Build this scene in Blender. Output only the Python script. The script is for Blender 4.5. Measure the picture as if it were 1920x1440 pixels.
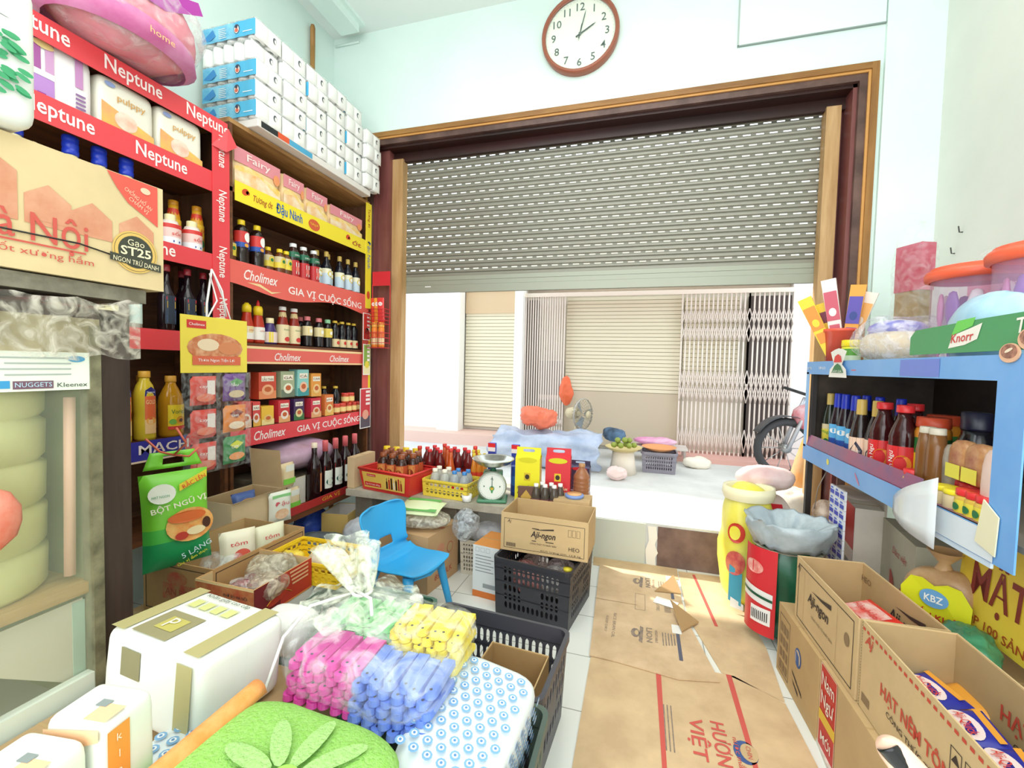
import bpy, math, random
from mathutils import Matrix, Vector, noise
for o in list(bpy.data.objects): bpy.data.objects.remove(o, do_unlink=True)
SC = bpy.context.scene
COL = SC.collection
PI = math.pi
rnd = random.Random(7)

# ------------------------------------------------------------ camera
CR = Vector((0.95917924, 0.28180941, 0.02363567)); CU = Vector((-0.03476627, 0.03456177, 0.99879767)); CF = Vector((-0.28065369, 0.95884772, -0.04294839))
cam = bpy.data.objects.new('camera', bpy.data.cameras.new('camera')); COL.objects.link(cam)
mw = Matrix.Identity(4)
for i in range(3):
    mw[i][0], mw[i][1], mw[i][2] = CR[i], CU[i], -CF[i]
mw[0][3], mw[1][3], mw[2][3] = 0, 0, 1.2
cam.matrix_world = mw
cam.data.sensor_width = 36; cam.data.lens = 826 / 1920 * 36; cam.data.clip_start = 0.02
SC.camera = cam
# ------------------------------------------------------------ world, sun, lights, exposure
w = bpy.data.worlds.new('sky'); SC.world = w; w.use_nodes = True
bg = w.node_tree.nodes['Background']; bg.inputs[0].default_value = (0.86, 0.94, 1.0, 1); bg.inputs[1].default_value = 1.8
def light(name, kind, loc, energy, color=(1, 1, 1), size=1, sizey=None, direction=None):
    l = bpy.data.lights.new(name, kind); l.energy = energy; l.color = color
    if kind == 'AREA':
        l.size = size
        if sizey: l.shape = 'RECTANGLE'; l.size_y = sizey
    if kind == 'SUN': l.angle = math.radians(1.5)
    o = bpy.data.objects.new(name, l); COL.objects.link(o); o.location = loc
    if direction: o.rotation_euler = Vector(direction).to_track_quat('-Z', 'Y').to_euler()
    return o
light('sun', 'SUN', (0, 6, 6), 4.5, (1, 0.96, 0.9), direction=(0.62, -0.33, -0.68))
light('ceiling_lamp', 'AREA', (-0.3, 0.9, 3.55), 34, (1, 0.99, 0.95), 2.2, 2.2, (0, 0, -1))
light('rear_fill', 'AREA', (-0.1, -1.35, 1.9), 44, (1, 0.985, 0.95), 3.2, 2.4, (0, 1, -0.12))  # added fill panel behind the camera, stands for no lamp of the shop
SC.view_settings.view_transform = 'Standard'
SC.view_settings.look = 'None'
SC.view_settings.gamma = 1
SC.view_settings.use_curve_mapping = False
SC.view_settings.exposure = 0.25

# ------------------------------------------------------------ materials
def lin(h):
    h = h.lstrip('#'); c = [int(h[i:i+2], 16) / 255 for i in (0, 2, 4)]
    return tuple(x / 12.92 if x <= .04045 else ((x + .055) / 1.055) ** 2.4 for x in c) + (1,)
MC = {}
def M(h, rough=0.55, kind='plain', h2=None, scale=8, alpha=None, metal=0, bump=0):
    k = (h, rough, kind, h2, scale, alpha, metal, bump)
    if k in MC: return MC[k]
    m = bpy.data.materials.new(kind + '_' + h.strip('#')); m.use_nodes = True; nt = m.node_tree; N = nt.nodes; L = nt.links
    b = N['Principled BSDF']; b.inputs['Base Color'].default_value = lin(h); b.inputs['Roughness'].default_value = rough
    b.inputs['Metallic'].default_value = metal
    if kind != 'plain' and kind != 'film' and kind != 'brick':
        tc = N.new('ShaderNodeTexCoord'); mp = N.new('ShaderNodeMapping'); L.new(tc.outputs['Object'], mp.inputs[0])
        no = N.new('ShaderNodeTexNoise'); no.inputs['Scale'].default_value = scale; no.inputs['Detail'].default_value = 5; no.inputs['Roughness'].default_value = .6
        if kind == 'woody': mp.inputs['Scale'].default_value = (1, .12, 1) 
        if kind == 'woodz': mp.inputs['Scale'].default_value = (1, 1, .1)
        if kind == 'woodx': mp.inputs['Scale'].default_value = (.12, 1, 1)
        L.new(mp.outputs[0], no.inputs[0])
        rp = N.new('ShaderNodeValToRGB'); rp.color_ramp.elements[0].position = .35; rp.color_ramp.elements[1].position = .68
        rp.color_ramp.elements[0].color = lin(h2 or h); rp.color_ramp.elements[1].color = lin(h)
        L.new(no.outputs[0], rp.inputs[0]); L.new(rp.outputs[0], b.inputs['Base Color'])
        if bump:
            bp = N.new('ShaderNodeBump'); bp.inputs['Strength'].default_value = bump; bp.inputs['Distance'].default_value = .01
            L.new(no.outputs[0], bp.inputs['Height']); L.new(bp.outputs[0], b.inputs['Normal'])
    if alpha is not None:
        tr = N.new('ShaderNodeBsdfTransparent'); tr.inputs[0].default_value = lin(h2) if h2 and kind == 'film' else (1, 1, 1, 1)
        mx = N.new('ShaderNodeMixShader')
        L.new(tr.outputs[0], mx.inputs[1]); L.new(b.outputs[0], mx.inputs[2]); L.new(mx.outputs[0], N['Material Output'].inputs[0])
        if kind == 'film':
            tc = N.new('ShaderNodeTexCoord'); no = N.new('ShaderNodeTexNoise'); no.inputs['Scale'].default_value = scale; no.inputs['Detail'].default_value = 3
            no.inputs['Distortion'].default_value = 1.5
            L.new(tc.outputs['Object'], no.inputs[0])
            rp = N.new('ShaderNodeMapRange'); rp.inputs[1].default_value = .4; rp.inputs[2].default_value = .72; rp.inputs[3].default_value = alpha * .35; rp.inputs[4].default_value = min(1, alpha * 2.6)
            L.new(no.outputs[0], rp.inputs[0]); L.new(rp.outputs[0], mx.inputs[0])
            bp = N.new('ShaderNodeBump'); bp.inputs['Strength'].default_value = .6; bp.inputs['Distance'].default_value = .01
            L.new(no.outputs[0], bp.inputs['Height']); L.new(bp.outputs[0], b.inputs['Normal'])
        else: mx.inputs[0].default_value = alpha
    MC[k] = m; return m
def film(a=.16, h='#f4faf6', sc=14): return M(h, .12, 'film', None, sc, a)
def card(h='#d3b586'):
    h = '#%02x%02x%02x' % tuple(int(int(h[i:i+2], 16)*.78+t*.22) for i, t in ((1, 0xe0), (3, 0xcc), (5, 0xa6)))
    return M(h, .85, 'card', '#%02x%02x%02x' % tuple(int(int(h[i:i+2], 16) * .94) for i in (1, 3, 5)), 5)
WHITE = M('#f6f6f2', .5); BLACK = M('#15151a', .35); DKINK = M('#3b2f2a', .7); RED = M('#e0262c', .4); GOLD = M('#e9b93a', .35)
WOOD = M('#b58a55', .6, 'woody', '#8a6236', 30); WOODD = M('#7b4a26', .55, 'woody', '#54301a', 26); DKWOOD = M('#4b2320', .35, 'woodx', '#33150f', 12)

# ------------------------------------------------------------ mesh building
class MB:
    def __init__(s): s.v = []; s.f = []; s.m = []; s.s = []; s.mats = []
    def mi(s, mat):
        if mat not in s.mats: s.mats.append(mat)
        return s.mats.index(mat)
    def add(s, vs, fs, mat, X=None, smooth=False):
        b = len(s.v)
        s.v += [tuple(X @ Vector(p)) if X is not None else tuple(p) for p in vs]
        many = isinstance(mat, (list, tuple))
        for i, f in enumerate(fs):
            s.f.append([b + j for j in f]); s.m.append(s.mi(mat[i] if many else mat)); s.s.append(smooth)
        return s
    def box(s, x0, x1, y0, y1, z0, z1, mat, X=None):
        v = [(x0, y0, z0), (x1, y0, z0), (x1, y1, z0), (x0, y1, z0), (x0, y0, z1), (x1, y0, z1), (x1, y1, z1), (x0, y1, z1)]
        return s.add(v, [(3, 2, 1, 0), (4, 5, 6, 7), (0, 1, 5, 4), (1, 2, 6, 5), (2, 3, 7, 6), (3, 0, 4, 7)], mat, X)
    def lathe(s, prof, mat, n=14, X=None, cap=True, sx=1, sy=1, smooth=True):
        v = []; f = []; mm = []
        many = isinstance(mat, (list, tuple))
        for r, z in prof:
            for i in range(n): a = 2 * PI * i / n; v.append((r * sx * math.cos(a), r * sy * math.sin(a), z))
        for k in range(len(prof) - 1):
            for i in range(n):
                j = (i + 1) % n; f.append((k*n+i, k*n+j, (k+1)*n+j, (k+1)*n+i)); mm.append(mat[min(k, len(mat)-1)] if many else mat)
        if cap:
            if prof[0][0] > 1e-5: f.append(tuple(range(n))[::-1]); mm.append(mm[0])
            if prof[-1][0] > 1e-5: f.append(tuple((len(prof)-1)*n + i for i in range(n))); mm.append(mm[-1] if mm else mat)
        return s.add(v, f, mm, X, smooth)
    def tube(s, pts, r, mat, n=6, X=None, closed=False):
        pts = [Vector(p) for p in pts]; v = []; f = []
        K = len(pts)
        for k, p in enumerate(pts):
            a = pts[(k-1) % K] if (k > 0 or closed) else p; b = pts[(k+1) % K] if (k < K-1 or closed) else p
            t = (b - a).normalized(); u = t.cross(Vector((0, 0, 1)))
            if u.length < .05: u = t.cross(Vector((1, 0, 0)))
            u.normalize(); q = t.cross(u); rr = r[k] if isinstance(r, (list, tuple)) else r
            for i in range(n): c = 2*PI*i/n; v.append(p + (u*math.cos(c) + q*math.sin(c))*rr)
        for k in range(K if closed else K-1):
            for i in range(n): j = (i+1) % n; k2 = (k+1) % K; f.append((k*n+i, k*n+j, k2*n+j, k2*n+i))
        if not closed: f += [tuple(range(n))[::-1], tuple((K-1)*n+i for i in range(n))]
        return s.add(v, f, mat, X, True)
    def grid(s, fn, nu, nv, mat, X=None, smooth=True, skip=None):
        v = [fn(i/nu, j/nv) for j in range(nv+1) for i in range(nu+1)]; f = []; mm = []
        for j in range(nv):
            for i in range(nu):
                if skip and skip(i, j): continue
                f.append((j*(nu+1)+i, j*(nu+1)+i+1, (j+1)*(nu+1)+i+1, (j+1)*(nu+1)+i)); mm.append(mat((i+.5)/nu, (j+.5)/nv) if callable(mat) else mat)
        return s.add(v, f, mm, X, smooth)
    # flat drawing on a mapped surface: m(u, v, lift) -> point
    def rect(s, m, u0, v0, u1, v1, mat, o=.0008, n=1):
        v = []; f = []
        for i in range(n+1): u = u0 + (u1-u0)*i/n; v += [m(u, v0, o), m(u, v1, o)]
        for i in range(n): f.append((2*i, 2*i+2, 2*i+3, 2*i+1))
        return s.add(v, f, mat)
    def frame(s, m, u0, v0, u1, v1, t, mat, o=.0008):
        s.rect(m, u0, v0, u1, v0+t, mat, o); s.rect(m, u0, v1-t, u1, v1, mat, o); s.rect(m, u0, v0, u0+t, v1, mat, o); return s.rect(m, u1-t, v0, u1, v1, mat, o)
    def poly(s, m, pts, mat, o=.0008): return s.add([m(a, b, o) for a, b in pts], [tuple(range(len(pts)))], mat)
    def ell(s, m, cu, cv, ru, rv, mat, o=.0012, n=18, rot=0):
        c, d = math.cos(rot), math.sin(rot)
        return s.poly(m, [(cu + ru*math.cos(t)*c - rv*math.sin(t)*d, cv + ru*math.cos(t)*d + rv*math.sin(t)*c) for t in [2*PI*i/n for i in range(n)]], mat, o)
    def txt(s, m, st, cu, cv, size, mat, wd=None, o=.0016, rot=0, slant=0, bold=0):
        vs, fs, bb = glyphs(st, bold)
        if not vs: return s
        k = size; kx = (wd / max(bb[1]-bb[0], 1e-4)) if wd else k
        mx, my = (bb[0]+bb[1])/2, (bb[2]+bb[3])/2; c, d = math.cos(rot), math.sin(rot); out = []
        for x, y in vs:
            a, b = (x-mx)*kx, (y-my)*k; a += b*slant
            out.append(m(cu + a*c - b*d, cv + a*d + b*c, o))
        return s.add(out, fs, mat)
    def build(s, name, parent=None, loc=None, rot=None, mods=None):
        me = bpy.data.meshes.new(name); me.from_pydata([tuple(p) for p in s.v], [], s.f)
        for q in s.mats: me.materials.append(q)
        me.polygons.foreach_set('material_index', s.m); me.polygons.foreach_set('use_smooth', s.s); me.update()
        o = bpy.data.objects.new(name, me); COL.objects.link(o)
        if parent: o.parent = parent
        if loc: o.location = loc
        if rot: o.rotation_euler = rot if not isinstance(rot, (int, float)) else (0, 0, rot)
        return o
GC = {}
def glyphs(st, bold=0):
    if (st, bold) in GC: return GC[(st, bold)]
    cu = bpy.data.curves.new('t', 'FONT'); cu.body = st; cu.size = 1; cu.resolution_u = 2; cu.fill_mode = 'BOTH'; cu.offset = bold
    ob = bpy.data.objects.new('t', cu); me = ob.to_mesh()
    vs = [(v.co.x, v.co.y) for v in me.vertices]; fs = [tuple(p.vertices) for p in me.polygons]
    ob.to_mesh_clear(); bpy.data.objects.remove(ob); bpy.data.curves.remove(cu)
    bb = (min(v[0] for v in vs), max(v[0] for v in vs), min(v[1] for v in vs), max(v[1] for v in vs)) if vs else None
    GC[(st, bold)] = (vs, fs, bb); return GC[(st, bold)]
def solid(o, t, off=-1):
    md = o.modifiers.new('thick', 'SOLIDIFY'); md.thickness = t; md.offset = off; return o
def sub(o, n=1):
    md = o.modifiers.new('sub', 'SUBSURF'); md.levels = n; md.render_levels = n; return o
def bev(o, wd=.004, seg=2):
    md = o.modifiers.new('bev', 'BEVEL'); md.width = wd; md.segments = seg; md.limit_method = 'ANGLE'; return o
def tag(o, label, cat, group=None, kind=None):
    o['label'] = label; o['category'] = cat
    if group: o['group'] = group
    if kind: o['kind'] = kind
    return o
def thing(name, label, cat, loc=(0, 0, 0), rz=0, group=None):
    o = bpy.data.objects.new(name, None); COL.objects.link(o); o.empty_display_size = .05
    o.location = loc; o.rotation_euler = (0, 0, rz) if isinstance(rz, (int, float)) else rz
    return tag(o, label, cat, group)
def struct(o): o['kind'] = 'structure'; return o
def dup(root, loc=None, rz=None, label=None, group=None):
    r = root.copy(); COL.objects.link(r)
    if loc is not None: r.location = loc
    if rz is not None: r.rotation_euler = (0, 0, rz) if isinstance(rz, (int, float)) else rz
    if label: r['label'] = label
    if group: r['group'] = group
    for ch in [c for c in KIDS.get(root.name, root.children)]:
        c = ch.copy(); COL.objects.link(c); c.parent = r
        for g in ch.children: d = g.copy(); COL.objects.link(d); d.parent = c
    return r
KIDS = {}
class Proto:
    """first use places the source itself, later uses place copies of it and its parts"""
    def __init__(s, mk): s.mk = mk; s.o = None
    def put(s, loc, rz, label, cat=None, group=None):
        loc = (loc[0], loc[1], loc[2]+.0015)
        if s.o is None:
            s.o = s.mk(); s.o.location = loc; s.o.rotation_euler = (0, 0, rz) if isinstance(rz, (int, float)) else rz; r = s.o
            r['label'] = label
            if group: r['group'] = group
        else: r = dup(s.o, loc, rz, label, group)
        if cat: r['category'] = cat
        return r
def at(px, py, ax, v):
    """a point of a measured plane of the room, from its place in the photograph"""
    d = CF + CR*((px-960)/826) - CU*((py-720)/826); i = 'xyz'.index(ax); C = Vector((0, 0, 1.2)); t = (v - C[i])/d[i]
    return C + d*t
def cyl(r, sy=1): return lambda u, v, o: ((r+o)*math.sin(u/r), -(r+o)*sy*math.cos(u/r), v)
def front(d): return lambda u, v, o: (u, -d/2-o, v)
def rightf(wd): return lambda u, v, o: (wd/2+o, u, v)
def leftf(wd): return lambda u, v, o: (-wd/2-o, -u, v)
def topf(h): return lambda u, v, o: (u, v, h+o)
def backin(d, t=.004): return lambda u, v, o: (u, d/2-t-o, v)
def rbox(mb, wd, d, h, mat, e=.004, X=None, p=5, nu=16, nv=8, amp=0, seed=0, crum=0):
    """a soft box standing on z=0 (superellipsoid), for packs and bags"""
    def sp(c, q): return math.copysign(abs(c)**q, c)
    def fn(a, b):
        th = (a-.0)*2*PI; ph = (b-.5)*PI*.999
        x = wd/2*sp(math.cos(th), 2/p)*sp(math.cos(ph), 2/p); y = d/2*sp(math.sin(th), 2/p)*sp(math.cos(ph), 2/p); z = h/2 + h/2*sp(math.sin(ph), 2/p)
        if amp:
            q = Vector((x*9+seed, y*9, z*9)); nn = noise.noise(q)*amp
            if crum: w_ = Vector((x*26+seed, y*26, z*26)); nn += (.5-abs(noise.noise(w_)))*amp*.7+(.4-abs(noise.noise(w_*2.3)))*amp*.35
            L = Vector((x, y, z-h/2)); L.normalize(); x += L.x*nn; y += L.y*nn; z += L.z*nn
        return (x, y, z)
    b0 = len(mb.v); mb.grid(fn, nu, nv, mat, X)
    for j, rev in ((0, 1), (nv, 0)):
        ring = [mb.v[b0+j*(nu+1)+i] for i in range(nu)]; mb.add(ring, [tuple(range(nu))[::-1] if rev else tuple(range(nu))], mat((.5), 1-rev) if callable(mat) else mat, None, True)
    return mb
def pillow(mb, wd, h, t, mat, X=None, n=8, crimp=.06):
    """a flat packet standing upright: width u, height v, both faces"""
    for sgn in (1, -1):
        def fn(a, b):
            e = max(0, (1-(2*a-1)**4))*max(0, (1-(2*b-1)**4)); e = e**.6
            return ((a-.5)*wd*(1-.05*math.sin(b*PI)), -sgn*t/2*e, b*h)
        mb.grid(fn, n, n, mat, X)
    return mb
# ============================================================ the room
WALLM = M('#e4f4ee', .7, 'wall', '#dbeee7', 1.5); WALLR = M('#e9ece2', .7, 'wall', '#dfe3da', 1.2)
def tile_mat():
    m = M('#f3f5f0', .18, 'brick'); nt = m.node_tree; N = nt.nodes; L = nt.links
    tc = N.new('ShaderNodeTexCoord'); br = N.new('ShaderNodeTexBrick'); br.offset = 0; br.inputs['Scale'].default_value = 1
    br.inputs['Brick Width'].default_value = .3; br.inputs['Row Height'].default_value = .3; br.inputs['Mortar Size'].default_value = .0025
    br.inputs['Color1'].default_value = lin('#eef0ea'); br.inputs['Color2'].default_value = lin('#e8ebe4'); br.inputs['Mortar'].default_value = lin('#a9aca4')
    L.new(tc.outputs['Object'], br.inputs[0]); L.new(br.outputs[0], N['Principled BSDF'].inputs['Base Color']); return m
mb = MB().box(-2.35, 1.48, -1.6, 2.95, -.1, 0, tile_mat()); struct(mb.build('floor'))
mb = MB().box(-2.45, -2.35, -1.6, 3.2, -.1, 3.76, WALLM); struct(mb.build('wall_left'))
mb = MB().box(1.48, 1.58, -1.6, 3.2, -.1, 3.76, WALLR); struct(mb.build('wall_right'))
FX0, FX1, FZ = -2.085, 1.19, 2.905
mb = MB().box(-2.35, FX0, 2.95, 3.2, 0, 3.66, WALLM).box(FX1, 1.48, 2.95, 3.2, 0, 3.66, WALLM).box(FX0, FX1, 2.95, 3.2, FZ, 3.66, WALLM)
mb.box(1.215, 1.48, 2.93, 2.95, 0, 3.66, WALLM)                     # the pier beside the frame
mb.tube([(-2.33, 2.94, 3.6), (-2.12, 2.94, 3.6)], .008, WALLM)
struct(mb.build('wall_back'))
mb = MB().box(-2.35, 1.48, -1.6, 2.95, 3.66, 3.76, M('#eef5f1', .7)); struct(mb.build('ceiling'))
mb = MB().box(-2.2, -2.05, .4, 2.84, 3.585, 3.66, WALLM).box(-2.23, -2.02, .4, 2.87, 3.64, 3.66, WALLM); struct(mb.build('trim_1'))
mb = MB().box(.485, 1.21, 2.938, 2.95, 3.115, 3.655, M('#e2f3ee', .6)); mb.box(.478, 1.214, 2.936, 2.95, 3.109, 3.115, M('#8f9d98', .6)); mb.box(.478, .484, 2.936, 2.95, 3.11, 3.655, M('#b3c0ba', .6)); struct(mb.build('trim_2'))
# door frame: ochre casing, grey brown band, maroon lining
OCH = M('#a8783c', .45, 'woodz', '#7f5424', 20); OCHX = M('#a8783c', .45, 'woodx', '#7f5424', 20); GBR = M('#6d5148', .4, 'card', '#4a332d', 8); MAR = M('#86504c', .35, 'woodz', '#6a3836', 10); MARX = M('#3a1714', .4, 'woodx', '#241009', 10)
mb = MB()
for y0, x, wdt, ma, mx_ in ((2.925, 0, .034, OCH, OCHX), (2.935, .034, .012, M('#d29a55', .4), M('#d29a55', .4)), (2.945, .046, .038, GBR, GBR)):
    mb.box(FX0+x, FX0+x+wdt, y0, 2.97, 0, FZ-x, ma); mb.box(FX1-x-wdt, FX1-x, y0, 2.97, 0, FZ-x, ma); mb.box(FX0+x+wdt, FX1-x-wdt, y0, 2.97, FZ-x-wdt, FZ-x, mx_)
struct(mb.build('trim_3'))
A0, A1 = FX0+.084, FX1-.084
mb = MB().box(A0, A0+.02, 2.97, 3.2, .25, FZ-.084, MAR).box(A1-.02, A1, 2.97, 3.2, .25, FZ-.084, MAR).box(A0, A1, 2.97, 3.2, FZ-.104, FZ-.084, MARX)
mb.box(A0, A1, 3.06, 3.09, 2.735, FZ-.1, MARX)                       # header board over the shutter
mb.box(A0+.02, -1.885, 3.0, 3.15, .25, FZ-.1, MAR).box(1.07, A1-.02, 3.1, 3.15, .25, FZ-.1, MAR)
struct(mb.build('door_1'))
# roller shutter, half open
d2 = thing('door_2', 'half-lowered grey roller shutter with rows of slots filling the top of the shop doorway', 'shutter'); d2['kind'] = 'structure'
GR = M('#8f8d80', .38, metal=.25); GR2 = M('#7d7c71', .4, metal=.25)
SX0, SX1, SY = -1.87, 1.07, 3.12
mb = MB(); z0, z1, nrow = 1.86, 2.93, 17; pz = (z1-z0)/nrow
for r in range(nrow):
    za = z0 + r*pz; prof = [(0, 0), (-.007, .008), (-.009, .02), (-.006, .027), (0, .030), (-.007, .036), (-.009, .046), (-.005, .053), (0, .055)]
    for k in range(len(prof)-1):
        mb.add([(SX0, SY+prof[k][0], za+prof[k][1]*pz/.0627), (SX1, SY+prof[k][0], za+prof[k][1]*pz/.0627), (SX1, SY+prof[k+1][0], za+prof[k+1][1]*pz/.0627), (SX0, SY+prof[k+1][0], za+prof[k+1][1]*pz/.0627)], [(0, 1, 2, 3)], GR if k != 3 and k != 7 else GR2)
    zs, ze = za + .055*pz/.0627, za + pz                            # the band with the slots: only its bridges
    x = SX0 - (.0375 if r % 2 else 0)
    while x < SX1:
        a, b = max(SX0, x), min(SX1, x+.031)
        if b > a: mb.add([(a, SY, zs), (b, SY, zs), (b, SY, ze), (a, SY, ze)], [(0, 1, 2, 3)], GR2)
        x += .075
solid(mb.build('slat_curtain', d2), .001)
mb = MB(); zz = 1.742
for h, dy in ((.058, -.012), (.034, -.006), (.034, -.006)):
    mb.box(SX0, SX1, SY+dy, SY+.004, zz+.002, zz+h, M('#9b9e8e', .35, metal=.2)).box(SX0, SX1, SY-.001, SY+.003, zz, zz+.002, GR2); zz += h
mb.rect(lambda u, v, o: (u, SY-.012-o, v), -1.63, 1.785, -1.58, 1.792, WHITE)
mb.build('bottom_rail', d2)
TAN = M('#cda878', .5, 'woodz', '#ac8452', 18)
mb = MB().box(-1.885, -1.795, 3.04, 3.11, .25, 2.75, TAN); mb.build('guide_rail', d2)
mb = MB().box(.985, 1.06, 3.04, 3.11, .25, 2.75, TAN); mb.build('guide_rail', d2)
# threshold and street
mb = MB().box(-2.0, 1.19, 2.79, 5.4, -.1, .255, M('#dfe0dc', .8, 'card', '#cfd0cc', 4)); struct(mb.build('trim_4'))
rz_ = lambda u, v, o: (u, 2.79-o, v)
mb = MB().box(.13, 1.19, 2.782, 2.79, 0, .24, M('#7f675e', .6, 'card', '#665049', 9)); mb.box(-.36, .06, 2.782, 2.79, 0, .25, M('#cdd2c6', .4))
mb.poly(rz_, [(.07, 0), (.125, 0), (.12, .05), (.135, .08), (.115, .13), (.13, .17), (.12, .24), (.07, .24), (.08, .15), (.06, .09)], M('#eeeae0', .7), .01); struct(mb.build('trim_5'))
mb = MB().box(-7, 6, 3.2, 5.6, -.1, .25, M('#d9dbdc', .85, 'card', '#c9ccd0', 3)); mb.box(-7, -1.3, 4.75, 5.3, .25, .38, M('#e2c0b4', .7)); mb.box(.3, 2.2, 4.78, 5.3, .25, .30, M('#e2b0a4', .7)); struct(mb.build('ground'))

# ============================================================ houses across the alley
H = thing('building', 'pale house front across the alley with closed shutters, pillars and folding gates', 'building', (0, 5.1, 0))
CRM = M('#f3ecdc', .7); WH = M('#fbfaf6', .6); SLAT = M('#ece2c8', .5); SLAT2 = M('#b9b095', .6)
def bx(name, *a):
    m = MB()
    for q in a: m.box(*q)
    return m.build(name, H)
bx('wall', (-5, -2.15, .0, .3, .38, 3.6, WH), (1.45, 4.5, .0, .3, .25, 3.6, WH), (-2.15, 1.45, .12, .3, .25, 3.6, CRM), (-2.15, 1.5, .02, .12, 2.1, 3.6, CRM))
bx('pillar', (-2.42, -2.13, -.14, .02, .38, 3.4, WH)); bx('pillar', (-1.44, -1.34, -.14, .12, .25, 2.12, WH))
bx('lintel', (-2.13, -1.44, .04, .1, 1.83, 2.2, M('#d9bd9a', .7)))
bx('wall_recess', (-4.2, -3.0, -.02, .0, .45, 2.4, M('#f6f1e6', .6)))
def rsh(name, x0, x1, z0, z1, n, y=.06):
    m = MB(); hh = (z1-z0)/n
    for i in range(n): m.box(x0, x1, y, y+.02, z0+i*hh+.006, z0+(i+1)*hh, SLAT).box(x0, x1, y+.012, y+.03, z0+i*hh, z0+i*hh+.006, SLAT2)
    return m.build(name, H)
rsh('narrow_roller_shutter', -2.13, -1.44, .42, 1.83, 34); rsh('wide_roller_shutter', -.86, .42, .92, 2.0, 26); bx('shutter_panel', (-.86, .42, .055, .08, .3, .92, M('#cfc0a8', .6)))
bx('gate_rail', (-1.34, 1.45, -.05, .0, 2.0, 2.045, M('#efe3d3', .6)))
bx('red_awning_edge', (-1.2, 1.42, -.35, -.25, 2.06, 2.14, M('#d0544e', .6)))
GT = M('#f1e4da', .5); DG = M('#6b605c', .6)
def lattice(name, x0, x1, z0, z1, n, bands, dark=None, y=-.02):
    m = MB(); p = (x1-x0)/n
    for i in range(n+1): m.box(x0+i*p-.007, x0+i*p+.007, y-.008, y+.008, z0, z1, GT)
    for za, zb in bands:
        for i in range(n):
            a, b = x0+i*p, x0+(i+1)*p
            for (q, r_) in (((a, za), (b, zb)), ((b, za), (a, zb))): m.tube([(q[0], y-.012, q[1]), (r_[0], y-.012, r_[1])], .005, GT, 4)
    o = m.build(name, H)
    if dark: bx('gate_backing', dark)
    return o
lattice('folding_gate', .40, 1.05, .3, 2.0, 15, ((.34, .58), (.86, 1.06), (1.0, 1.2), (1.5, 1.68), (1.68, 1.84)))
lattice('folding_gate', 1.05, 1.45, .3, 2.0, 9, ((.34, .58), (.86, 1.06), (1.0, 1.2), (1.5, 1.68), (1.68, 1.84)), (1.06, 1.45, .05, .1, .3, 1.98, DG))
lattice('folding_gate', -1.33, -.87, .3, 2.0, 16, ((.5, .6),), (-1.33, -1.2, .05, .1, .3, 1.98, DG)); rsh('gate_backing_shutter', .43, .98, .95, 1.98, 22, .07)
bx('gate_panel', (-1.17, -.88, .0, .02, .8, 1.26, M('#b8b3b0', .5)), (-1.17, -.88, -.005, .02, .8, .86, GT))

# ============================================================ street things
# tarp-covered stand
m = MB()
def tarp(x0, x1, z1, seed, wav=.02):
    def fn(a, b):
        t = b*1.7; x = x0+(x1-x0)*a
        n_ = noise.noise(Vector((x*5+seed, t*4, seed)))*wav
        if t < .7: return (x, 3.95+.35*(.7-t)/.7+n_, z1+n_*1.4)
        return (x+n_, 3.95-.06*math.sin((t-.7)*3)+n_*1.5, z1-(t-.7)*(z1-.27)+abs(n_)*.0)
    return fn
SILV = M('#c9d3e6', .35, 'card', '#9fb0cc', 6, bump=.4)
o = m.grid(tarp(-1.32, -.33, .56, 3, .05), 36, 22, SILV).box(-1.25, -.40, 4.02, 4.3, .26, .5, M('#b9c2cf', .6)).build('covered_stand'); solid(o, .003)
tag(o, 'low street stand draped in a crumpled silver-blue tarp, behind the gift boxes', 'stand')
def baggy(name, label, cat, wd, d, h, mat, loc, rz=0, amp=.03, seed=1, p=2.4, group=None, neck=0, rx=0):
    m = MB(); rbox(m, wd, d, h, mat, p=p, nu=40, nv=24, amp=amp, seed=seed, crum=1)
    o = m.build(name); o.location = loc; o.rotation_euler = (rx, 0, rz); tag(o, label, cat, group)
    if neck:
        q = MB(); q.lathe([(neck*.35, h*.93), (neck*.25, h), (neck*.5, h+neck*.6), (neck*.9, h+neck*1.3)], mat, 12, cap=False); q.build('tied_neck', o)
    return o
ORB = M('#f0795a', .4, alpha=.85)
baggy('plastic_bag', 'orange plastic bag lying on top of the silver tarp', 'bag', .34, .2, .19, M('#ee7c5c', .4), (-.93, 4.1, .61), .3, .05, 2, 2)
baggy('plastic_bag', 'orange plastic bag hanging from the gate beside the fan', 'bag', .12, .08, .28, M('#ee6f45', .4), (-.8, 4.85, .78), 0, .04, 5, 2)
# fan
t = thing('electric_fan', 'old beige electric fan standing behind the street stand', 'fan', (-.62, 4.5, .25))
FB = M('#d8cba8', .4)
MB().lathe([(.11, 0), (.12, .02), (.03, .04), (.03, .05)], FB, 20).build('base', t); MB().lathe([(.02, .04), (.02, .4)], FB, 10).build('pole', t)
X = Matrix.Translation((0, 0, .47)) @ Matrix.Rotation(math.radians(62), 4, 'Z') @ Matrix.Rotation(PI/2, 4, 'X')
MB().lathe([(0, -.12), (.05, -.11), (.062, -.06), (.05, .0), (.02, .03)], FB, 16, X).build('motor_housing', t)
m = MB()
for a in range(24):
    c, s_ = math.cos(a*PI/12), math.sin(a*PI/12)
    m.tube([(c*r_, s_*r_, z) for r_, z in ((.03, .02), (.11, .03), (.155, .06), (.16, .075), (.155, .09), (.1, .13), (.03, .14))], .0025, M('#a9a28e', .35), 4, X)
m.lathe([(.157, .068), (.163, .075), (.157, .085)], M('#b9b7b0', .3), 28, X, cap=False).lathe([(.04, .135), (.04, .145)], FB, 14, X); m.build('cage', t)
m = MB()
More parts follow.
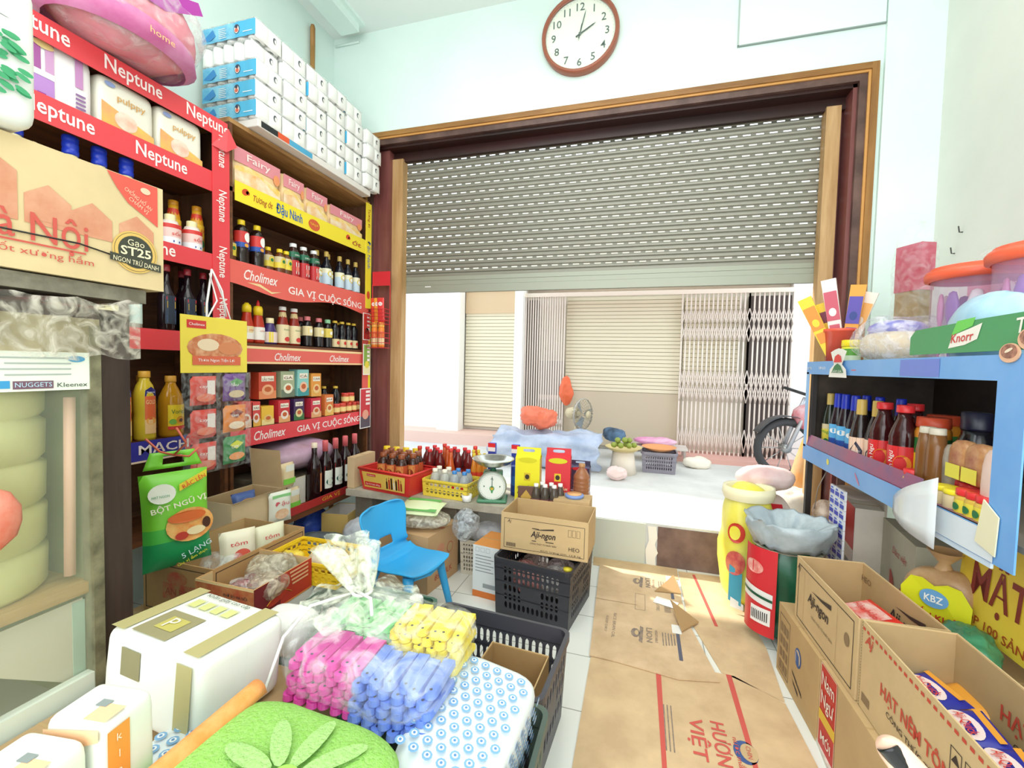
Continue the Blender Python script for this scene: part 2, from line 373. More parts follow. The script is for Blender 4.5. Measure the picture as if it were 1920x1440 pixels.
for a in range(3):
    R_ = X @ Matrix.Rotation(a*2*PI/3, 4, 'Z'); m.add([(.02, 0, .07), (.13, -.03, .06), (.14, .05, .085), (.03, .03, .09)], [(0, 1, 2, 3)], M('#8b97a0', .3), R_)
m.build('blades', t)
# produce trays
def basket_tray(label, loc, r, h, mat, group=None):
    t = thing('produce_tray', label, 'tray', loc, 0, group)
    m = MB().lathe([(r*.7, 0), (r, h), (r*1.03, h), (r*.98, h-.006), (r*.7, .006)], mat, 20); m.build('tray', t); return t
tt = basket_tray('round pale tray of green limes on a stool in the street', (-.13, 4.05, .46), .16, .035, M('#d8c68a', .6))
m = MB().lathe([(.12, -.205), (.09, 0)], M('#e9dfd0', .7), 12); m.build('support', tt)
lime = Proto(lambda: tag(rbox(MB(), .055, .05, .05, M('#8f9f43', .45), p=2, nu=10, nv=6).build('lime'), 'x', 'fruit'))
for i, (x, y, z) in enumerate([(-.08, -.07, 0), (-.02, -.09, 0), (.05, -.07, 0), (.09, -.02, 0), (-.04, -.02, 0), (.02, -.01, 0), (-.05, -.05, .04), (.01, -.05, .045), (.05, -.02, .04)]):
    lime.put((-.13+x, 4.05+y, .47+z+.02), i, 'green lime heaped with others on the round street tray', 'fruit', 'limes on the street tray')
t = thing('plastic_basket', 'grey mesh basket carrying an orange tray, standing in the street', 'basket', (.18, 4.25, .255))
m = MB()
GB = M('#8b8794', .5)
def crate_wall(m, x0, x1, z0, z1, nc, nr, mat, face, hf=.62, taper=0, skip=None):
    """one wall pierced by rounded slots; face(u, z) -> point"""
    du, dz = (x1-x0)/nc, (z1-z0)/nr; sq = [(-1, -1), (0, -1), (1, -1), (1, 0), (1, 1), (0, 1), (-1, 1), (-1, 0)]
    for i in range(nc):
        for j in range(nr):
            cu, cz = x0+(i+.5)*du, z0+(j+.5)*dz
            if skip and skip(i, j): m.add([face(cu+a*du/2, cz+b*dz/2) for a, b in (sq[0], sq[2], sq[4], sq[6])], [(0, 1, 2, 3)], mat); continue
            vs = [face(cu+a*du/2, cz+b*dz/2) for a, b in sq] + [face(cu+a*math.sqrt(1-b*b*.32)*du/2*hf, cz+b*math.sqrt(1-a*a*.5)*dz/2*.8) for a, b in sq]
            m.add(vs, [(k, (k+1) % 8, 8+(k+1) % 8, 8+k) for k in range(8)], mat)
def crate(name, label, cat, wd, d, h, mat, loc, rz=0, nc=(12, 9), nr=5, rim=.012, margin=(.1, .16), th=.004, tp=.92, group=None, hf=.6, plate=True, xtra=None):
    t = thing(name, label, cat, loc, rz, group); m = MB()
    for si in range(4):
        L_, dd, n_ = (wd, d, nc[0]) if si % 2 == 0 else (d, wd, nc[1]); c, s_ = math.cos(si*PI/2), math.sin(si*PI/2)
        def face(u, z, dd=dd, c=c, s_=s_):
            k = tp+(1-tp)*z/h; x, y = u*k, -dd/2*k; return (x*c-y*s_, x*s_+y*c, z)
        mu, mv = L_*margin[0], h*margin[1]; a, b = -L_/2, L_/2
        for q in ((a, b, 0, mv), (a, b, h-mv, h), (a, a+mu, mv, h-mv), (b-mu, b, mv, h-mv)):
            m.add([face(q[0], q[2]), face(q[1], q[2]), face(q[1], q[3]), face(q[0], q[3])], [(0, 1, 2, 3)], mat)
        crate_wall(m, a+mu, b-mu, mv, h-mv, n_, nr, mat, face, hf, skip=(lambda i, j, n_=n_: plate and abs(i-(n_-1)/2) < 2 and 0 < j < nr-1 and j < 3))
        for zz in (.35, .6, .82): m.add([face(a, h*zz-.003), face(b, h*zz-.003), face(b, h*zz+.003), face(a, h*zz+.003)], [(0, 1, 2, 3)], mat)
    m.add([(-wd/2*tp, -d/2*tp, .002), (wd/2*tp, -d/2*tp, .002), (wd/2*tp, d/2*tp, .002), (-wd/2*tp, d/2*tp, .002)], [(0, 1, 2, 3)], mat)
    solid(m.build('body', t), th, 0)
    r = MB(); cr = .03
    pts = []
    for cx, cy, a0 in ((wd/2-cr, d/2-cr, 0), (-wd/2+cr, d/2-cr, 90), (-wd/2+cr, -d/2+cr, 180), (wd/2-cr, -d/2+cr, 270)):
        for k in range(5): a = math.radians(a0+k*22.5); pts.append((cx+cr*math.cos(a), cy+cr*math.sin(a)))
    n = len(pts); v = []
    for k, (x, y) in enumerate(pts):
        L_ = math.hypot(x, y); ex, ey = x/L_, y/L_
        for o_, z in ((0, h-rim*1.6), (rim, h-rim*1.6), (rim, h), (-.002, h), (-.002, h-.004)): v.append((x+ex*o_, y+ey*o_, z))
    r.add(v, [(5*k+j, 5*((k+1) % n)+j, 5*((k+1) % n)+(j+1) % 5, 5*k+(j+1) % 5) for k in range(n) for j in range(5)], mat, None, False)
    r.build('rim', t)
    return t
bpy.data.objects.remove(t, do_unlink=True)
crate('plastic_basket', 'grey mesh basket carrying an orange tray, standing in the street', 'basket', .3, .22, .19, GB, (.18, 4.25, .255), 0, (12, 9), 4, plate=False)
tt = basket_tray('shallow orange tray resting on the grey mesh basket in the street', (.18, 4.25, .452), .15, .03, M('#e8a06a', .6))
baggy('cloth_bundle', 'pink and white cloth bundle on the street goods behind the limes', 'cloth', .4, .2, .07, M('#f3c6dc', .6, 'card', '#e58fc0', 7), (.15, 4.75, .42), 0, .03, 8)
baggy('cap', 'blue and black cap lying on the street table', 'cap', .22, .2, .12, M('#6f94b8', .6, 'card', '#1f3044', 5), (-.26, 4.7, .445), .4, .02, 9)
m = MB().box(-.3, .45, -.14, .14, .14, .155, M('#d9cfc8', .6))
for x in (-.27, .42):
    for y in (-.12, .12): m.box(x-.01, x+.01, y-.01, y+.01, 0, .14, M('#b9aea8', .5))
o = m.build('bench'); o.location = (.02, 4.76, .25); tag(o, 'low pale bench carrying cloth in the street behind the baskets', 'bench')
baggy('sack', 'white stuffed sack lying on the ground by the folding gate', 'sack', .24, .16, .1, M('#f2ead9', .6), (.55, 4.55, .255), .3, .02, 3)
baggy('cloth_bundle', 'pale pink crumpled cloth under the lime tray', 'cloth', .16, .1, .1, M('#ecd3cf', .7), (-.16, 3.78, .262), .3, .03, 13)
# motorbike
t = thing('motorbike', 'parked motorbike with red and white body at the right edge of the alley', 'motorbike', (1.62, 4.5, .25), math.radians(12))
X = Matrix.Rotation(PI/2, 4, 'X')
for nm, x in (('front_wheel', -.38), ('rear_wheel', .82)):
    m = MB(); XX = Matrix.Translation((x, 0, .27)) @ X; v = []
    m.tube([(.235*math.cos(a*PI/14), .235*math.sin(a*PI/14), 0) for a in range(28)], .036, M('#3b3a3c', .7), 8, XX, True); m.lathe([(.04, -.04), (.04, .04)], M('#aaa', .3), 12, XX) if 0 else m.lathe([(.04, -.04), (.04, .04)], M('#aaaaaa', .3, metal=.8), 12, XX)
    for a in range(10): m.tube([(.03*math.cos(a*PI/5), .03*math.sin(a*PI/5), 0), (.21*math.cos(a*PI/5), .21*math.sin(a*PI/5), 0)], .004, M('#bbbbbb', .3, metal=.8), 4, XX)
    m.build(nm, t)
m = MB(); m.grid(lambda a, b: (-.38-.29*math.cos(.5+a*1.9), (b-.5)*.12, .27+.29*math.sin(.5+a*1.9)), 12, 4, M('#3f4145', .35)); solid(m.build('mudguard', t), .005)
MB().tube([(-.38, -.05, .27), (-.24, -.05, .62), (-.2, -.05, .72)], .018, M('#c9c9cd', .3, metal=.6)).tube([(-.38, .05, .27), (-.24, .05, .62), (-.2, .05, .72)], .018, M('#c9c9cd', .3, metal=.6)).build('fork', t)
MB().tube([(-.28, -.25, .8), (-.2, -.05, .75), (-.2, .05, .75), (-.28, .25, .8)], .014, M('#33363a', .4)).build('handlebar', t)
m = MB(); rbox(m, .5, .2, .26, M('#e9e9ee', .25, 'card', '#cf4a56', 4), p=2.6); m.build('front_fairing', t).location = (-.08, 0, .42)
m = MB(); rbox(m, .8, .24, .1, M('#3a3a3d', .5), p=3); m.build('saddle', t).location = (.5, 0, .62)
m = MB(); rbox(m, .7, .22, .28, M('#d7d9df', .25), p=2.6); m.build('rear_body', t).location = (.55, 0, .36)
# leaning canvas roll by the cabinet
m = MB().lathe([(.05, 0), (.07, .15), (.055, .35), (.035, .55), (.01, .64)], M('#b9ad92', .7, 'card', '#d98f3c', 3), 14)
o = m.build('canvas_roll'); o.location = (1.02, 3.4, .26); o.rotation_euler = (0, math.radians(10), 0); tag(o, 'beige canvas roll leaning upright just outside the door on the right', 'canvas')
baggy('sack', 'off-white sack slumped at the foot of the canvas roll', 'sack', .34, .2, .2, M('#e6ded0', .7), (.95, 3.15, .256), .2, .03, 21)

# ============================================================ wall clock
t = thing('wall_clock', 'round brown wall clock showing two o\'clock above the shutter', 'clock', (-.454, 2.95, 3.335), (PI/2, 0, 0))
BR = M('#9c5a44', .35)
MB().lathe([(.245, 0), (.25, .03), (.246, .055), (.236, .062), (.226, .055), (.222, .04)], BR, 48, cap=False).build('rim', t)
m = MB().lathe([(0, .03), (.226, .03)], M('#eef5e4', .5), 48, cap=False)
fz = lambda u, v, o: (u, v, .031+o)
CI = M('#3f5a52', .5)
for i in range(1, 13):
    a = PI/2-i*PI/6; m.txt(fz, str(i), .172*math.cos(a), .172*math.sin(a), .068, CI, bold=.004)
for i in range(60):
    a = i*PI/30; m.ell(fz, .212*math.cos(a), .212*math.sin(a), .0015, .0015, CI, n=6)
dl_ = m.build('dial', t)
def hand(nm, ang, L_, wd, zz, tail=.03): 
    a = PI/2-ang; f = lambda u, v, o: (u*math.cos(a)-v*math.sin(a), u*math.sin(a)+v*math.cos(a), zz+o); m = MB()
    m.poly(f, [(-tail, -wd), (L_*.8, -wd*.8), (L_, 0), (L_*.8, wd*.8), (-tail, wd)], M('#2f4742', .4)); solid(m.build(nm, dl_), .001)
hand('hour_hand', math.radians(61), .115, .005, .036); hand('minute_hand', math.radians(14), .15, .0035, .039); hand('second_hand', math.radians(190), .05, .0012, .042, .06)
MB().lathe([(.008, .031), (.008, .044), (0, .045)], M('#5b6f68', .4), 10).build('hub', dl_)
MB().lathe([(.225, .05), (.12, .055), (0, .056)], M('#ffffff', .05, alpha=.06), 36, cap=False).build('glass', t)
# ============================================================ wooden shelving along the left wall
XS = -2.0
def shelf_unit(name, label, y0, y1, boards, rz=0):
    t = thing(name, label, 'shelf', (0, 0, 0))
    for z in boards:
        if z is None: continue
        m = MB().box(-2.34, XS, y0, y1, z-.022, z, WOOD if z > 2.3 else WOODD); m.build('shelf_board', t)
    top = max(b for b in boards if b)
    for y in (y0+.001, y1-.019):
        for x in (-2.335, XS-.03): MB().box(x, x+.03, y, y+.018, 0, top-.022, WOODD).build('post', t)
    MB().box(-2.335, -2.012, y1+.001, y1+.009, .3, top, M('#6b4529', .7, 'woodz', '#432817', 14)).build('end_panel', t)
    MB().box(-2.345, -2.338, y0, y1, .3, top, M('#7d5233', .7, 'woody', '#4d2f1c', 14)).build('back_panel', t)
    return t
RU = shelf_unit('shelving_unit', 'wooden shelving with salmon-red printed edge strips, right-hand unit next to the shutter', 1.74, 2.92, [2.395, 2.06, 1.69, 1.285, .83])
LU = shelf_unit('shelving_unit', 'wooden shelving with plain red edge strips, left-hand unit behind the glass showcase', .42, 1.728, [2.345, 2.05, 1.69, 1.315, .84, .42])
NR = M('#e5484f', .4); CR_ = M('#e8675c', .4); CR2 = M('#f3d9a0', .4); YEL = M('#f6e13a', .35)
fx = lambda x: (lambda u, v, o: (x+o, u, v))           # flat face looking into the room (+X), u = world y
def strip(parent, x, y0, y1, z0, z1, mat, texts, name='edge_strip', wavy=False):
    m = MB(); f = fx(x+.003)
    if wavy:
        def low(u): return z0 + .022*math.sin((u-y0)*7.5+1.9)
        m.grid(lambda a, b: (x+.003, y0+(y1-y0)*a, low(y0+(y1-y0)*a)*(1-b)+z1*b), 30, 1, mat)
    else: m.box(x, x+.003, y0, y1, z0, z1, mat)
    for s, u, v, size, c, wd in texts: m.txt(f, s, u, v, size, c, wd, bold=.012)
    return m, m.build(name, parent) if name else None
PW = M('#fbeeea', .4)
NT = lambda u, v, s=.075: ('Neptune', u, v, s, PW, .21)
def st(parent, x, y0, y1, z0, z1, mat, texts, wavy=False, extra=None):
    m = MB(); f = fx(x+.003)
    if wavy:
        def low(u): return z0 + .02*math.sin((u-y0)*7.5+1.9)
        m.grid(lambda a, b: (x+.003, y0+(y1-y0)*a, low(y0+(y1-y0)*a)*(1-b)+z1*b), 30, 1, mat)
    else: m.box(x, x+.003, y0, y1, z0, z1, mat)
    for q in texts: m.txt(f, q[0], q[1], q[2], q[3], q[4], q[5], bold=.014, slant=(q[6] if len(q) > 6 else 0))
    if extra: extra(m, f)
    return m.build('edge_strip', parent)
st(LU, XS, .42, 1.73, 2.268, 2.352, NR, [NT(1.0, 2.31), NT(1.315, 2.31), NT(1.63, 2.31)])
st(LU, XS, .42, 1.65, 1.995, 2.09, NR, [NT(1.07, 2.04), NT(1.42, 2.04), NT(.75, 2.04)])
st(LU, XS, .42, 1.65, 1.62, 1.70, NR, [('ne', 1.44, 1.66, .075, PW, .06), NT(1.12, 1.66)])
st(LU, XS, .42, 1.66, 1.23, 1.318, NR, [])
def mach(m, f): m.ell(f, 1.53, .805, .035, .05, M('#e5393f', .4)); m.rect(f, .9, .756, 1.5, .764, M('#f2d9c2', .5))
st(LU, XS+.01, .6, 1.56, .758, .845, M('#3333a0', .35), [('TIM MẠCH', 1.335, .805, .055, PW, .36)], extra=mach)
# vertical red strip between the units
m = MB().box(XS+.004, XS+.008, 1.645, 1.735, 1.35, 2.29, NR); f = lambda u, v, o: (XS+.009+o, 1.69+v, u)
for z in (2.2, 1.94, 1.67, 1.42): m.txt(lambda u, v, o, z=z: (XS+.009+o, 1.69+v, z-u), 'Neptune', 0, 0, .06, PW, .15, bold=.012)
m.add([(XS+.03, 1.70, 2.20), (XS+.03, 1.76, 2.25), (XS+.008, 1.73, 2.33), (XS+.008, 1.64, 2.21)], [(0, 1, 2, 3)], NR); m.build('edge_strip', LU)
# right unit strips
def yex(m, f):
    for u in (1.83, 2.66): m.ell(f, u, 2.045+(.015 if u < 2 else .02), .022, .016, M('#d8502e', .4), rot=.5); m.ell(f, u+.015, 2.06, .012, .01, M('#d8502e', .4))
    m.ell(f, 2.33, 2.045, .05, .034, M('#d9603c', .4)); m.txt(f, 'Tương ớt', 2.33, 2.047, .02, YEL, .07, o=.002)
st(RU, XS, 1.77, 2.87, 2.0, 2.10, YEL, [('Tương ớt', 1.94, 2.045, .045, M('#b5572c', .5), .13, .2), ('Đậu Nành', 2.13, 2.045, .075, M('#2f66b5', .5), .2), ('ớt', 2.76, 2.045, .045, M('#b5572c', .5), .1, .2)], extra=yex)
def swoosh(m, f): m.poly(f, [(1.84, 1.60), (1.92, 1.605), (2.0, 1.575), (2.07, 1.585), (2.0, 1.565), (1.92, 1.59)], M('#f2d79c', .4))
st(RU, XS, 1.74, 2.91, 1.565, 1.70, CR_, [('Cholimex', 1.93, 1.64, .075, PW, .22, .25), ('GIA VỊ CUỘC SỐNG', 2.47, 1.615, .06, PW, .7)], True, swoosh)
def band(m, f): m.rect(f, 1.74, 1.175, 2.9, 1.185, CR2); m.rect(f, 1.74, 1.255, 2.9, 1.268, CR2)
st(RU, XS, 1.74, 2.87, 1.173, 1.27, CR_, [('Cholimex', 2.12, 1.215, .06, PW, .2, .25), ('Cholimex', 2.58, 1.215, .06, PW, .2, .25)], extra=band)
st(RU, XS, 1.74, 2.9, .735, .83, NR, [('Cholimex', 1.99, .782, .07, PW, .22, .25), ('GIA VỊ CUỘC SỐNG', 2.5, .785, .055, PW, .62)])
# right end strips (yellow, then red) and hanging product cards
m = MB().box(XS, XS+.006, 2.87, 2.935, 1.60, 2.38, YEL); f = fx(XS+.006)
m.txt(lambda u, v, o: (XS+.007+o, 2.9+v, 2.0-u), 'Đậu Nành', 0, 0, .05, M('#5a7fc0', .5), .2); m.txt(lambda u, v, o: (XS+.007+o, 2.9+v, 2.27-u), 'Tương ớt', 0, 0, .04, M('#b5572c', .5), .14); m.ell(f, 2.9, 1.7, .02, .03, M('#d8502e', .4)); m.build('edge_strip', RU)
m = MB().box(XS, XS+.005, 2.84, 2.91, .75, 1.56, CR_).box(XS, XS+.006, 2.91, 2.935, .8, 1.56, YEL); m.build('edge_strip', RU)
def cardpic(label, y, z0, z1, wd, c1, c2, c3, x=XS+.02):
    m = MB().box(x, x+.003, y-wd/2, y+wd/2, z0, z1, WHITE); f = fx(x+.003); b = .006; h = z1-z0
    m.rect(f, y-wd/2+b, z0+b, y+wd/2-b, z0+h*.3, M(c3, .4)); m.rect(f, y-wd/2+b, z0+h*.3, y+wd/2-b, z1-b, M(c1, .4)); m.ell(f, y, z0+h*.34, wd*.3, h*.12, M(c2, .4), .002)
    for i in range(4): m.rect(f, y+.002, z1-b-.03-i*.03, y+wd/2-.012, z1-b-.012-i*.03, PW, .002)
    o = m.build('product_card'); tag(o, label, 'card'); return o
cardpic('narrow red card with a white rim clipped to the shelf end, topmost', 2.86, 1.36, 1.56, .085, '#d23b34', '#7a2a22', '#b5342c')
cardpic('green and yellow card clipped to the shelf end, middle one', 2.865, 1.1, 1.33, .085, '#8bb04c', '#e8d44c', '#f1e3b0')
cardpic('large red and dark card with rounded dish picture, lowest on the shelf end', 2.865, .70, 1.0, .13, '#cf3f48', '#e8a58f', '#5d5460', XS+.012)

# ------------------------------------------------------------ bottles
def mkbottle(prof, mat, cap=None, capmat=None, label=None, extra=None, name='sauce_bottle', n=16, sy=1, cat='bottle'):
    """label: (z0, z1, r, [(z fraction, material)...], drawings(m, f))"""
    def mk():
        t = thing(name, 'x', cat)
        MB().lathe(prof, mat, n, sy=sy).build('bottle_body', t)
        if cap: MB().lathe(cap, capmat, 12).build('cap', t)
        if label:
            z0, z1, r, bands, draw = label; m = MB(); zz = z0
            for fr, ma in bands: m.lathe([(r, zz), (r, zz+(z1-z0)*fr)], ma, 18, cap=False, sy=sy); zz += (z1-z0)*fr
            if draw: draw(m, cyl(r+.0006, sy))
            m.build('paper_label', t)
        if extra: extra(t)
        return t
    return Proto(mk)
def glassprof(h, r, shoulder=.6, neck=.38, rn=.35, top=1.0):
    return [(r*.9, 0), (r, .006), (r, h*shoulder), (r*.93, h*(shoulder+.05)), (r*.6, h*(shoulder+.14)), (r*rn*1.05, h*(shoulder+.22)), (r*rn, h*top), (0, h*top)]
def capprof(h, r, z): return [(r, z), (r*1.03, z+h*.1), (r, z+h*.95), (r*.9, z+h), (0, z+h)]
SOY = M('#241410', .12); SOYR = M('#4a1712', .12); OIL = M('#d9b52c', .1, alpha=.82); CHILI = M('#b8321c', .25); KET = M('#8f2416', .25)
YC = M('#f2cf26', .35); RC = M('#dd2f34', .35); WC = M('#f1f1f0', .35); GC_ = M('#c9a956', .4); BLC = M('#2746c8', .35); LBW = M('#f3ece4', .5); LBR = M('#d63a35', .45); LBB = M('#2c55ac', .45); LBG = M('#2e7a45', .45); LBY = M('#ecd24a', .45)
def d_soy(m, f): m.ell(f, .006, .148, .018, .026, WHITE); m.ell(f, .0, .106, .012, .01, M('#e8a03c', .5)); m.poly(f, [(-.03, .1), (.03, .12), (.03, .09), (-.03, .09)], LBB)
P_soy = mkbottle([(.034, 0), (.037, .01), (.036, .085), (.034, .09), (.036, .1), (.036, .18), (.03, .2), (.014, .215), (.0135, .232)], SOY, capprof(.026, .018, .214), YC, (.095, .178, .0366, [(.3, LBB), (.7, LBR)], d_soy), name='soy_sauce_bottle')
def d_can(m, f): m.ell(f, 0, .08, .018, .02, LBY); m.ell(f, .0, .078, .01, .01, LBG)
P_can = mkbottle([(.03, 0), (.031, .008), (.031, .1), (.024, .118), (.012, .13), (.012, .14)], M('#6b3b1c', .2), capprof(.02, .016, .132), YC, (.04, .105, .0316, [(.5, LBY), (.5, M('#d9c9a0', .5))], d_can), name='seasoning_bottle')
def d_ch(m, f): m.txt(f, 'CHIN-SU', 0, .142, .014, WHITE, .04); m.rect(f, -.012, .03, .012, .1, WHITE); m.ell(f, 0, .06, .014, .018, M('#e7766c', .5))
P_chin = mkbottle([(.033, 0), (.035, .01), (.035, .105), (.03, .12), (.034, .13), (.034, .155), (.024, .175), (.017, .19), (.016, .2)], M('#3a211a', .15), capprof(.022, .02, .192), WC, (.012, .162, .0354, [(.66, M('#c92f34', .4)), (.12, SOY), (.22, M('#1f6b4c', .4))], d_ch), name='chili_sauce_bottle')
def d_fs(m, f): m.ell(f, 0, .09, .02, .02, LBY); m.ell(f, 0, .09, .013, .012, WHITE)
P_fish = mkbottle(glassprof(.235, .032, .58), M('#1b1c26', .1), capprof(.035, .0145, .205), GC_, (.02, .125, .0325, [(.7, M('#c9dbe8', .5)), (.3, M('#f0ecd0', .5))], d_fs), name='fish_sauce_bottle')
G = 'sauce bottles on the second shelf of the right unit'
pos = ['leftmost', 'second from left', 'third from left', 'fourth from left', 'fifth from left', 'sixth from left']
m = P_can.put((-2.07, 1.80, 1.69), PI/2, 'squat yellow-labelled bottle with red top half behind the upright red strip', group=G)
for i, y in enumerate((1.862, 1.962)): P_soy.put((-2.06, y, 1.69), PI/2, ['tall dark soy bottle, yellow cap, red label, the left of the tall pair', 'tall dark soy bottle, yellow cap, red label, the right of the tall pair'][i], group=G)
for i, y in enumerate((2.06, 2.115, 2.165)): P_can.put((-2.055-.03*(i == 0), y, 1.69), PI/2, 'short yellow-capped bottle %s between the tall soy pair and the white-capped trio' % ['farthest left', 'in the middle,', 'farthest right'][i], group=G)
for i, y in enumerate((2.225, 2.31, 2.40)): P_chin.put((-2.06, y, 1.69), PI/2, 'white-capped bottle with green neck and red body label, %s of three' % ['left', 'middle', 'right'][i], group=G)
for i, (x, y) in enumerate(((-2.1, 2.475), (-2.06, 2.52), (-2.1, 2.585), (-2.06, 2.655), (-2.06, 2.745), (-2.06, 2.835))): P_fish.put((x, y, 1.69), PI/2, 'slim dark bottle with gold neck foil on the second shelf, %s of six' % pos[i], group=G)
# shelf C
def d_w(m, f): m.rect(f, -.02, .045, .02, .085, WHITE); m.txt(f, 'chili', 0, .07, .012, LBR, .03)
P_chy = mkbottle([(.03, 0), (.033, .01), (.032, .1), (.022, .15), (.02, .18)], CHILI, [(.023, .165), (.024, .19), (.02, .205), (.012, .21), (.01, .216)], YC, (.02, .09, .0335, [(.5, LBW), (.5, M('#f0d9a0', .5))], d_w), name='chili_sauce_bottle')
def nozzle(t): MB().lathe([(.01, .205), (.008, .225), (.004, .24)], RC, 8).build('nozzle', t)
P_chr = mkbottle([(.03, 0), (.033, .01), (.032, .1), (.023, .15), (.021, .17)], CHILI, [(.024, .155), (.025, .19), (.02, .205), (.01, .208)], YC, (.02, .09, .0335, [(1, LBW)], d_w), nozzle, name='chili_sauce_bottle')
P_sht = mkbottle([(.036, 0), (.038, .01), (.036, .07), (.024, .11), (.018, .125)], M('#43306b', .25), capprof(.03, .021, .12), M('#f0e0b0', .4), (.01, .07, .0385, [(1, M('#f0d9d0', .5))], lambda m, f: m.rect(f, -.035, .01, -.012, .07, LBY)), name='shrimp_paste_jar')
def d_k(m, f): m.ell(f, 0, .035, .018, .014, LBR); m.txt(f, 'Ketchup', 0, .09, .014, LBG, .04)
P_ket = mkbottle([(.034, 0), (.036, .01), (.036, .11), (.026, .155), (.018, .19), (.018, .21)], KET, capprof(.022, .02, .205), M('#f3ece8', .4), (.012, .12, .0366, [(1, M('#ecd9ae', .5))], d_k), lambda t: MB().lathe([(.024, .165), (.0185, .195)], M('#d7bd88', .5), 12, cap=False).build('neck_label', t), name='ketchup_bottle')
def d_o(m, f): m.rect(f, -.02, .08, .02, .12, LBY); m.ell(f, 0, .1, .012, .012, WHITE)
P_oys = mkbottle([(.03, 0), (.031, .008), (.031, .06), (.028, .068), (.031, .076), (.031, .13), (.022, .155), (.015, .17)], M('#1c1518', .15), capprof(.026, .019, .166), M('#d9767a', .35), (.07, .13, .0316, [(1, M('#ead9a8', .5))], d_o), name='oyster_sauce_bottle')
P_oysg = mkbottle([(.03, 0), (.031, .008), (.031, .06), (.028, .068), (.031, .076), (.031, .13), (.022, .155), (.015, .17)], M('#1c1518', .15), capprof(.026, .019, .166), M('#8fc99a', .35), (.07, .13, .0316, [(1, M('#e7d060', .5))], d_o), name='oyster_sauce_bottle')
P_dip = mkbottle([(.028, 0), (.03, .01), (.03, .07), (.024, .085), (.029, .1), (.029, .14), (.018, .165), (.012, .18)], M('#17161b', .1), capprof(.016, .016, .176), M('#d6b03a', .4), (.01, .066, .0305, [(1, M('#e5cfa0', .5))], lambda m, f: m.ell(f, 0, .04, .014, .012, LBR)), name='dipping_sauce_bottle')
G = 'bottles on the third shelf of the right unit'
P_chy.put((-2.12, 1.79, 1.285), PI/2, 'yellow-capped chili sauce bottle at the far left, half behind the hanging bottle', group=G)
P_chy.put((-2.06, 1.895, 1.285), PI/2, 'yellow-capped chili sauce bottle without red tip, beside the red-tipped one', group=G)
P_chr.put((-2.06, 1.968, 1.285), PI/2, 'chili sauce bottle with yellow cap and red pointed tip', group=G)
P_sht.put((-2.06, 2.05, 1.285), PI/2, 'short purple-brown jar with cream lid between chili and ketchup bottles', group=G)
for i, y in enumerate((2.143, 2.233)): P_ket.put((-2.06, y, 1.285), PI/2, 'white-capped dark red ketchup bottle, the %s one of the pair' % ['left', 'right'][i], group=G)
for i, y in enumerate((2.345, 2.45)): P_oys.put((-2.06, y, 1.285), PI/2, 'ribbed dark bottle with pink cap, %s of the two in front' % ['left', 'right'][i], group=G)
P_oys.put((-2.14, 2.37, 1.285), PI/2, 'ribbed dark bottle with pink cap standing behind the front pair', group=G)
P_oysg.put((-2.06, 2.535, 1.285), PI/2, 'ribbed dark bottle with pale green cap', group=G)
for i, (x, y) in enumerate(((-2.06, 2.61), (-2.06, 2.685), (-2.06, 2.755), (-2.06, 2.82), (-2.14, 2.64), (-2.14, 2.74))): P_dip.put((x, y, 1.285), PI/2, 'small dark bottle with gold cap at the right end, %s' % ['leftmost of the front row', 'second of the front row', 'third of the front row', 'rightmost of the front row', 'left one of the back row', 'right one of the back row'][i], group=G)
# shelf D: boxes
def pbox(name, label, cat, wd, d, h, col, loc, rz, draw=None, group=None, rough=.45, side=None):
    m = MB().box(-wd/2, wd/2, -d/2, d/2, 0, h, M(col, rough))
    if draw: draw(m, front(d), wd, h)
    if side: side(m, wd, d, h)
    o = m.build(name, None, (loc[0], loc[1], loc[2]+.0015), rz); bev(o, .0025, 1); return tag(o, label, cat, group)
def spice(bgc, c1, c2, st_=None):
    def dr(m, f, wd, h):
        m.rect(f, -wd/2, 0, wd/2, h*.3, M(c2, .45)); m.ell(f, 0, h*.34, wd*.34, h*.2, M(c1, .45)); m.ell(f, 0, h*.36, wd*.2, h*.1, M('#c9622e', .45), .002)
        if st_: m.rect(f, -wd*.36, h*.66, wd*.36, h*.86, M('#fbf3e0', .45)); m.txt(f, st_, 0, h*.76, h*.13, M('#5c2418', .5), wd*.62, o=.0024)
    return dr
G = 'spice boxes on the fourth shelf'
for y, wd, h, c, c1, c2, s_, lb in [
 (1.845, .09, .14, '#d7453a', '#f0dccb', '#f2c9ae', None, 'red carton behind the hanging sachets, lower row far left'),
 (1.91, .06, .135, '#dc4a45', '#f4e0d5', '#e8b04a', 'XÀO', 'red narrow spice box with white label, lower row left end'),
 (1.99, .085, .105, '#efbf3c', '#e9c77a', '#f0dd9a', None, 'golden yellow spice box, lower row'),
 (2.11, .085, .13, '#cf343b', '#f3e6da', '#e8a86d', 'kho', 'red spice box with white upright label, lower row, right of the yellow one'),
 (2.225, .085, .13, '#3f2555', '#e8d9a0', '#3a7340', 'TIÊU', 'dark purple spice box, lower row'),
 (2.375, .09, .125, '#cf3146', '#f0cfae', '#e6a873', 'bò kho', 'crimson spice box, lower row, right of the purple one'),
 (2.5, .085, .14, '#db7a3c', '#f0d79b', '#eab85c', 'phở', 'orange spice box, lower row right end')]:
    pbox('spice_box', lb, 'box', wd, .075, h, c, (-2.05, y, .83), PI/2, spice(c, c1, c2, s_), G)
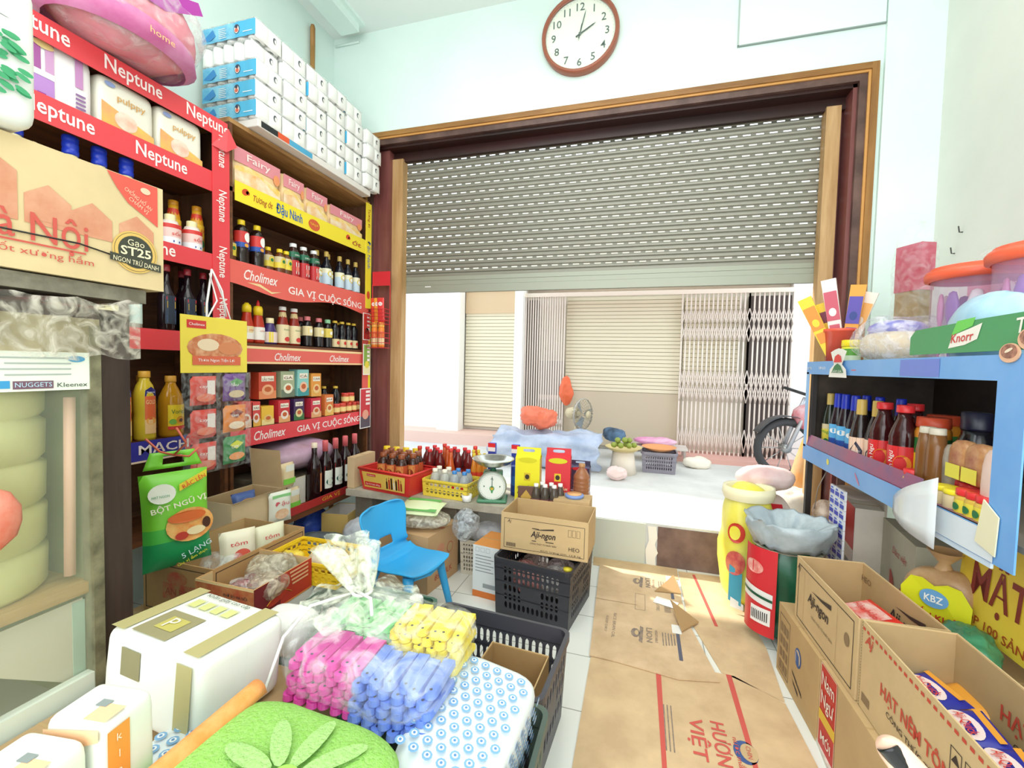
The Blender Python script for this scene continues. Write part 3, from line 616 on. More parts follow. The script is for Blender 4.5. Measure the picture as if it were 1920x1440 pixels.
for y, wd, h, c, c1, c2, s_, lb in [
 (2.0, .12, .15, '#cf4a2f', '#f0b184', '#e88e5c', 'LẨU THÁI', 'orange-red hotpot spice box, upper row left end'),
 (2.15, .105, .155, '#a8b38f', '#f2f0d8', '#6f7d68', 'GÀ', 'grey-green spice box, upper row second'),
 (2.275, .095, .165, '#8fd0cb', '#f3c3a4', '#3f9a9c', 'CÁ', 'turquoise spice box, upper row third'),
 (2.39, .09, .15, '#e99b3f', '#f1cd8e', '#e6ad55', 'CARI', 'golden orange spice box, upper row right end')]:
    pbox('spice_box', lb, 'box', wd, .07, h, c, (-2.06, y, .975 if y < 2.3 else .965), PI/2, spice(c, c1, c2, s_), G)
for i, (x, y) in enumerate(((-2.1, 2.55), (-2.06, 2.62))): P_dip.put((x, y, .83+(.0)), PI/2, 'small dark bottle with gold cap on the fourth shelf, %s of two' % ['left', 'right'][i], group='bottles on the fourth shelf')
P_jar = mkbottle([(.026, 0), (.028, .006), (.028, .05), (.024, .056)], M('#c9502e', .3), capprof(.014, .027, .056), M('#dd4b3e', .35), (.012, .044, .0286, [(1, M('#f0d28a', .5))], None), name='spice_jar', cat='jar')
for i, (y, z) in enumerate([(2.60, 0), (2.665, 0), (2.73, 0), (2.795, 0), (2.85, 0), (2.70, .07), (2.76, .07)]): P_jar.put((-2.04, y, .83+z), PI/2, 'small red-lidded jar at the fourth shelf\'s right end, %s' % ['first of the bottom row', 'second of the bottom row', 'third of the bottom row', 'fourth of the bottom row', 'fifth of the bottom row', 'left one on top', 'right one on top'][i], group='red-lidded jars on the fourth shelf')
# tissue packs on the top shelf of the right unit
PK = M('#e5929b', .45); PKY = M('#f1cf7c', .45, 'card', '#f6e3b0', 12); 
def softpack(name, label, cat, wd, d, h, fcol, loc, rz, draw, group, p=6, amp=.004, seed=0, parent=None):
    m = MB(); rbox(m, wd, d, h, fcol, p=p, nu=28, nv=14, amp=amp, seed=seed)
    if draw: draw(m, front(d+.004), wd, h)
    o = m.build(name, None, (loc[0], loc[1], loc[2]+.002), rz); return tag(o, label, cat, group)
def fairycol(wd, h):
    return None
def mkfairy(m, f, wd, h):
    m.rect(f, -wd*.47, h*.62, wd*.47, h*.94, PK, .0005, 4); m.poly(f, [(-wd*.47, h*.5), (-wd*.2, h*.62), (wd*.2, h*.5), (wd*.47, h*.4), (wd*.47, h*.1), (-wd*.47, h*.1)], M('#f4c64e', .5, 'card', '#f8e6b8', 14), .001)
    m.poly(f, [(-wd*.47, h*.42), (0, h*.5), (wd*.47, h*.22), (wd*.47, h*.06), (-wd*.47, h*.06)], M('#faf0d8', .5, 'card', '#f2b56b', 10), .002); m.ell(f, wd*.38, h*.62, wd*.07, h*.12, M('#ef9a66', .5), .003)
    m.txt(f, 'Fairy', 0, h*.77, h*.22, M('#fbe3e0', .5), min(wd*.5, .15), o=.004, bold=.01)
for i, (y0, y1, z) in enumerate(((1.775, 2.09, .0), (2.1, 2.27, .0), (2.28, 2.48, .0), (2.49, 2.86, .0))):
    softpack('tissue_pack', ['large pink and yellow tissue pack on the second-highest shelf, left end', 'pink and yellow tissue pack, second along that shelf', 'pink and yellow tissue pack, third along that shelf', 'pink and yellow tissue pack sagging slightly at the right end'][i], 'tissue pack', y1-y0, .2, [.235, .225, .215, .19][i], M('#f3cf9a', .45), (-2.12, (y0+y1)/2, 2.06), PI/2, mkfairy, 'pink tissue packs on the right unit', 7, .003, i)
# left unit: tissue packs
def mkpulp(m, f, wd, h):
    m.poly(f, [(-wd*.46, h*.55), (-wd*.1, h*.45), (wd*.46, h*.3), (wd*.46, h*.05), (-wd*.46, h*.05)], M('#f3c660', .5, 'card', '#e8a574', 12), .001)
    m.ell(f, -wd*.05, h*.35, wd*.2, h*.15, M('#eeb9a0', .5, 'card', '#f7e3d0', 20), .002); m.txt(f, 'pulppy', wd*.05, h*.68, h*.15, M('#d8a864', .5), wd*.5, o=.002, bold=.01); m.ell(f, wd*.36, h*.12, wd*.05, h*.06, M('#6d7384', .5), .003); m.ell(f, -wd*.32, h*.85, wd*.09, h*.04, M('#8fa0d0', .5), .002)
def mkpurple(m, f, wd, h):
    for u, c in ((-.42, '#b06aa8'), (-.28, '#d6a8d0'), (-.1, '#a75a9f'), (.02, '#cf9fca'), (.3, '#c78fc2')): m.rect(f, wd*u, h*.5, wd*(u+.08), h*.96, M(c, .5))
    m.rect(f, -wd*.1, h*.05, wd*.1, h*.42, M('#b98ad0', .5)); m.rect(f, -wd*.06, h*.05, wd*.02, h*.2, M('#9a3f9a', .5), .002); m.ell(f, 0, h*.85, wd*.1, h*.05, M('#e9cf8c', .5), .003); m.rect(f, -.03, h*.42, wd*.1, h*.5, WHITE, .002)
    for k in range(6): m.rect(f, wd*.3, h*(.08+k*.06), wd*.4, h*(.11+k*.06), M('#8f6c9f', .5), .002)
softpack('tissue_pack', 'white tissue pack with purple stripes, left end of the upper red shelf', 'tissue pack', .3, .18, .25, M('#faf6f8', .45), (-2.11, 1.04, 2.05), PI/2, mkpurple, None, 9, .001)
for i, y in enumerate((1.305, 1.52)): softpack('tissue_pack', 'cream and golden tissue pack on the upper red shelf, %s of two' % ['left', 'right'][i], 'tissue pack', .205, .18, .235, M('#f3f0e0', .45), (-2.11, y, 2.05), PI/2, mkpulp, 'golden tissue packs', 8, .002, i)
# blue caps
def ribs(z, r, h): return [q for k in range(3) for q in ((r*.93, z+h*k/3), (r, z+h*(k+.3)/3), (r, z+h*(k+.8)/3))]+[(r*.9, z+h), (0, z+h)]
P_det = mkbottle([(.04, 0), (.043, .01), (.043, .17), (.03, .21), (.02, .235), (.02, .26)], M('#e9dfae', .2), ribs(.245, .024, .07), M('#2340c9', .3), (.03, .15, .0435, [(1, M('#f3e7b0', .5))], lambda m, f: m.rect(f, -.02, .05, .02, .12, LBB)), name='detergent_bottle')
for i, (x, y) in enumerate(((-2.06, 1.135), (-2.06, 1.225), (-2.16, 1.285), (-2.06, 1.32), (-2.06, .98))): P_det.put((x, y, 1.69), PI/2, 'bottle with ribbed blue cap peeking over the noodle carton, %s' % ['second from left', 'third from left', 'small one behind', 'rightmost', 'leftmost'][i], group='blue-capped bottles on the red shelf')
P_swk = mkbottle([(.038, 0), (.041, .01), (.04, .08), (.034, .1), (.028, .118)], M('#f1dfd6', .35), capprof(.03, .021, .116), M('#efe2b0', .4), (.01, .1, .0415, [(.35, M('#f2f2f6', .5)), (.45, M('#f0c9c2', .5)), (.2, LBR)], lambda m, f: (m.txt(f, 'sốt', 0, .06, .022, LBR, .04), m.rect(f, -.015, .02, .015, .028, LBB))), name='condiment_bottle')
for i, y in enumerate((1.49, 1.59)): P_swk.put((-2.055, y, 1.69), PI/2, 'white and red condiment bottle with cream cap, %s one' % ['left', 'right'][i], group='condiment bottles on the red shelf')
P_mag = mkbottle([(.028, 0), (.03, .01), (.03, .12), (.026, .17), (.02, .2), (.02, .22)], M('#e1a528', .3), capprof(.024, .02, .215), M('#c8861e', .4), (.03, .15, .0306, [(.5, M('#e8a03a', .5)), (.5, M('#f0c23c', .5))], lambda m, f: (m.txt(f, 'ĐẬM', 0, .12, .02, LBR, .04), m.ell(f, 0, .06, .015, .02, LBG))), lambda t: MB().lathe([(.026, .17), (.0215, .2)], M('#d9422e', .4), 12, cap=False).build('neck_label', t), name='seasoning_bottle')
for i, (x, y) in enumerate(((-2.13, 1.56), (-2.10, 1.65))): P_mag.put((x, y, 1.69), PI/2, 'tall golden seasoning bottle on the red shelf, %s one' % ['left', 'right'][i], group='golden seasoning bottles')
def d_sd(m, f): m.rect(f, -.026, .03, .026, .155, M('#1f2c3f', .4), n=4); m.rect(f, -.02, .135, .02, .15, LBR, .002); m.rect(f, -.018, .1, .018, .13, M('#c8a548', .5), .002); m.rect(f, -.02, .035, .02, .09, M('#4a6a9a', .5, 'card', '#253450', 60), .002)
P_dk = mkbottle(glassprof(.285, .033, .52, rn=.36), M('#1c1016', .1), capprof(.03, .015, .262), M('#8f1f2a', .35), None, lambda t: (lambda m: (d_sd(m, cyl(.034)), m.build('paper_label', t)))(MB()), name='dark_sauce_bottle')
for i, (x, y) in enumerate(((-2.04, 1.46), (-2.1, 1.5), (-2.04, 1.555), (-2.12, 1.59), (-2.05, 1.64))): P_dk.put((x, y, 1.315), PI/2, 'tall blackish bottle with dark red cap, middle red shelf, %s' % ['leftmost in front', 'second, set back', 'third, in front', 'fourth, set back', 'rightmost'][i], group='dark bottles on the middle red shelf')
P_pale = mkbottle([(.022, 0), (.022, .2), (.012, .22), (.012, .25)], M('#e6efe8', .3), None, None, (.02, .19, .0224, [(.75, M('#d9f0ea', .5)), (.25, M('#e4556a', .5))], None), name='pale_bottle')
P_pale.put((-2.04, 1.335, 1.315), PI/2, 'narrow pale mint bottle beside the black bottles')
P_pl2 = mkbottle([(.035, 0), (.036, .09), (.02, .11)], M('#f0e6b8', .4), capprof(.02, .022, .108), M('#2c3a8a', .4), None, name='condiment_jar')
P_pl2.put((-2.045, 1.235, 1.315), PI/2, 'cream jar with navy lid just right of the showcase top')
# cooking oil bottles
def d_oil(m, f):
    m.rect(f, -.022, .03, .022, .19, M('#e86a38', .4), .001, 5); m.rect(f, -.022, .03, .022, .09, M('#f2c58a', .4), .0015, 5); m.poly(f, [(-.022, .19), (.022, .19), (.02, .215), (0, .23), (-.02, .215)], M('#2d2f8c', .4), .0015); m.txt(f, 'GOLD', 0, .165, .026, M('#f7dca0', .5), .036); m.txt(f, 'Neptune', 0, .206, .012, WHITE, .03, o=.003)
    m.ell(f, 0, .085, .018, .016, M('#f0a848', .4), .002)
P_oil1 = mkbottle([(.036, 0), (.039, .012), (.039, .09), (.036, .11), (.039, .13), (.038, .2), (.03, .235), (.019, .255), (.018, .275)], M('#dcc03a', .08), capprof(.028, .021, .268), M('#e0a93a', .4), None, lambda t: (lambda m: (d_oil(m, cyl(.0395)), m.build('paper_label', t)))(MB()), name='oil_bottle')
def d_or(m, f): m.rect(f, -.04, .035, .04, .145, M('#f2d426', .4), .001, 8); m.rect(f, -.04, .035, .04, .05, LBR, .0015, 8); m.txt(f, 'Voriet', 0, .115, .028, M('#2f7a3a', .5), .055, o=.003); m.ell(f, .008, .075, .02, .018, M('#e8a21e', .4), .003); m.ell(f, .008, .075, .008, .008, M('#5a3216', .4), .004); m.ell(f, -.022, .07, .014, .012, M('#7ab648', .4), .003)
P_oil2 = mkbottle([(.044, 0), (.047, .012), (.047, .15), (.044, .18), (.03, .215), (.02, .235), (.019, .25)], M('#c08a20', .08), capprof(.028, .021, .246), M('#d9a03a', .4), None, lambda t: (lambda m: (d_or(m, cyl(.0475)), m.build('paper_label', t)))(MB()), name='oil_bottle')
P_oil1.put((-2.04, 1.27, .84), PI/2, 'yellow cooking oil bottle mostly hidden by the showcase post', group='oil bottles')
P_oil1.put((-2.04, 1.365, .84), PI/2, 'tall yellow cooking oil bottle with orange label, in full view', group='oil bottles')
P_oil1.put((-2.14, 1.31, .84), PI/2, 'yellow cooking oil bottle standing behind the first two', group='oil bottles')
P_oil2.put((-2.04, 1.475, .84), PI/2, 'rounder brown-gold oil bottle with yellow sunflower label', group='oil bottles')
P_oil2.put((-2.15, 1.43, .84), PI/2, 'oil bottle with gold cap behind the sunflower-label one', group='oil bottles')
# hanging sauce bottle tied with white string
hb = P_sht.put((-1.93, 1.63, 1.24), PI/2, 'small jar of brown sauce hung on white string over the sachet card'); KET_ = None
o = MB().tube([(-1.93, 1.66, 1.4), (-1.93, 1.64, 1.52), (-1.97, 1.62, 1.62)], .004, WHITE, 5).tube([(-1.93, 1.56, 1.28), (-1.94, 1.57, 1.45), (-1.97, 1.62, 1.62)], .005, WHITE, 5).tube([(-1.9, 1.69, 1.3), (-1.93, 1.66, 1.45), (-1.97, 1.62, 1.62)], .003, WHITE, 5).build('string'); tag(o, 'white plastic string holding the small jar', 'string')

# ------------------------------------------------------------ hanging card with sachets
XC = -1.78
def YZ(px, py, X=XC): p = at(px, py, 'x', X); return p.y, p.z
ya, za = YZ(337, 588); yb, zb = YZ(462, 602); yc, zc = YZ(345, 893); yd, zd = YZ(465, 870)
cw = yb-ya; ch = za-zc
t = thing('sachet_display', 'hanging yellow card with clear pockets of spice sachets in front of the shelves', 'display', (XC, (ya+yb)/2, za), PI/2)
f = lambda u, v, o: (u, -.003-o, v)
hc = ch*.36
m = MB().box(-cw/2, cw/2, -.003, .0, -hc, 0, M('#f2dc4e', .4)); m.rect(f, -cw*.42, -hc*.22, -cw*.15, -hc*.08, LBR); m.txt(f, 'Cholimex', -cw*.285, -hc*.15, .016, WHITE, cw*.22, o=.003)
m.ell(f, 0, -hc*.55, cw*.42, hc*.26, M('#e8b48a', .5, 'card', '#c96f42', 24)); m.ell(f, -cw*.12, -hc*.5, cw*.16, hc*.11, M('#f0d9b8', .5), .002); m.ell(f, cw*.2, -hc*.55, cw*.18, hc*.12, M('#d98a5c', .5), .0025); m.rect(f, -cw*.35, -hc*.86, cw*.38, -hc*.7, M('#dd6a4a', .5), .003); m.txt(f, 'Thơm Ngon Tiện Lợi', 0, -hc*.78, .018, WHITE, cw*.55, o=.004); m.build('header_card', t)
cols = [('#d9493c', '#f0e6e0', '#e87c60'), ('#6b3a8c', '#4f9a4a', '#d8c29a'), ('#d9443a', '#f0e6e0', '#e87c60'), ('#e88a3a', '#8f3a2a', '#f0dcc0'), ('#d9443a', '#f0e6e0', '#e87c60'), ('#2f8a4a', '#d8dc4a', '#f0a060')]
for i in range(6):
    r, c = divmod(i, 2); pw, ph = cw*.38, (ch-hc)/3*.86; X0 = -cw*.235 if c == 0 else cw*.24; zt = -hc-(ch-hc)*(r+1)/3+.006+c*.008
    m = MB(); pillow(m, pw, ph, .022, M(cols[i][0], .3), Matrix.Translation((X0, -.018, zt))); g = lambda u, v, o, X0=X0, zt=zt: (X0+u, -.031-o, zt+v)
    m.rect(g, pw*.06, ph*.35, pw*.36, ph*.85, M(cols[i][1], .4)) if i % 2 == 0 else m.poly(g, [(-pw*.3, ph*.7), (0, ph*.85), (pw*.3, ph*.72), (0, ph*.52)], M(cols[i][1], .4))
    m.ell(g, 0, ph*.26, pw*.34, ph*.14, M(cols[i][2], .4), .001); m.txt(g, ['cay', 'lẩu', 'cay', 'cam', 'cay', 'CARI'][i], -pw*.08, ph*.62, .018, WHITE, pw*.3, o=.002)
    o = m.build('sachet'); o.location = (XC, (ya+yb)/2, za); o.rotation_euler = (0, 0, PI/2)
    tag(o, ['red sachet in the top left pocket', 'purple and green sachet in the top right pocket', 'red sachet in the middle left pocket', 'orange sachet in the middle right pocket', 'red sachet in the bottom left pocket', 'green and yellow sachet in the bottom right pocket'][i]+' of the hanging display', 'sachet', 'sachets in the hanging display')
m = MB()
for c in (0, 1):
    for r in range(3):
        x0 = -cw*.5+c*cw*.5; z1 = -hc-(ch-hc)*r/3; z0_ = -hc-(ch-hc)*(r+1)/3
        m.grid(lambda a, b, x0=x0, z0_=z0_, z1=z1: (x0+.003+(cw*.5-.006)*a, -.034-.012*math.sin(a*PI)*math.sin(min(1, b*1.3)*PI) if 0 < a < 1 else -.001, z0_+(z1-z0_)*b), 24, 6, film(.11, '#f0f4f2', 30))
m.build('pocket', t)
ty = (ya+yb)/2
o = MB().tube([(XC, ty-.04, za-.01), (XC-.04, ty+.04, za+.08), (XC-.18, ty+.12, za+.22)], .0035, WHITE, 5).build('string'); tag(o, 'white cord the sachet card hangs from', 'string')

# ------------------------------------------------------------ toilet paper on top of the right unit
TPW = M('#f4f4f0', .8); TPF = M('#eef5f5', .35, 'card', '#dfeef2', 9)
def mktp(blue=True):
    def mk():
        t = thing('toilet_paper_pack', 'x', 'toilet paper')
        for i in range(5):
            for j in range(2):
                m = MB(); X = Matrix.Translation((-.14+i*.07, -.043+j*.086, 0)); m.lathe([(.016, .004), (.034, .004), (.0365, .012), (.0365, .088), (.034, .096), (.016, .096), (.016, .004)], TPW, 14, X, cap=False, sy=1.15); m.build('toilet_roll', t)
        if blue:
            m = MB(); f = lambda u, v, o: (u, -.088-o, v)
            m.grid(lambda a, b: (-.178+.356*a, -.088-.0025*abs(math.sin(a*5*PI)), .01+.078*b), 30, 1, lambda a, b: M('#4fb3dc', .4) if a > .62 else M('#8fd0e8', .4, 'card', '#58aed6', 18))
            m.ell(f, .06, .052, .019, .024, M('#3a4a60', .4), .003); m.ell(f, .06, .05, .015, .019, WHITE, .004); m.ell(f, .06, .045, .011, .01, M('#e0664a', .5), .005); m.ell(f, .06, .062, .009, .008, M('#38304a', .5), .006)
            for k in range(6): m.rect(f, -.06, .022+k*.009, -.01-.006*(k % 2), .025+k*.009, WHITE, .0035)
            m.poly(f, [(-.17, .03), (-.1, .075), (-.08, .04), (-.12, .02)], M('#2f86c8', .4), .0035); m.rect(f, .1, .03, .16, .034, WHITE, .0035); m.build('printed_film', t)
        m = MB(); m.grid(lambda a, b: (.172+.012*abs(math.sin(a*2*PI))**.5*math.sin(min(1, max(0, b))*PI)**.3, -.086+.172*a, .004+.092*b), 20, 8, TPW); g = lambda u, v, o: (.1835+o, u, v)
        m.ell(g, .03, .05, .012, .016, M('#5a5f66', .5)); m.ell(g, .033, .047, .007, .011, M('#f3efe8', .5), .002); m.grid(lambda a, b: (-.178+.356*a, -.086+.172*b, .0975), 1, 1, film(.5, '#f4fafa', 20)); m.build('film_wrap', t)
        return t
    return Proto(mk)
P_tp, P_tpw = mktp(True), mktp(False)
for lay in range(5):
    for c in range(6):
        if lay == 4 and c == 5: continue
        p = P_tpw if (lay == 3 and c == 0) or (c > 0 and (c+lay*2) % 4) else P_tp
        dx = rnd.uniform(-.008, .008) + (.0 if c < 5 else .03)
        if lay == 3 and c == 0: dx = -.03
        lb = 'toilet paper pack above the shelves, %s layer, %s' % (['bottom', 'second', 'third', 'fourth', 'top'][lay], ['leftmost column', 'second column', 'third column', 'fourth column', 'fifth column', 'rightmost column'][c])
        p.put((-2.115+dx, 1.93+c*.1795, 2.44+lay*.1005), 0, lb, group='stacked toilet paper packs')
o = pbox('flat_carton', 'thin flattened carton with orange and blue print under the toilet paper', 'cardboard', .98, .33, .04, '#e9e3dc', (-2.1, 2.34, 2.397), PI/2, lambda m, f, wd, h: (m.rect(f, -.47, .005, -.36, h-.004, BLACK), m.rect(f, -.36, .005, -.28, h-.004, M('#e0562c', .5)), m.rect(f, -.28, .005, -.1, h-.004, M('#4fa6cc', .5))))
o = MB().lathe([(.017, 0), (.017, .13), (.012, .15), (0, .155)], M('#b5854a', .6, 'woodz', '#8f6230', 20), 10).lathe([(.012, -.7), (.017, 0)], M('#b5854a', .6), 10).build('wooden_pole'); o.location = (-2.325, 2.69, 3.43); tag(o, 'brown wooden pole end rising behind the toilet paper by the wall', 'pole')
# pink bedding bag on top of the left unit
t = thing('bedding_bag', 'round clear bag of pink and magenta bedding on top of the red shelving', 'bag', (-1.99, 1.26, 2.368))
m = MB(); rbox(m, .34, .5, .30, M('#ee9fa6', .7, 'card', '#e48a9a', 9), p=2.6, nu=28, nv=16, amp=.02, seed=3); m.build('folded_bedding', t)
m = MB(); m.lathe([(.16, .02), (.19, .05), (.185, .1)], M('#c9679c', .5, 'card', '#d98fb8', 9), 28, cap=False, sx=1, sy=1.42)
f = lambda u, v, o: (.197+o, u, v); m.txt(f, 'home', 0.02, .05, .035, M('#e9bd7a', .5), .09, o=.002); m.build('lower_band', t)
m = MB(); m.poly(lambda u, v, o: (.165+o, u, v), [(-.2, .15), (.05, .17), (.2, .26), (.18, .3), (0, .22), (-.2, .2)], M('#a9309c', .5), .01); m.build('magenta_trim', t)
m = MB(); rbox(m, .38, .54, .34, film(.2, '#fbeff2', 12), p=2.8, nu=24, nv=14, amp=.03, seed=8); m.build('clear_cover', t)

# ------------------------------------------------------------ low ledge with wine bottles
t = thing('display_ledge', 'low wooden ledge with a red printed edge carrying dark bottles', 'shelf', (0, 0, 0))
LZ = .355
MB().box(-2.33, -1.80, 1.88, 2.68, LZ-.04, LZ, WOODD).build('board', t); m = MB().box(-1.80, -1.795, 1.9, 2.68, LZ-.005, LZ+.04, M('#b5302f', .4)); m.txt(fx(-1.795), 'GIA VỊ', 2.25, LZ+.017, .03, GOLD, .16); m.build('edge_strip', t)
for y in (1.89, 2.62): (MB().box(-1.86, -1.82, y, y+.04, 0, LZ-.04, WOODD).build('leg', t) if y > 2 else None); MB().box(-2.3, -2.26, y, y+.04, 0, LZ-.04, WOODD).build('leg', t)
def d_wn(m, f): m.rect(f, -.038, .06, .038, .17, M('#e7ece2', .5), .001, 6); m.poly(f, [(-.038, .15), (.0, .165), (.038, .2), (-.038, .2)], LBR, .0015); m.ell(f, 0, .1, .03, .022, M('#1e5a4a', .5), .002); m.ell(f, 0, .1, .018, .01, M('#dfe8d8', .5), .003)
P_wn = mkbottle([(.038, 0), (.041, .008), (.041, .2), (.034, .235), (.018, .265), (.0155, .29), (.0155, .33)], M('#200d10', .08), [(.017, .285), (.0175, .345), (.015, .352), (0, .352)], M('#dd6a6e', .4), None, lambda t: (lambda m: (d_wn(m, cyl(.0415)), m.build('paper_label', t)))(MB()), name='wine_bottle')
def d_wn2(m, f): m.rect(f, 0, .06, .038, .17, M('#d98a5a', .5), .001, 4)
P_wn2 = mkbottle([(.038, 0), (.041, .008), (.041, .2), (.034, .235), (.018, .265), (.0155, .29), (.0155, .33)], M('#200d10', .08), capprof(.03, .017, .322), M('#efe0c8', .4), None, lambda t: (lambda m: (d_wn2(m, cyl(.0415)), m.build('paper_label', t)))(MB()), name='wine_bottle')
P_wn2.put((-1.86, 2.18, LZ), PI/2, 'dark bottle with cream cap and orange label, leftmost on the low ledge', group='dark bottles on the low ledge')
for i, y in enumerate((2.275, 2.37, 2.465, 2.565)): P_wn.put((-1.86, y, LZ), PI/2, 'dark wine-like bottle with pink capsule on the low ledge, %s' % ['first after the cream-capped one', 'third from the right', 'second from the right'.replace('second', 'second'), 'rightmost'][i] if i != 1 else 'dark wine-like bottle with pink capsule on the low ledge, middle of the row of five', group='dark bottles on the low ledge')
# ============================================================ glass showcase, nearest left
CB = card('#cfae7b'); CBI = card('#c2a06c')
def carton(name, label, wd, d, h, loc, rz=0, col='#cfae7b', inner='#bb9a66', draw=None, flaps=None, group=None, t=.004, cat='carton', open_=True):
    """cardboard carton: walls with thickness, printed faces, optional open top flaps [(side, length, lean)]"""
    m = MB(); c = card(col); ci = card(inner)
    if open_:
        m.box(-wd/2, wd/2, -d/2, d/2, 0, t, c)
        for x0, x1, y0, y1 in ((-wd/2, wd/2, -d/2, -d/2+t), (-wd/2, wd/2, d/2-t, d/2), (-wd/2, -wd/2+t, -d/2+t, d/2-t), (wd/2-t, wd/2, -d/2+t, d/2-t)): m.box(x0, x1, y0, y1, t, h, c)
        for x0, x1, y0, y1 in ((-wd/2+t, wd/2-t, d/2-t-.0008, d/2-t), (-wd/2+t, wd/2-t, -d/2+t, -d/2+t+.0008), (-wd/2+t, -wd/2+t+.0008, -d/2+t, d/2-t), (wd/2-t-.0008, wd/2-t, -d/2+t, d/2-t)): m.box(x0, x1, y0, y1, t, h-.003, ci)
    else:
        m.box(-wd/2, wd/2, -d/2, d/2, 0, h, c); m.box(-wd/2, wd/2, -.003, .003, h, h+.0008, ci)
    for side, ln, lean in (flaps or []):
        s_, cz = math.sin(lean)*ln, math.cos(lean)*ln
        if side == 'b': m.add([(-wd/2, d/2, h), (wd/2, d/2, h), (wd/2, d/2+s_, h+cz), (-wd/2, d/2+s_, h+cz)], [(0, 1, 2, 3)], ci)
        if side == 'r': m.add([(wd/2, -d/2, h), (wd/2, d/2, h), (wd/2+s_, d/2, h+cz), (wd/2+s_, -d/2, h+cz)], [(0, 1, 2, 3)], ci)
        if side == 'l': m.add([(-wd/2, -d/2, h), (-wd/2, d/2, h), (-wd/2-s_, d/2, h+cz), (-wd/2-s_, -d/2, h+cz)], [(0, 1, 2, 3)], ci)
        if side == 'f': m.add([(-wd/2, -d/2, h), (wd/2, -d/2, h), (wd/2, -d/2-s_, h+cz), (-wd/2, -d/2-s_, h+cz)], [(0, 1, 2, 3)], ci)
    if draw: draw(m, wd, d, h)
    o = m.build(name, None, (loc[0], loc[1], loc[2]+.001), rz); return tag(o, label, cat, group)
t = thing('glass_showcase', 'dark-framed glass showcase cabinet of yellowed jars, nearest on the left', 'showcase', (0, 0, 0))
POST = M('#3f3028', .5, 'woodz', '#2d211b', 30); POST2 = M('#8a8668', .5, 'card', '#5d5a44', 20)
MB().box(-1.30, -1.25, .738, .803, 0, 1.30, POST).build('post', t); MB().box(-1.28, -1.243, .715, .737, .34, 1.27, POST2).build('glazing_bead', t)
MB().box(-1.85, -1.80, .74, .8, 0, 1.30, POST).build('post', t)
MB().box(-1.85, -1.25, -.3, .8, 1.285, 1.31, POST).build('top_panel', t)
MB().box(-1.85, -1.256, -.3, .74, .2, .345, M('#cfd6c4', .5)).build('base_panel', t)
MB().box(-1.27, -1.246, -.3, .737, .385, .435, M('#dfe9da', .3)).build('lower_rail', t)
MB().box(-1.27, -1.247, -.3, .737, 1.19, 1.285, M('#b5a983', .5, 'card', '#8d8362', 12)).build('upper_rail', t)
MB().box(-1.82, -1.262, -.3, .735, .628, .655, M('#c9a870', .6, 'woody', '#9c7b48', 20)).build('inner_shelf', t)
MB().box(-1.82, -1.80, -.3, .735, .345, 1.285, M('#8f9474', .6, 'card', '#767c5c', 5)).build('back_panel', t)
MB().box(-1.82, -1.262, .72, .735, .345, 1.285, M('#9aa07c', .6, 'card', '#80875f', 5)).build('side_panel', t)
MB().box(-1.256, -1.252, -.3, .737, .345, 1.19, M('#dfe8c8', .08, alpha=.10)).build('glass_pane', t)
m = MB().box(-1.248, -1.246, .2, .722, 1.12, 1.205, M('#e8efe0', .6)); f = fx(-1.246)
for k in range(4): m.rect(f, .56+(k % 2)*.01, 1.19-k*.012, .68, 1.193-k*.012, M('#aab3ad', .6))
m.ell(f, .69, 1.19, .016, .007, M('#4a9ac4', .5)); m.rect(f, .5, 1.127, .578, 1.143, M('#3f9bd0', .5)); m.rect(f, .582, 1.125, .648, 1.142, M('#7a5a6a', .5), .001); m.txt(f, 'NUGGETS', .615, 1.134, .014, M('#bfe0f0', .5), .06, o=.002); m.txt(f, 'Kleenex', .682, 1.132, .014, M('#3f453f', .5), .055); m.build('price_notice', t)
def d_jug(wd): return None
JG = M('#d3d296', .45, 'card', '#c6c585', 3)
for i, y in enumerate((.56, .245)):
    m = MB(); prof = []
    for k in range(5):
        z = k*.1; prof += [(.138, z), (.148, z+.012), (.150, z+.09), (.138, z+.0985)]
    prof += [(.12, .52), (0, .52)]
    m.lathe(prof, JG, 36); o = m.build('stacked_tubs'); o.location = (-1.43, y, .656)
    tag(o, 'tall stack of pale yellow-green plastic tubs behind the showcase glass, %s' % ['farther from the camera' if i == 0 else 'nearest the frame edge'][0], 'tubs', 'stacked tubs in the showcase')
o = MB().tube([(-1.30, .70, .672), (-1.29, .70, 1.1)], .012, M('#e2b59c', .5)).build('pale_rod'); tag(o, 'pale pink upright rod beside the stacked tubs behind the glass', 'rod')
m = MB(); rbox(m, .07, .22, .16, M('#f07a60', .4, 'card', '#f5a48f', 20), p=2, amp=.03, seed=4); m.lathe([(.03, .12), (.02, .18), (.045, .25)], M('#f07a60', .4), 12, cap=False); o = m.build('plastic_bag'); o.location = (-1.205, .47, .78); tag(o, 'coral plastic bag hanging on the showcase glass at the left edge', 'bag')
m = MB(); rbox(m, .18, .2, .15, M('#e6ece0', .5), p=2.2, amp=.012, seed=6); o = m.build('plastic_bag'); o.location = (-1.45, .40, .357); tag(o, 'white bag inside the bottom of the glass showcase', 'bag')
m = MB(); m.box(-.01, 0, 0, .28, 0, .25, M('#b9b59c', .5)); 
o = MB().add([(-1.30, .45, .60), (-1.275, .71, .40), (-1.275, .71, .615)], [(0, 1, 2)], M('#c3bfa8', .45)).box(-1.285, -1.275, .69, .714, .40, .61, M('#a9c4b0', .3)).build('folded_board'); solid(o, .004); tag(o, 'triangular pale board leaning behind the showcase glass under its shelf', 'board')
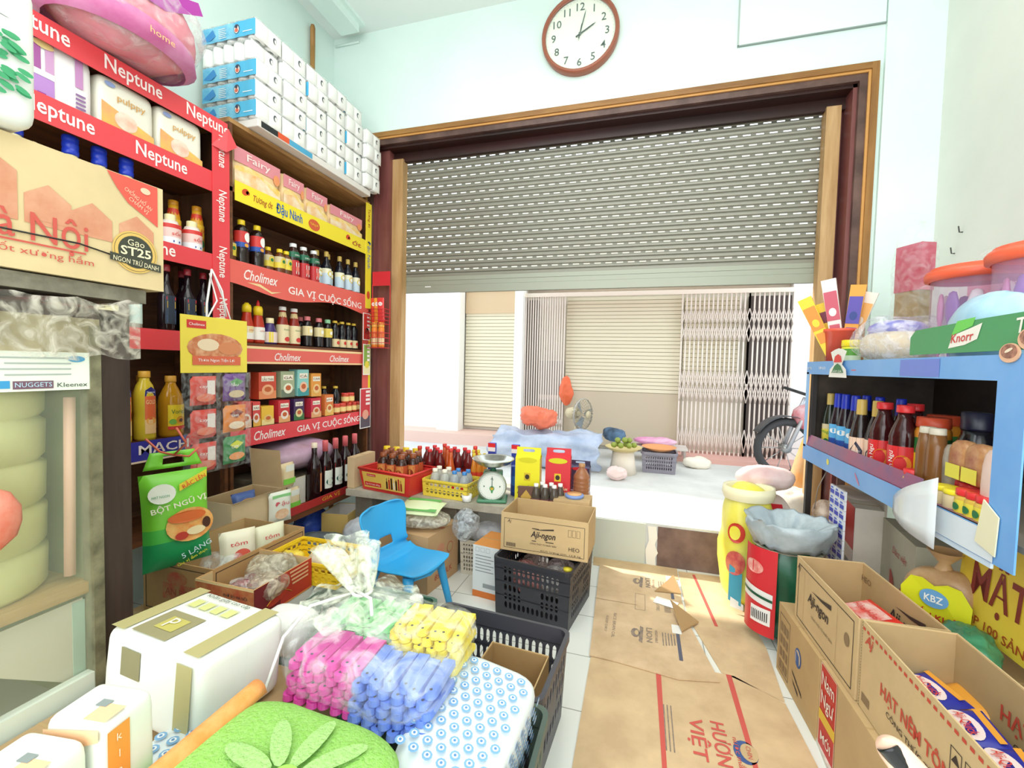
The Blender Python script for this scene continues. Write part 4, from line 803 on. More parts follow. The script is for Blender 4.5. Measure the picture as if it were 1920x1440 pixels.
# crumpled film draped over the top
m = MB(); o = m.grid(lambda a, b: (-1.232-.6*max(0, b-.5)*2 if b > .5 else -1.228-.006*math.sin(a*30), .05+.76*a, 1.324+.008*noise.noise(Vector((a*9, b*9, 2))) if b > .5 else 1.324-(.5-b)*.26+.02*noise.noise(Vector((a*14, b*5, 3)))), 30, 10, film(.32, '#cfc9b8', 25)).build('plastic_sheet'); tag(o, 'crumpled clear plastic sheet draped over the showcase top edge', 'plastic sheet')

# noodle carton and rice bag on the showcase
def d_nood(m, wd, d, h):
    f = rightf(wd); BRK = M('#d9a282', .75, 'card', '#cc8a6a', 14); RR = M('#c9564a', .6)
    for a, b, c_, e in ((-.12, .1, -.03, .2), (-.02, .1, .06, .16), (.06, .1, .14, .15), (.155, .1, .235, .15)): m.poly(f, [(a, b), (c_, b), (c_, e), ((a+c_)/2, e+.03), (a, e)], BRK, .0012)
    m.poly(f, [(.01, .17), (.05, .15), (.07, .11), (.0, .11)], BRK, .0016)
    m.poly(f, [(.13, h-.002), (.245, h-.002), (.245, h-.105), (.22, h-.09), (.175, h-.065), (.15, h-.035)], M('#dd5a4c', .6), .002); m.txt(f, 'CHỒNG HỐ AN', .2, h-.045, .014, M('#f3c6a8', .6), .07, o=.003, rot=-.5); m.ell(f, .215, h-.022, .012, .008, M('#f3c6a8', .6), .003); m.txt(f, 'CHẤM VỊ', .2, h-.062, .014, M('#f3c6a8', .6), .05, o=.003, rot=-.5)
    m.txt(f, 'Hà Nội', -.01, .088, .085, RR, .2, o=.003, bold=.006); m.rect(f, -.2, .056, .085, .06, RR, .003); m.txt(f, 'nước cốt xương hầm', -.02, .04, .02, RR, .24, o=.003)
    for r_, c_ in ((.052, M('#dcb764', .5)), (.048, M('#3f4236', .5)), (.047, M('#dcb764', .5)), (.040, M('#3f4236', .5))): m.ell(f, .19, .088, r_, r_, c_, .003+(.052-r_)*.1, 28)
    m.txt(f, 'Gạo', .19, .108, .022, M('#ece2bd', .5), o=.0055); m.txt(f, 'ST25', .19, .088, .03, M('#ece2bd', .5), .07, o=.0055, bold=.02)
    m.poly(f, [(.132, .077), (.25, .068), (.25, .048), (.132, .058)], M('#3f4236', .5), .005); m.txt(f, 'NGON TRỨ DANH', .191, .063, .017, M('#ece2bd', .5), .105, o=.006, rot=-.07)
carton('carton', 'large tan noodle carton with a red corner and black round seal, on the showcase', .32, .52, .272, (-1.41, .628, 1.375), 0, '#dfc896', draw=d_nood, open_=False)
o = MB().box(-1.55, -1.26, .2, .85, 1.338, 1.372, M('#8f8a78', .7, 'card', '#6c6757', 20)).build('folded_cardboard'); tag(o, 'worn grey-brown board between the noodle carton and the showcase', 'cardboard')
m = MB(); rbox(m, .26, .5, .3, M('#eef2ec', .5), p=12, nu=40, nv=16, amp=.002, seed=2); f = rightf(.262)
GRN = M('#3fa06c', .5)
for i in range(70):
    u = .10+.122*rnd.random(); v = .055+.115*rnd.random(); m.ell(f, u, v, .0125, .0055, GRN, .001+i*.00012, 10, rnd.uniform(-.5, .2))
for i in range(16):
    u = .06+.15*rnd.random(); v = .185+.09*rnd.random(); m.ell(f, u, v, .022, .0012, M('#6f7470', .6), .003, 8, rnd.uniform(-.5, .5))
o = m.build('rice_bag', None, (-1.34, .372, 1.652)); tag(o, 'white and green printed bag standing on the noodle carton, top left corner', 'bag')
o = MB().tube([(-1.247, .43, 1.31+.14), (-1.247, .7, 1.455), (-1.247, .80, 1.44)], .0018, BLACK, 4).build('string'); tag(o, 'thin dark string across the front of the noodle carton', 'string')

# ============================================================ cartons and packs between showcase and shelves
P3 = lambda c: M(c, .6)
carton('carton', 'plain closed carton at floor level under the open print carton by the shelves', .36, .5, .25, (-1.62, 1.40, 0), 0, open_=False)
def d_A(m, wd, d, h):
    f = front(d); m.frame(f, -wd/2+.012, .012, wd/2-.012, h-.018, .003, DKINK); m.rect(f, -.07, h*.3, .1, h*.6, M('#c4563c', .6, 'card', '#b08a58', 30), .001); m.ell(f, 0, h*.7, .05, .025, M('#c4563c', .6, 'card', '#b08a58', 30), .0015); m.txt(f, 'AN BÌNH', .02, h*.47, .035, M('#a5482f', .6), .15, o=.003)
    g = rightf(wd); m.frame(g, -d/2+.01, .01, d/2-.01, h-.015, .003, DKINK)
carton('carton', 'open brown carton with red square print, holding the green pouch', .34, .44, .2, (-1.595, 1.39, .252), 0, '#b5864f', '#c7a26a', draw=d_A)
# green pouch
t = thing('seasoning_pouch', 'tall bright green handled pouch with a food picture, leaning in the print carton', 'pouch', (-1.60, 1.18, .442), (math.radians(-7), 0, math.radians(70)))
m = MB(); GP = M('#7fd43c', .35); GD = M('#1f9a5a', .35)
pillow(m, .21, .34, .08, lambda a, b: GD if b < .3 else (M('#4fbf4c', .35) if b < .42 else GP), None, 14)
f = lambda u, v, o: (u, -.034-o-.012*max(0, 1-(u/.11)**2), v)
m.ell(f, -.05, .27, .04, .035, M('#f3f6ea', .5), .001, 20); m.txt(f, 'HẠT NGON', -.055, .26, .012, GD, .05, o=.003); m.poly(f, [(-.0, .27), (.09, .31), (.09, .335), (0, .295)], M('#e8d43a', .5), .002); m.txt(f, 'RẮC LÊN', .045, .303, .022, RED, .08, o=.004, rot=.4)
m.txt(f, 'BỘT NGŨ VỊ', .0, .225, .026, M('#f3f0d8', .5), .17, o=.004, rot=.15, bold=.015)
m.ell(f, .03, .145, .075, .06, M('#e8843a', .5, 'card', '#f0c070', 30), .001, 22); m.ell(f, .02, .175, .06, .02, M('#d96a2e', .5), .003); m.ell(f, .045, .12, .03, .015, M('#f2e0b0', .5), .004); m.ell(f, .0, .11, .02, .014, M('#c23a2a', .5), .004); m.ell(f, .08, .14, .014, .02, M('#4a2a1c', .5), .004)
m.txt(f, '5 LẠNG', .045, .05, .026, M('#cfe6f0', .5), .1, o=.004, rot=.3); m.txt(f, 'Gia vị ẩm thực', .03, .025, .013, M('#e6e23a', .5), .1, o=.004, rot=.3); m.build('pouch_body', t)
m = MB(); m.grid(lambda a, b: ((-.09+.18*a)*(1-.25*b), 0, .355+.06*b), 10, 4, GP, skip=lambda i, j: 3 <= i <= 6 and 1 <= j <= 2); solid(m.build('handle', t), .006)
m = MB(); m.tube([(-.0, -.01, .40), (-.05, -.04, .42), (-.09, -.05, .47)], .004, M('#e0705a', .5), 5).tube([(0, -.01, .40), (.03, -.04, .44), (-.0, -.05, .5)], .004, M('#e0705a', .5), 5).tube([(0, -.01, .40), (.04, -.03, .39), (.07, -.04, .42)], .004, M('#e0705a', .5), 5); m.build('red_string', t)
def packet(name, label, cat, wd, h, th, col, loc, rz, rx=0, draw=None, group=None):
    m = MB(); pillow(m, wd, h, th, M(col, .35) if isinstance(col, str) else col, None, 10)
    if draw: draw(m, lambda u, v, o: (u, -th*.36-o-th*.14*max(0, 1-(2*u/wd)**2), v), wd, h)
    o = m.build(name, None, loc, (rx, 0, rz)); return tag(o, label, cat, group)
def d_rp(m, f, wd, h): m.ell(f, .01, h*.42, .03, .025, M('#e0604e', .5), .001); m.txt(f, 'tôm', 0, h*.7, .025, M('#d8434a', .5), .06, o=.003); m.rect(f, -wd*.3, h*.05, wd*.3, h*.16, M('#8fc06a', .5))
packet('snack_packet', 'cream packet with red print in the print carton, left of two', 'packet', .13, .17, .05, '#ece6cc', (-1.52, 1.36, .34), math.radians(60), -.2, d_rp, 'packets in the print carton')
packet('snack_packet', 'cream packet with red print in the print carton, right of two', 'packet', .13, .16, .05, '#e6e4c4', (-1.50, 1.50, .33), math.radians(70), -.15, d_rp, 'packets in the print carton')
packet('clear_packet', 'clear film packet lying in the near end of the print carton', 'packet', .16, .1, .06, film(.3), (-1.55, 1.28, .36), .4, -.9)
# carton C with raised flaps on its stack, behind
carton('carton', 'plain tan carton with one tall flap raised, left of the bottle ledge', .20, .30, .27, (-1.875, 1.70, .26), 0, '#dcc29a', '#c9a878', flaps=[('b', .2, -.1), ('r', .02, 1.2)])
carton('carton', 'closed brown carton under the tall-flap carton', .20, .30, .255, (-1.875, 1.70, 0), 0, '#b08a58', open_=False)
packet('snack_packet', 'blue and tan packet poking out of the tall-flap carton', 'packet', .12, .1, .05, '#4a64a0', (-1.83, 1.68, .45), math.radians(80), -.3, lambda m, f, wd, h: m.ell(f, 0, h*.4, .04, .025, M('#cf9a5c', .5)))
def d_nut(m, f, wd, h): m.ell(f, 0, h*.3, wd*.3, h*.16, M('#e0a77a', .5, 'card', '#f0cfae', 30), .001); m.rect(f, -wd*.4, h*.82, wd*.4, h*.92, M('#8fcf8a', .5)); m.txt(f, 'Đậu', 0, h*.62, .03, M('#d8606a', .5), wd*.6, o=.003)
packet('snack_packet', 'clear and green packet of nuts hanging on the corner of the tall-flap carton', 'packet', .12, .16, .04, '#e8eadc', (-1.745, 1.80, .37), math.radians(75), 0, d_nut)
for i, (y, z, hh) in enumerate(((1.90, LZ+.002, .14), (1.99, LZ+.002, .13), (1.95, LZ+.14, .14))): packet('rice_packet', ['clear packet with green band standing on the ledge, left one', 'clear packet with green band standing on the ledge, right one', 'taller clear packet with green band and tied top resting on the other two'][i], 'packet', .1, hh, .06, '#e3cfa6', (-1.85, y, z), PI/2, 0, lambda m, f, wd, h: (m.rect(f, -wd*.42, h*.2, wd*.42, h*.42, M('#7fd04c', .4), .001, 4), m.rect(f, -wd*.3, h*.7, wd*.3, h*.95, M('#e9ece2', .4), .001, 3)), 'green-banded packets on the ledge')
carton('stiff_sheet', 'white curved card standing between the green-banded packets and the dark bottles', .14, .006, .16, (-1.9, 2.08, LZ), PI/2, '#eeeae4', open_=False, cat='card')
baggy('clear_bag', 'round clear bag with purple edge stored above the low ledge', 'bag', .42, .5, .16, M('#a98f9a', .4, 'card', '#d0a8c8', 6), (-2.10, 2.25, LZ+.18), 0, .015, 31, 2.6)
o = MB().box(-2.3, -1.95, 1.95, 2.5, LZ+.001, LZ+.155, M('#8d7f6a', .6, 'card', '#4d443a', 8)).build('storage_box'); bev(o, .02); tag(o, 'dim brown box on the ledge under the round clear bag', 'box')
# under the ledge
baggy('plastic_bag', 'dark grey-blue plastic bag gaping open under the low ledge', 'bag', .26, .22, .18, M('#3f4a52', .3, 'card', '#6a7880', 5), (-1.66, 1.985, .075), .2, .015, 41, 2.6)
baggy('plastic_bag', 'deep blue crumpled bag under the low ledge behind the white one', 'bag', .18, .2, .16, M('#2240b8', .25, 'card', '#5a7ae0', 8), (-1.98, 2.30, .08), 0, .03, 42, 2.2)
baggy('plastic_bag', 'white crumpled bag spilling forward under the low ledge', 'bag', .17, .16, .2, M('#e2e6ea', .35, 'card', '#b9bfc8', 7), (-1.57, 2.215, .075), .4, .015, 43, 2.2)
carton('carton', 'small yellow-tan carton with open white inside under the ledge end', .22, .17, .2, (-1.79, 2.36, .062), math.radians(100), '#d9b45c', '#e6e6e8')
baggy('plastic_bag', 'bright blue crumpled bag between the yellow-tan carton and the chair', 'bag', .2, .2, .2, M('#2f6fd0', .25, 'card', '#6aa0e8', 8), (-1.44, 2.20, .01), 0, .02, 44, 2.2)
o = carton('carton', 'low brown carton carrying the bags under the ledge', .50, .60, .06, (-1.74, 2.17, .0), 0, '#6f5638', open_=False)
o = MB().lathe([(.06, 0), (.062, .012), (.045, .02), (0, .02)], M('#d9bf98', .6), 20).build('bowl_lid'); o.location = (-1.40, 1.93, .17); tag(o, 'round cream lid lying left of the blue chair back', 'lid')
o = MB().lathe([(.05, 0), (.055, .02), (.055, .15), (.04, .165), (0, .165)], M('#7f5a4c', .3, 'card', '#b98a7a', 12), 18).build('jar'); o.location = (-1.40, 1.93, .001); tag(o, 'brown jar just left of the blue chair back under the cream lid', 'jar')
# white base box, red carton with packets, yellow crate
carton('carton', 'white carton with faint blue print under the red carton and the yellow basket', .26, .46, .335, (-1.31, 1.355, 0), 0, '#e4ecf0', open_=False, draw=lambda m, wd, d, h: m.txt(rightf(wd), 'sữa', -.12, .26, .05, M('#c0505a', .5)))
def d_B(m, wd, d, h):
    f = front(d); m.rect(f, -wd/2, 0, wd/2, h*.93, M('#c98a52', .6, 'card', '#b5482c', 16), .0008); m.rect(f, -wd/2, h*.93, wd/2, h, M('#efd59a', .6), .001); m.txt(f, 'PHỞ BÒ HÀ NỘI', .05, h*.7, .015, DKINK, .1, o=.003); m.txt(f, 'gia truyền', .05, h*.5, .013, DKINK, .08, o=.003); m.ell(f, -.04, h*.4, .045, .022, M('#8f2f22', .6), .002); m.ell(f, -.1, h*.6, .02, .02, M('#c9402c', .6), .002)
    g = rightf(wd); m.rect(g, -d/2, 0, -.02, h, M('#7d2226', .6), .0008); m.rect(g, -.02, 0, d/2, h, M('#bf3a28', .6), .0008); m.rect(g, -d/2, -.0, d/2, .006, M('#e08a4a', .6), .002)
    m.ell(g, -.03, h*.4, .05, .018, M('#c9402c', .6), .002, 18, .3); m.tube([g(-.08, h*.3, .002), g(-.02, h*.6, .002), g(.03, h*.3, .002)], .0015, GOLD, 4)
    for k in range(4): m.rect(g, .02+k*.004, h*(.88-k*.13), .11, h*(.94-k*.13), M('#e9b98a', .6), .003)
carton('carton', 'shallow open carton printed red and dark maroon, full of clear packets', .25, .26, .112, (-1.305, 1.24, .337), 0, '#dba866', '#d9bb86', draw=d_B)
for i, (x, y, w_, c, rz) in enumerate(((-1.33, 1.165, .16, '#b5606a', .2), (-1.31, 1.215, .15, '#c0707a', .1), (-1.30, 1.27, .15, '#b97a70', .25))):
    t = thing('pink_packet', 'clear packet of pinkish snack sticks in the red carton, %s' % ['nearest', 'middle', 'farthest'][i], 'packet', (x, y, .378+i*.004), rz, 'pink packets in the red carton'); m = MB()
    for k in range(14): q = (k % 7-3)*.006; m.tube([(-w_*.42, q, .006+.009*(k//7)), (0, q+rnd.uniform(-.003, .003), .012+.009*(k//7)), (w_*.42, q+rnd.uniform(-.004, .004), .008+.009*(k//7))], .0035, M(c if k % 3 else '#d89a98', .5), 5)
    m.build('snack_sticks', t); m = MB(); rbox(m, w_, .052, .034, film(.3, '#f8f4f0', 30), p=2.6, nu=24, nv=12, amp=.005, seed=i, crum=1); m.build('film_wrap', t)
for i, (x, y, z, rz, c) in enumerate(((-1.33, 1.31, .375, .2, '#e0d9c0'), (-1.26, 1.30, .385, -.3, '#d9d3bc'), (-1.22, 1.2, .38, .9, '#d5c7ae'))):
    baggy('clear_bag', 'clear crumpled bag in the red carton, %s' % ['back left', 'back right', 'front right'][i], 'bag', .12, .11, .08, film(.5, c, 22), (x, y, z), rz, .025, 50+i, 2.2, 'clear bags in the red carton')
def d_yc(nm): return None
YB = M('#f2cf2e', .4)
crate('basket', 'flower-pierced yellow plastic basket behind the red carton', 'basket', .33, .2, .09, YB, (-1.235, 1.475, .338), 0, (10, 6), 2, .006, (.05, .12), .003, .97, None, .7, False)
baggy('clear_bag', 'clear bag of beige noodles lying in the yellow basket behind the red carton', 'bag', .17, .12, .08, M('#d9c7a4', .35, 'card', '#eee6d4', 14), (-1.19, 1.475, .355), 0, .01, 61, 2.2)
baggy('yellow_packet', 'yellow packet at the far corner of the red carton', 'packet', .09, .05, .06, M('#f0d548', .35), (-1.345, 1.45, .36), .3, .01, 62, 3)

# ============================================================ foreground heap
carton('carton', 'broad brown carton beneath the towel, tissues and coloured pegs', .52, .62, .40, (-.965, .60, 0), 0, '#b59468', open_=False)
crate('crate', 'dark green plastic crate with the pegs bag over its near edge, beside the red carton', 'crate', .46, .36, .30, M('#3f6a58', .45), (-.95, 1.325, 0), 0, (14, 9), 3, .012, (.08, .2), .004, .94)
BK = M('#33333a', .42); BKG = M('#4a4a52', .42)
crate('crate', 'empty-looking black plastic crate with a small carton and blue bottles inside', 'crate', .46, .34, .30, BKG, (-.452, 1.312, 0), math.radians(-4), (16, 9), 3, .014, (.06, .18), .004, .94, None, .6)
crate('crate', 'dark green plastic crate at the bottom edge under the patterned pack', 'crate', .46, .42, .30, M('#55655c', .45), (-.44, .895, 0), 0, (14, 11), 3, .014, (.06, .18), .004, .94)
carton('carton', 'small open carton standing inside the black crate', .2, .16, .2, (-.36, 1.30, .06), math.radians(-4), '#c9a46c', '#b78f58')
P_bb = mkbottle([(.024, 0), (.026, .01), (.026, .13), (.018, .15), (.014, .16)], M('#56c0ec', .25), [(.016, .155), (.017, .185), (.014, .21), (0, .212)], M('#1f78d8', .3), None, name='blue_bottle')
P_bb.put((-.525, 1.33, .09), 0, 'slim light-blue bottle in the black crate, the farther one', group='blue bottles')
P_bb.put((-.52, 1.27, .085), 0, 'slim light-blue bottle in the black crate, the nearer one', group='blue bottles')
P_wb = mkbottle([(.03, 0), (.032, .01), (.032, .16), (.02, .18)], M('#eef0ea', .35), [(.024, .175), (.025, .235), (.022, .24), (0, .24)], M('#fafaf8', .35), None, name='white_bottle')
P_wb.put((-.755, 1.41, .11), 0, 'white capped bottle standing in the green crate by the black crate')
baggy('snack_packet', 'blue-edged clear packet of cream goods slumped between crate and pegs', 'packet', .20, .10, .12, M('#dcd2c4', .35, 'card', '#b5a898', 9), (-.555, 1.20, .16), -.3, .012, 71, 2.4)
P_pk = mkbottle([(.02, 0), (.022, .07)], M('#e86a72', .35), [(.024, .07), (.026, .1), (.018, .118), (0, .12)], M('#f0d3d8', .35), None, name='pink_capped_bottle')
for i, (x, y) in enumerate(((-1.045, 1.215), (-1.02, 1.29))): P_pk.put((x, y, .2), 0, 'pink-capped bottle at the left end of the green crate, %s one' % ['nearer', 'farther'][i], group='pink-capped bottles')
# pegs
PG = {}
def peg_proto(col):
    def mk():
        m = MB(); pts = []
        L_, w_ = .118, .0148
        for k in range(9): a = PI+k*PI/8; pts.append((w_*math.cos(a), -L_/2+w_+w_*math.sin(a)))
        pts += [(w_, L_/2), (-w_, L_/2)]
        n = len(pts); th = .014; v = [(x, y, 0) for x, y in pts]+[(x*.9, y*.985, th) for x, y in pts]
        m.add(v, [tuple(range(n))[::-1], tuple(range(n, 2*n))]+[(i, (i+1) % n, n+(i+1) % n, n+i) for i in range(n)], M(col, .35))
        m.ell(topf(th), 0, -L_/2+w_, .0035, .0035, M('#3a3a4a', .5), .0006, 8); m.rect(topf(th), -.010, .0, .010, .012, M(col, .2), .0006)
        return tag(m.build('clothes_peg'), 'x', 'clothes peg')
    return Proto(mk)
for cn, col, x0, y0, ztop in (('pink', '#e84fb4', -.765, .865, 6), ('blue', '#6f8fe6', -.575, .845, 6), ('green', '#7fe08c', -.765, 1.0, 7), ('yellow', '#f6e24a', -.575, .98, 8)):
    pp = peg_proto(col)
    for lay in range(ztop):
        for i in range(6):
            x = x0+i*.0315+(.008 if lay % 2 else 0)+rnd.uniform(-.003, .003); y = y0+rnd.uniform(-.006, .006)+lay*.005
            pp.put((x, y, .405+lay*.0165+rnd.uniform(0, .001)), rnd.uniform(-.08, .08), 'flat %s plastic clothes peg in the stacked %s quarter of the clear bag' % (cn, cn), None, cn+' clothes pegs in the clear bag')
t = thing('clear_bag', 'big clear plastic bag knotted on top, wrapped round the coloured pegs', 'bag', (-.60, .94, .407))
m = MB(); rbox(m, .47, .33, .17, film(.17, '#f6fcfa', 16), p=3.2, nu=36, nv=18, amp=.025, seed=5); m.build('bag_film', t)
m = MB(); m.grid(lambda a, b: (-.09+(.018+.05*(b if b > .0 else 0)**.8)*math.cos(a*2*PI)*(1+.35*math.sin(a*2*PI*5))-b*.05, .05+(.018+.05*b)*math.sin(a*2*PI)*(1+.35*math.sin(a*2*PI*5)), .18+.13*b), 40, 5, film(.42, '#f3fae6', 22)); m.grid(lambda a, b: (-.09+(.02+.14*b)*math.cos(a*2*PI), .05+(.02+.12*b)*math.sin(a*2*PI), .185-.03*b+.012*math.sin(a*2*PI*9)*b), 50, 4, film(.3, '#f3fae6', 22)); m.build('tied_neck', t)
MB().tube([(-.09-.025*math.cos(a*PI/6), .05+.025*math.sin(a*PI/6), .185) for a in range(12)], .004, WHITE, 5, closed=True).tube([(-.11, .03, .185), (-.16, -.06, .19), (-.175, -.13, .15), (-.17, -.19, .06)], .004, WHITE, 5).tube([(-.11, .04, .19), (-.03, .0, .2), (-.0, -.04, .185)], .004, WHITE, 5).build('string', t)
# towel
t = thing('folded_towel', 'folded lime green towel with pale flower pattern and orange edge, bottom foreground', 'towel', (-.57, .515, .403))
m = MB(); TG = M('#9fe25e', .95, 'card', '#b6ee84', 160, bump=1.0)
rbox(m, .41, .39, .13, TG, p=4.0, nu=40, nv=16, amp=.012, seed=9)
TL = M('#b2ea82', .95, 'card', '#c4f29c', 160, bump=1.0); 
def tsurf(u, v, o):
    x, y = u, v; q = max(0.0, 1-abs(2*x/.42)**3.0); w_ = max(0.0, 1-abs(2*y/.40)**3.0)
    return (x, y, .065+.065*(q*w_)**(.25)+.007+o)
for a in range(9):
    an = a*2*PI/9+.2; cx, cy = .05+.085*math.cos(an), .03+.07*math.sin(an); pts = []
    m.ell(tsurf, cx, cy, .055, .017, TL, .002, 14, an)
m.ell(tsurf, .05, .03, .022, .02, M('#9fe25e', .9), .003); m.ell(tsurf, .05, .03, .012, .01, TL, .004)
m.build('towel_body', t)
m = MB(); OR_ = M('#f2964a', .85, 'card', '#f5ad6a', 30); m.grid(lambda a, b: (-.175+.045*a-.01*b, -.19+.375*b, .118+.022*math.sin(a*PI)**.5), 8, 16, OR_); solid(m.build('orange_edge', t), .008)
# soft tissues
def d_tq(m, f, wd, h):
    m.rect(f, wd*.0, .0, wd*.42, h*.96, M('#f4a04a', .45), .001, 3)
    for k, ch_ in enumerate('KLEENEX'): m.txt(f, ch_, wd*.2, h*(.85-k*.12), .02, M('#fbf0dd', .5), o=.002)
for i, (y, h_) in enumerate(((.482, .235), (.388, .225))):
    m = MB(); rbox(m, .108, .086, h_, M('#eef4ec', .5), p=10, nu=28, nv=12); f = front(.092); m.poly(front(.089), [(-.05, h_*.75), (.05, h_*.9), (.05, h_*.98), (-.05, h_*.93)], M('#f5c49a', .5), .001)
    m.rect(rightf(.1085), -.036, .005, -.002, h_*.93, M('#f4a04a', .45), .001); m.rect(topf(h_+.0005), .01, -.036, .05, -.002, M('#f8c9a0', .45), .0004); 
    for k, ch_ in enumerate('kleenex'): m.txt(rightf(.1085), ch_, -.019, h_*(.86-k*.12), .018, M('#fbf0dd', .5), o=.002)
    m.rect(topf(h_+.0005), .0, -.01, .02, .004, M('#8f9a98', .5), .001)
    o = m.build('tissue_pack', None, (-.825, y, .402), math.radians(8)); tag(o, 'small white and orange tissue cube at the lower left, %s' % ['the farther one' if i == 0 else 'the nearer one'][0], 'tissue pack', 'orange-striped tissue cubes')
t = thing('napkin_pack', 'large white and olive-gold wrapped napkin pack beside the showcase post', 'napkin pack', (-.965, .745, .412), (math.radians(-3), math.radians(2), math.radians(-3)))
m = MB(); rbox(m, .30, .215, .185, M('#eef2ea', .5), p=10, nu=40, nv=18, amp=.002); m.build('pack_body', t)
m = MB(); OLV = M('#b9b27e', .4); f = topf(.186); g = front(.217)
m.rect(f, -.138, -.098, -.098, .098, OLV); m.rect(f, .088, -.098, .132, .098, OLV); m.rect(f, -.085, -.09, .02, .0, M('#9d9873', .4), .001); m.rect(f, -.055, -.065, .0, -.02, M('#c4bd6a', .35), .002); m.txt(f, 'P', -.03, -.042, .05, M('#f3f0dc', .4), o=.004); m.txt(f, 'Khăn giấy cao cấp', -.01, .08, .018, M('#5c6b5c', .5), .14, o=.002)
for k in range(4): m.rect(f, -.08+k*.036, .025, -.055+k*.036, .055, M('#d6d98f', .5), .002); m.frame(f, -.083+k*.036, .022, -.052+k*.036, .058, .001, M('#c0c49a', .5), .0015)
m.rect(g, .088, .015, .132, .172, OLV); m.rect(g, -.08, .1, -.02, .16, M('#8f8a66', .4)); m.build('printed_band', t)
m = MB(); m.rect(rightf(.304), -.03, .06, .03, .066, M('#5a6a66', .5)); m.build('seam_mark', t)
# patterned packs
def d_ros(m, f, u0, u1, v0, v1, st=.032):
    k = 0; v = v0
    while v < v1:
        u = u0+(st/2 if k % 2 else 0)
        while u < u1: m.ell(f, u, v, .011, .0105, M('#7fb0dc', .5), .0012, 9); m.ell(f, u, v, .0065, .006, M('#e9f2f8', .5), .002, 9); m.ell(f, u, v, .003, .003, M('#5c90c8', .5), .0028, 8); u += st
        v += st*.8; k += 1
m = MB(); rbox(m, .22, .33, .2, M('#e9f1f4', .45), p=6, nu=30, nv=14, amp=.006, seed=12); d_ros(m, topf(.204), -.09, .095, -.14, .14); d_ros(m, rightf(.226), -.14, .14, .03, .18); d_ros(m, front(.336), -.09, .09, .03, .18)
o = m.build('wrapped_pack', None, (-.36, .905, .24), (math.radians(4), math.radians(8), math.radians(-6))); tag(o, 'white pack printed with blue rosettes, tilted over the bottom dark green crate', 'pack')
carton('carton', 'open brown carton in a clear bag below the rosette pack at the bottom edge', .22, .16, .13, (-.42, .80, .06), 0, '#c3a272', '#a98554')
m = MB(); rbox(m, .2, .16, .05, M('#e6eff2', .45), p=5, amp=.006, seed=13); d_ros(m, topf(.053), -.08, .08, -.06, .06); o = m.build('wrapped_pack', None, (-.80, .62, .402)); tag(o, 'flat white pack with blue rosettes between tissue cubes, napkin pack and towel', 'pack')
m = MB(); rbox(m, .16, .12, .1, M('#f6f7f4', .6), p=4, amp=.008, seed=14); o = m.build('paper_bundle', None, (-.92, .975, .402)); tag(o, 'white paper bundle between the napkin pack and the pink pegs', 'paper')
o = MB().box(-.075, .075, -.04, .04, 0, .001, WHITE).build('note', None, (-.43, .64, .37), (.5, 0, .1)); tag(o, 'small white printed note in the clear bag at the bottom edge', 'note')
# ============================================================ low table by the door
t = thing('low_table', 'low grey stone-topped table on block legs across the shop doorway', 'table', (0, 0, 0))
ST = M('#c9c4b4', .6, 'card', '#a49d8a', 9)
MB().box(-1.72, -.28, 2.29, 2.77, .375, .415, ST).build('tabletop', t)
for x in (-1.7, -1.13, -.42): MB().box(x, x+.12, 2.36, 2.72, 0, .375, M('#8d8678', .7, 'card', '#6c6558', 9)).build('leg', t)
TZ = .4165
# red crate with dark-capped bottles
X0, X1, Y0, Y1 = -1.655, -1.235, 2.315, 2.57
t = thing('red_tray', 'red plastic tray with a yellow bottle-picture panel, holding brown bottles on the table', 'tray', (-1.43, 2.405, TZ+.0005), math.radians(-10))
RT = M('#dd3a34', .35)
m = MB(); wd, d, h, tp = .40, .25, .13, .88
ring = lambda k, z: [(-wd/2*k, -d/2*k, z), (wd/2*k, -d/2*k, z), (wd/2*k, d/2*k, z), (-wd/2*k, d/2*k, z)]
m.add(ring(tp, 0)+ring(1, h), [(0, 1, 5, 4), (1, 2, 6, 5), (2, 3, 7, 6), (3, 0, 4, 7), (0, 1, 2, 3)], RT); solid(m.build('tray_body', t), .004)
m = MB(); m.tube([(-wd/2, -d/2, h), (wd/2, -d/2, h), (wd/2, d/2, h), (-wd/2, d/2, h)], .008, RT, 6, closed=True); m.build('rim', t)
m = MB(); f = lambda u, v, o: (u, -d/2*(tp+(1-tp)*v/h)-.006-o, v)
m.poly(f, [(-.155, .02), (.155, .02), (.165, .115), (-.17, .115)], M('#ecc65c', .45)); m.rect(f, -.13, .09, -.06, .105, RT, .002); m.rect(f, -.15, .03, -.02, .055, RT, .002); m.txt(f, 'Gia Vị Cuộc Sống', -.085, .042, .014, WHITE, .11, o=.003); m.txt(f, 'Cholimex', -.095, .0975, .01, WHITE, .06, o=.003)
for i in range(7): u = .02+i*.018; c = ['#3a1f1a', '#c93a2e', '#3a1f1a', '#e8e0d0', '#3a1f1a', '#c93a2e', '#a02a22'][i]; m.rect(f, u, .03, u+.012, .075+.012*(i % 3), M(c, .5), .002); m.rect(f, u+.004, .075, u+.008, .095+.008*(i % 2), M(c, .5), .002)
m.build('picture_panel', t)
def d_bb(m, f): m.rect(f, -.028, .05, .028, .155, M('#d08a44', .45), .0005, 5); m.ell(f, 0, .11, .02, .024, M('#8f2f1a', .5), .002); m.ell(f, 0, .075, .014, .012, M('#e6c87a', .5), .002); m.rect(f, -.022, .135, .022, .15, RED, .002)
P_br = mkbottle([(.034, 0), (.0355, .01), (.0355, .165), (.027, .187), (.017, .2)], M('#3a1d14', .12), capprof(.026, .02, .196), M('#8f4a26', .4), (.045, .16, .0361, [(1, M('#b9502a', .45))], d_bb), name='sauce_bottle')
n = 0
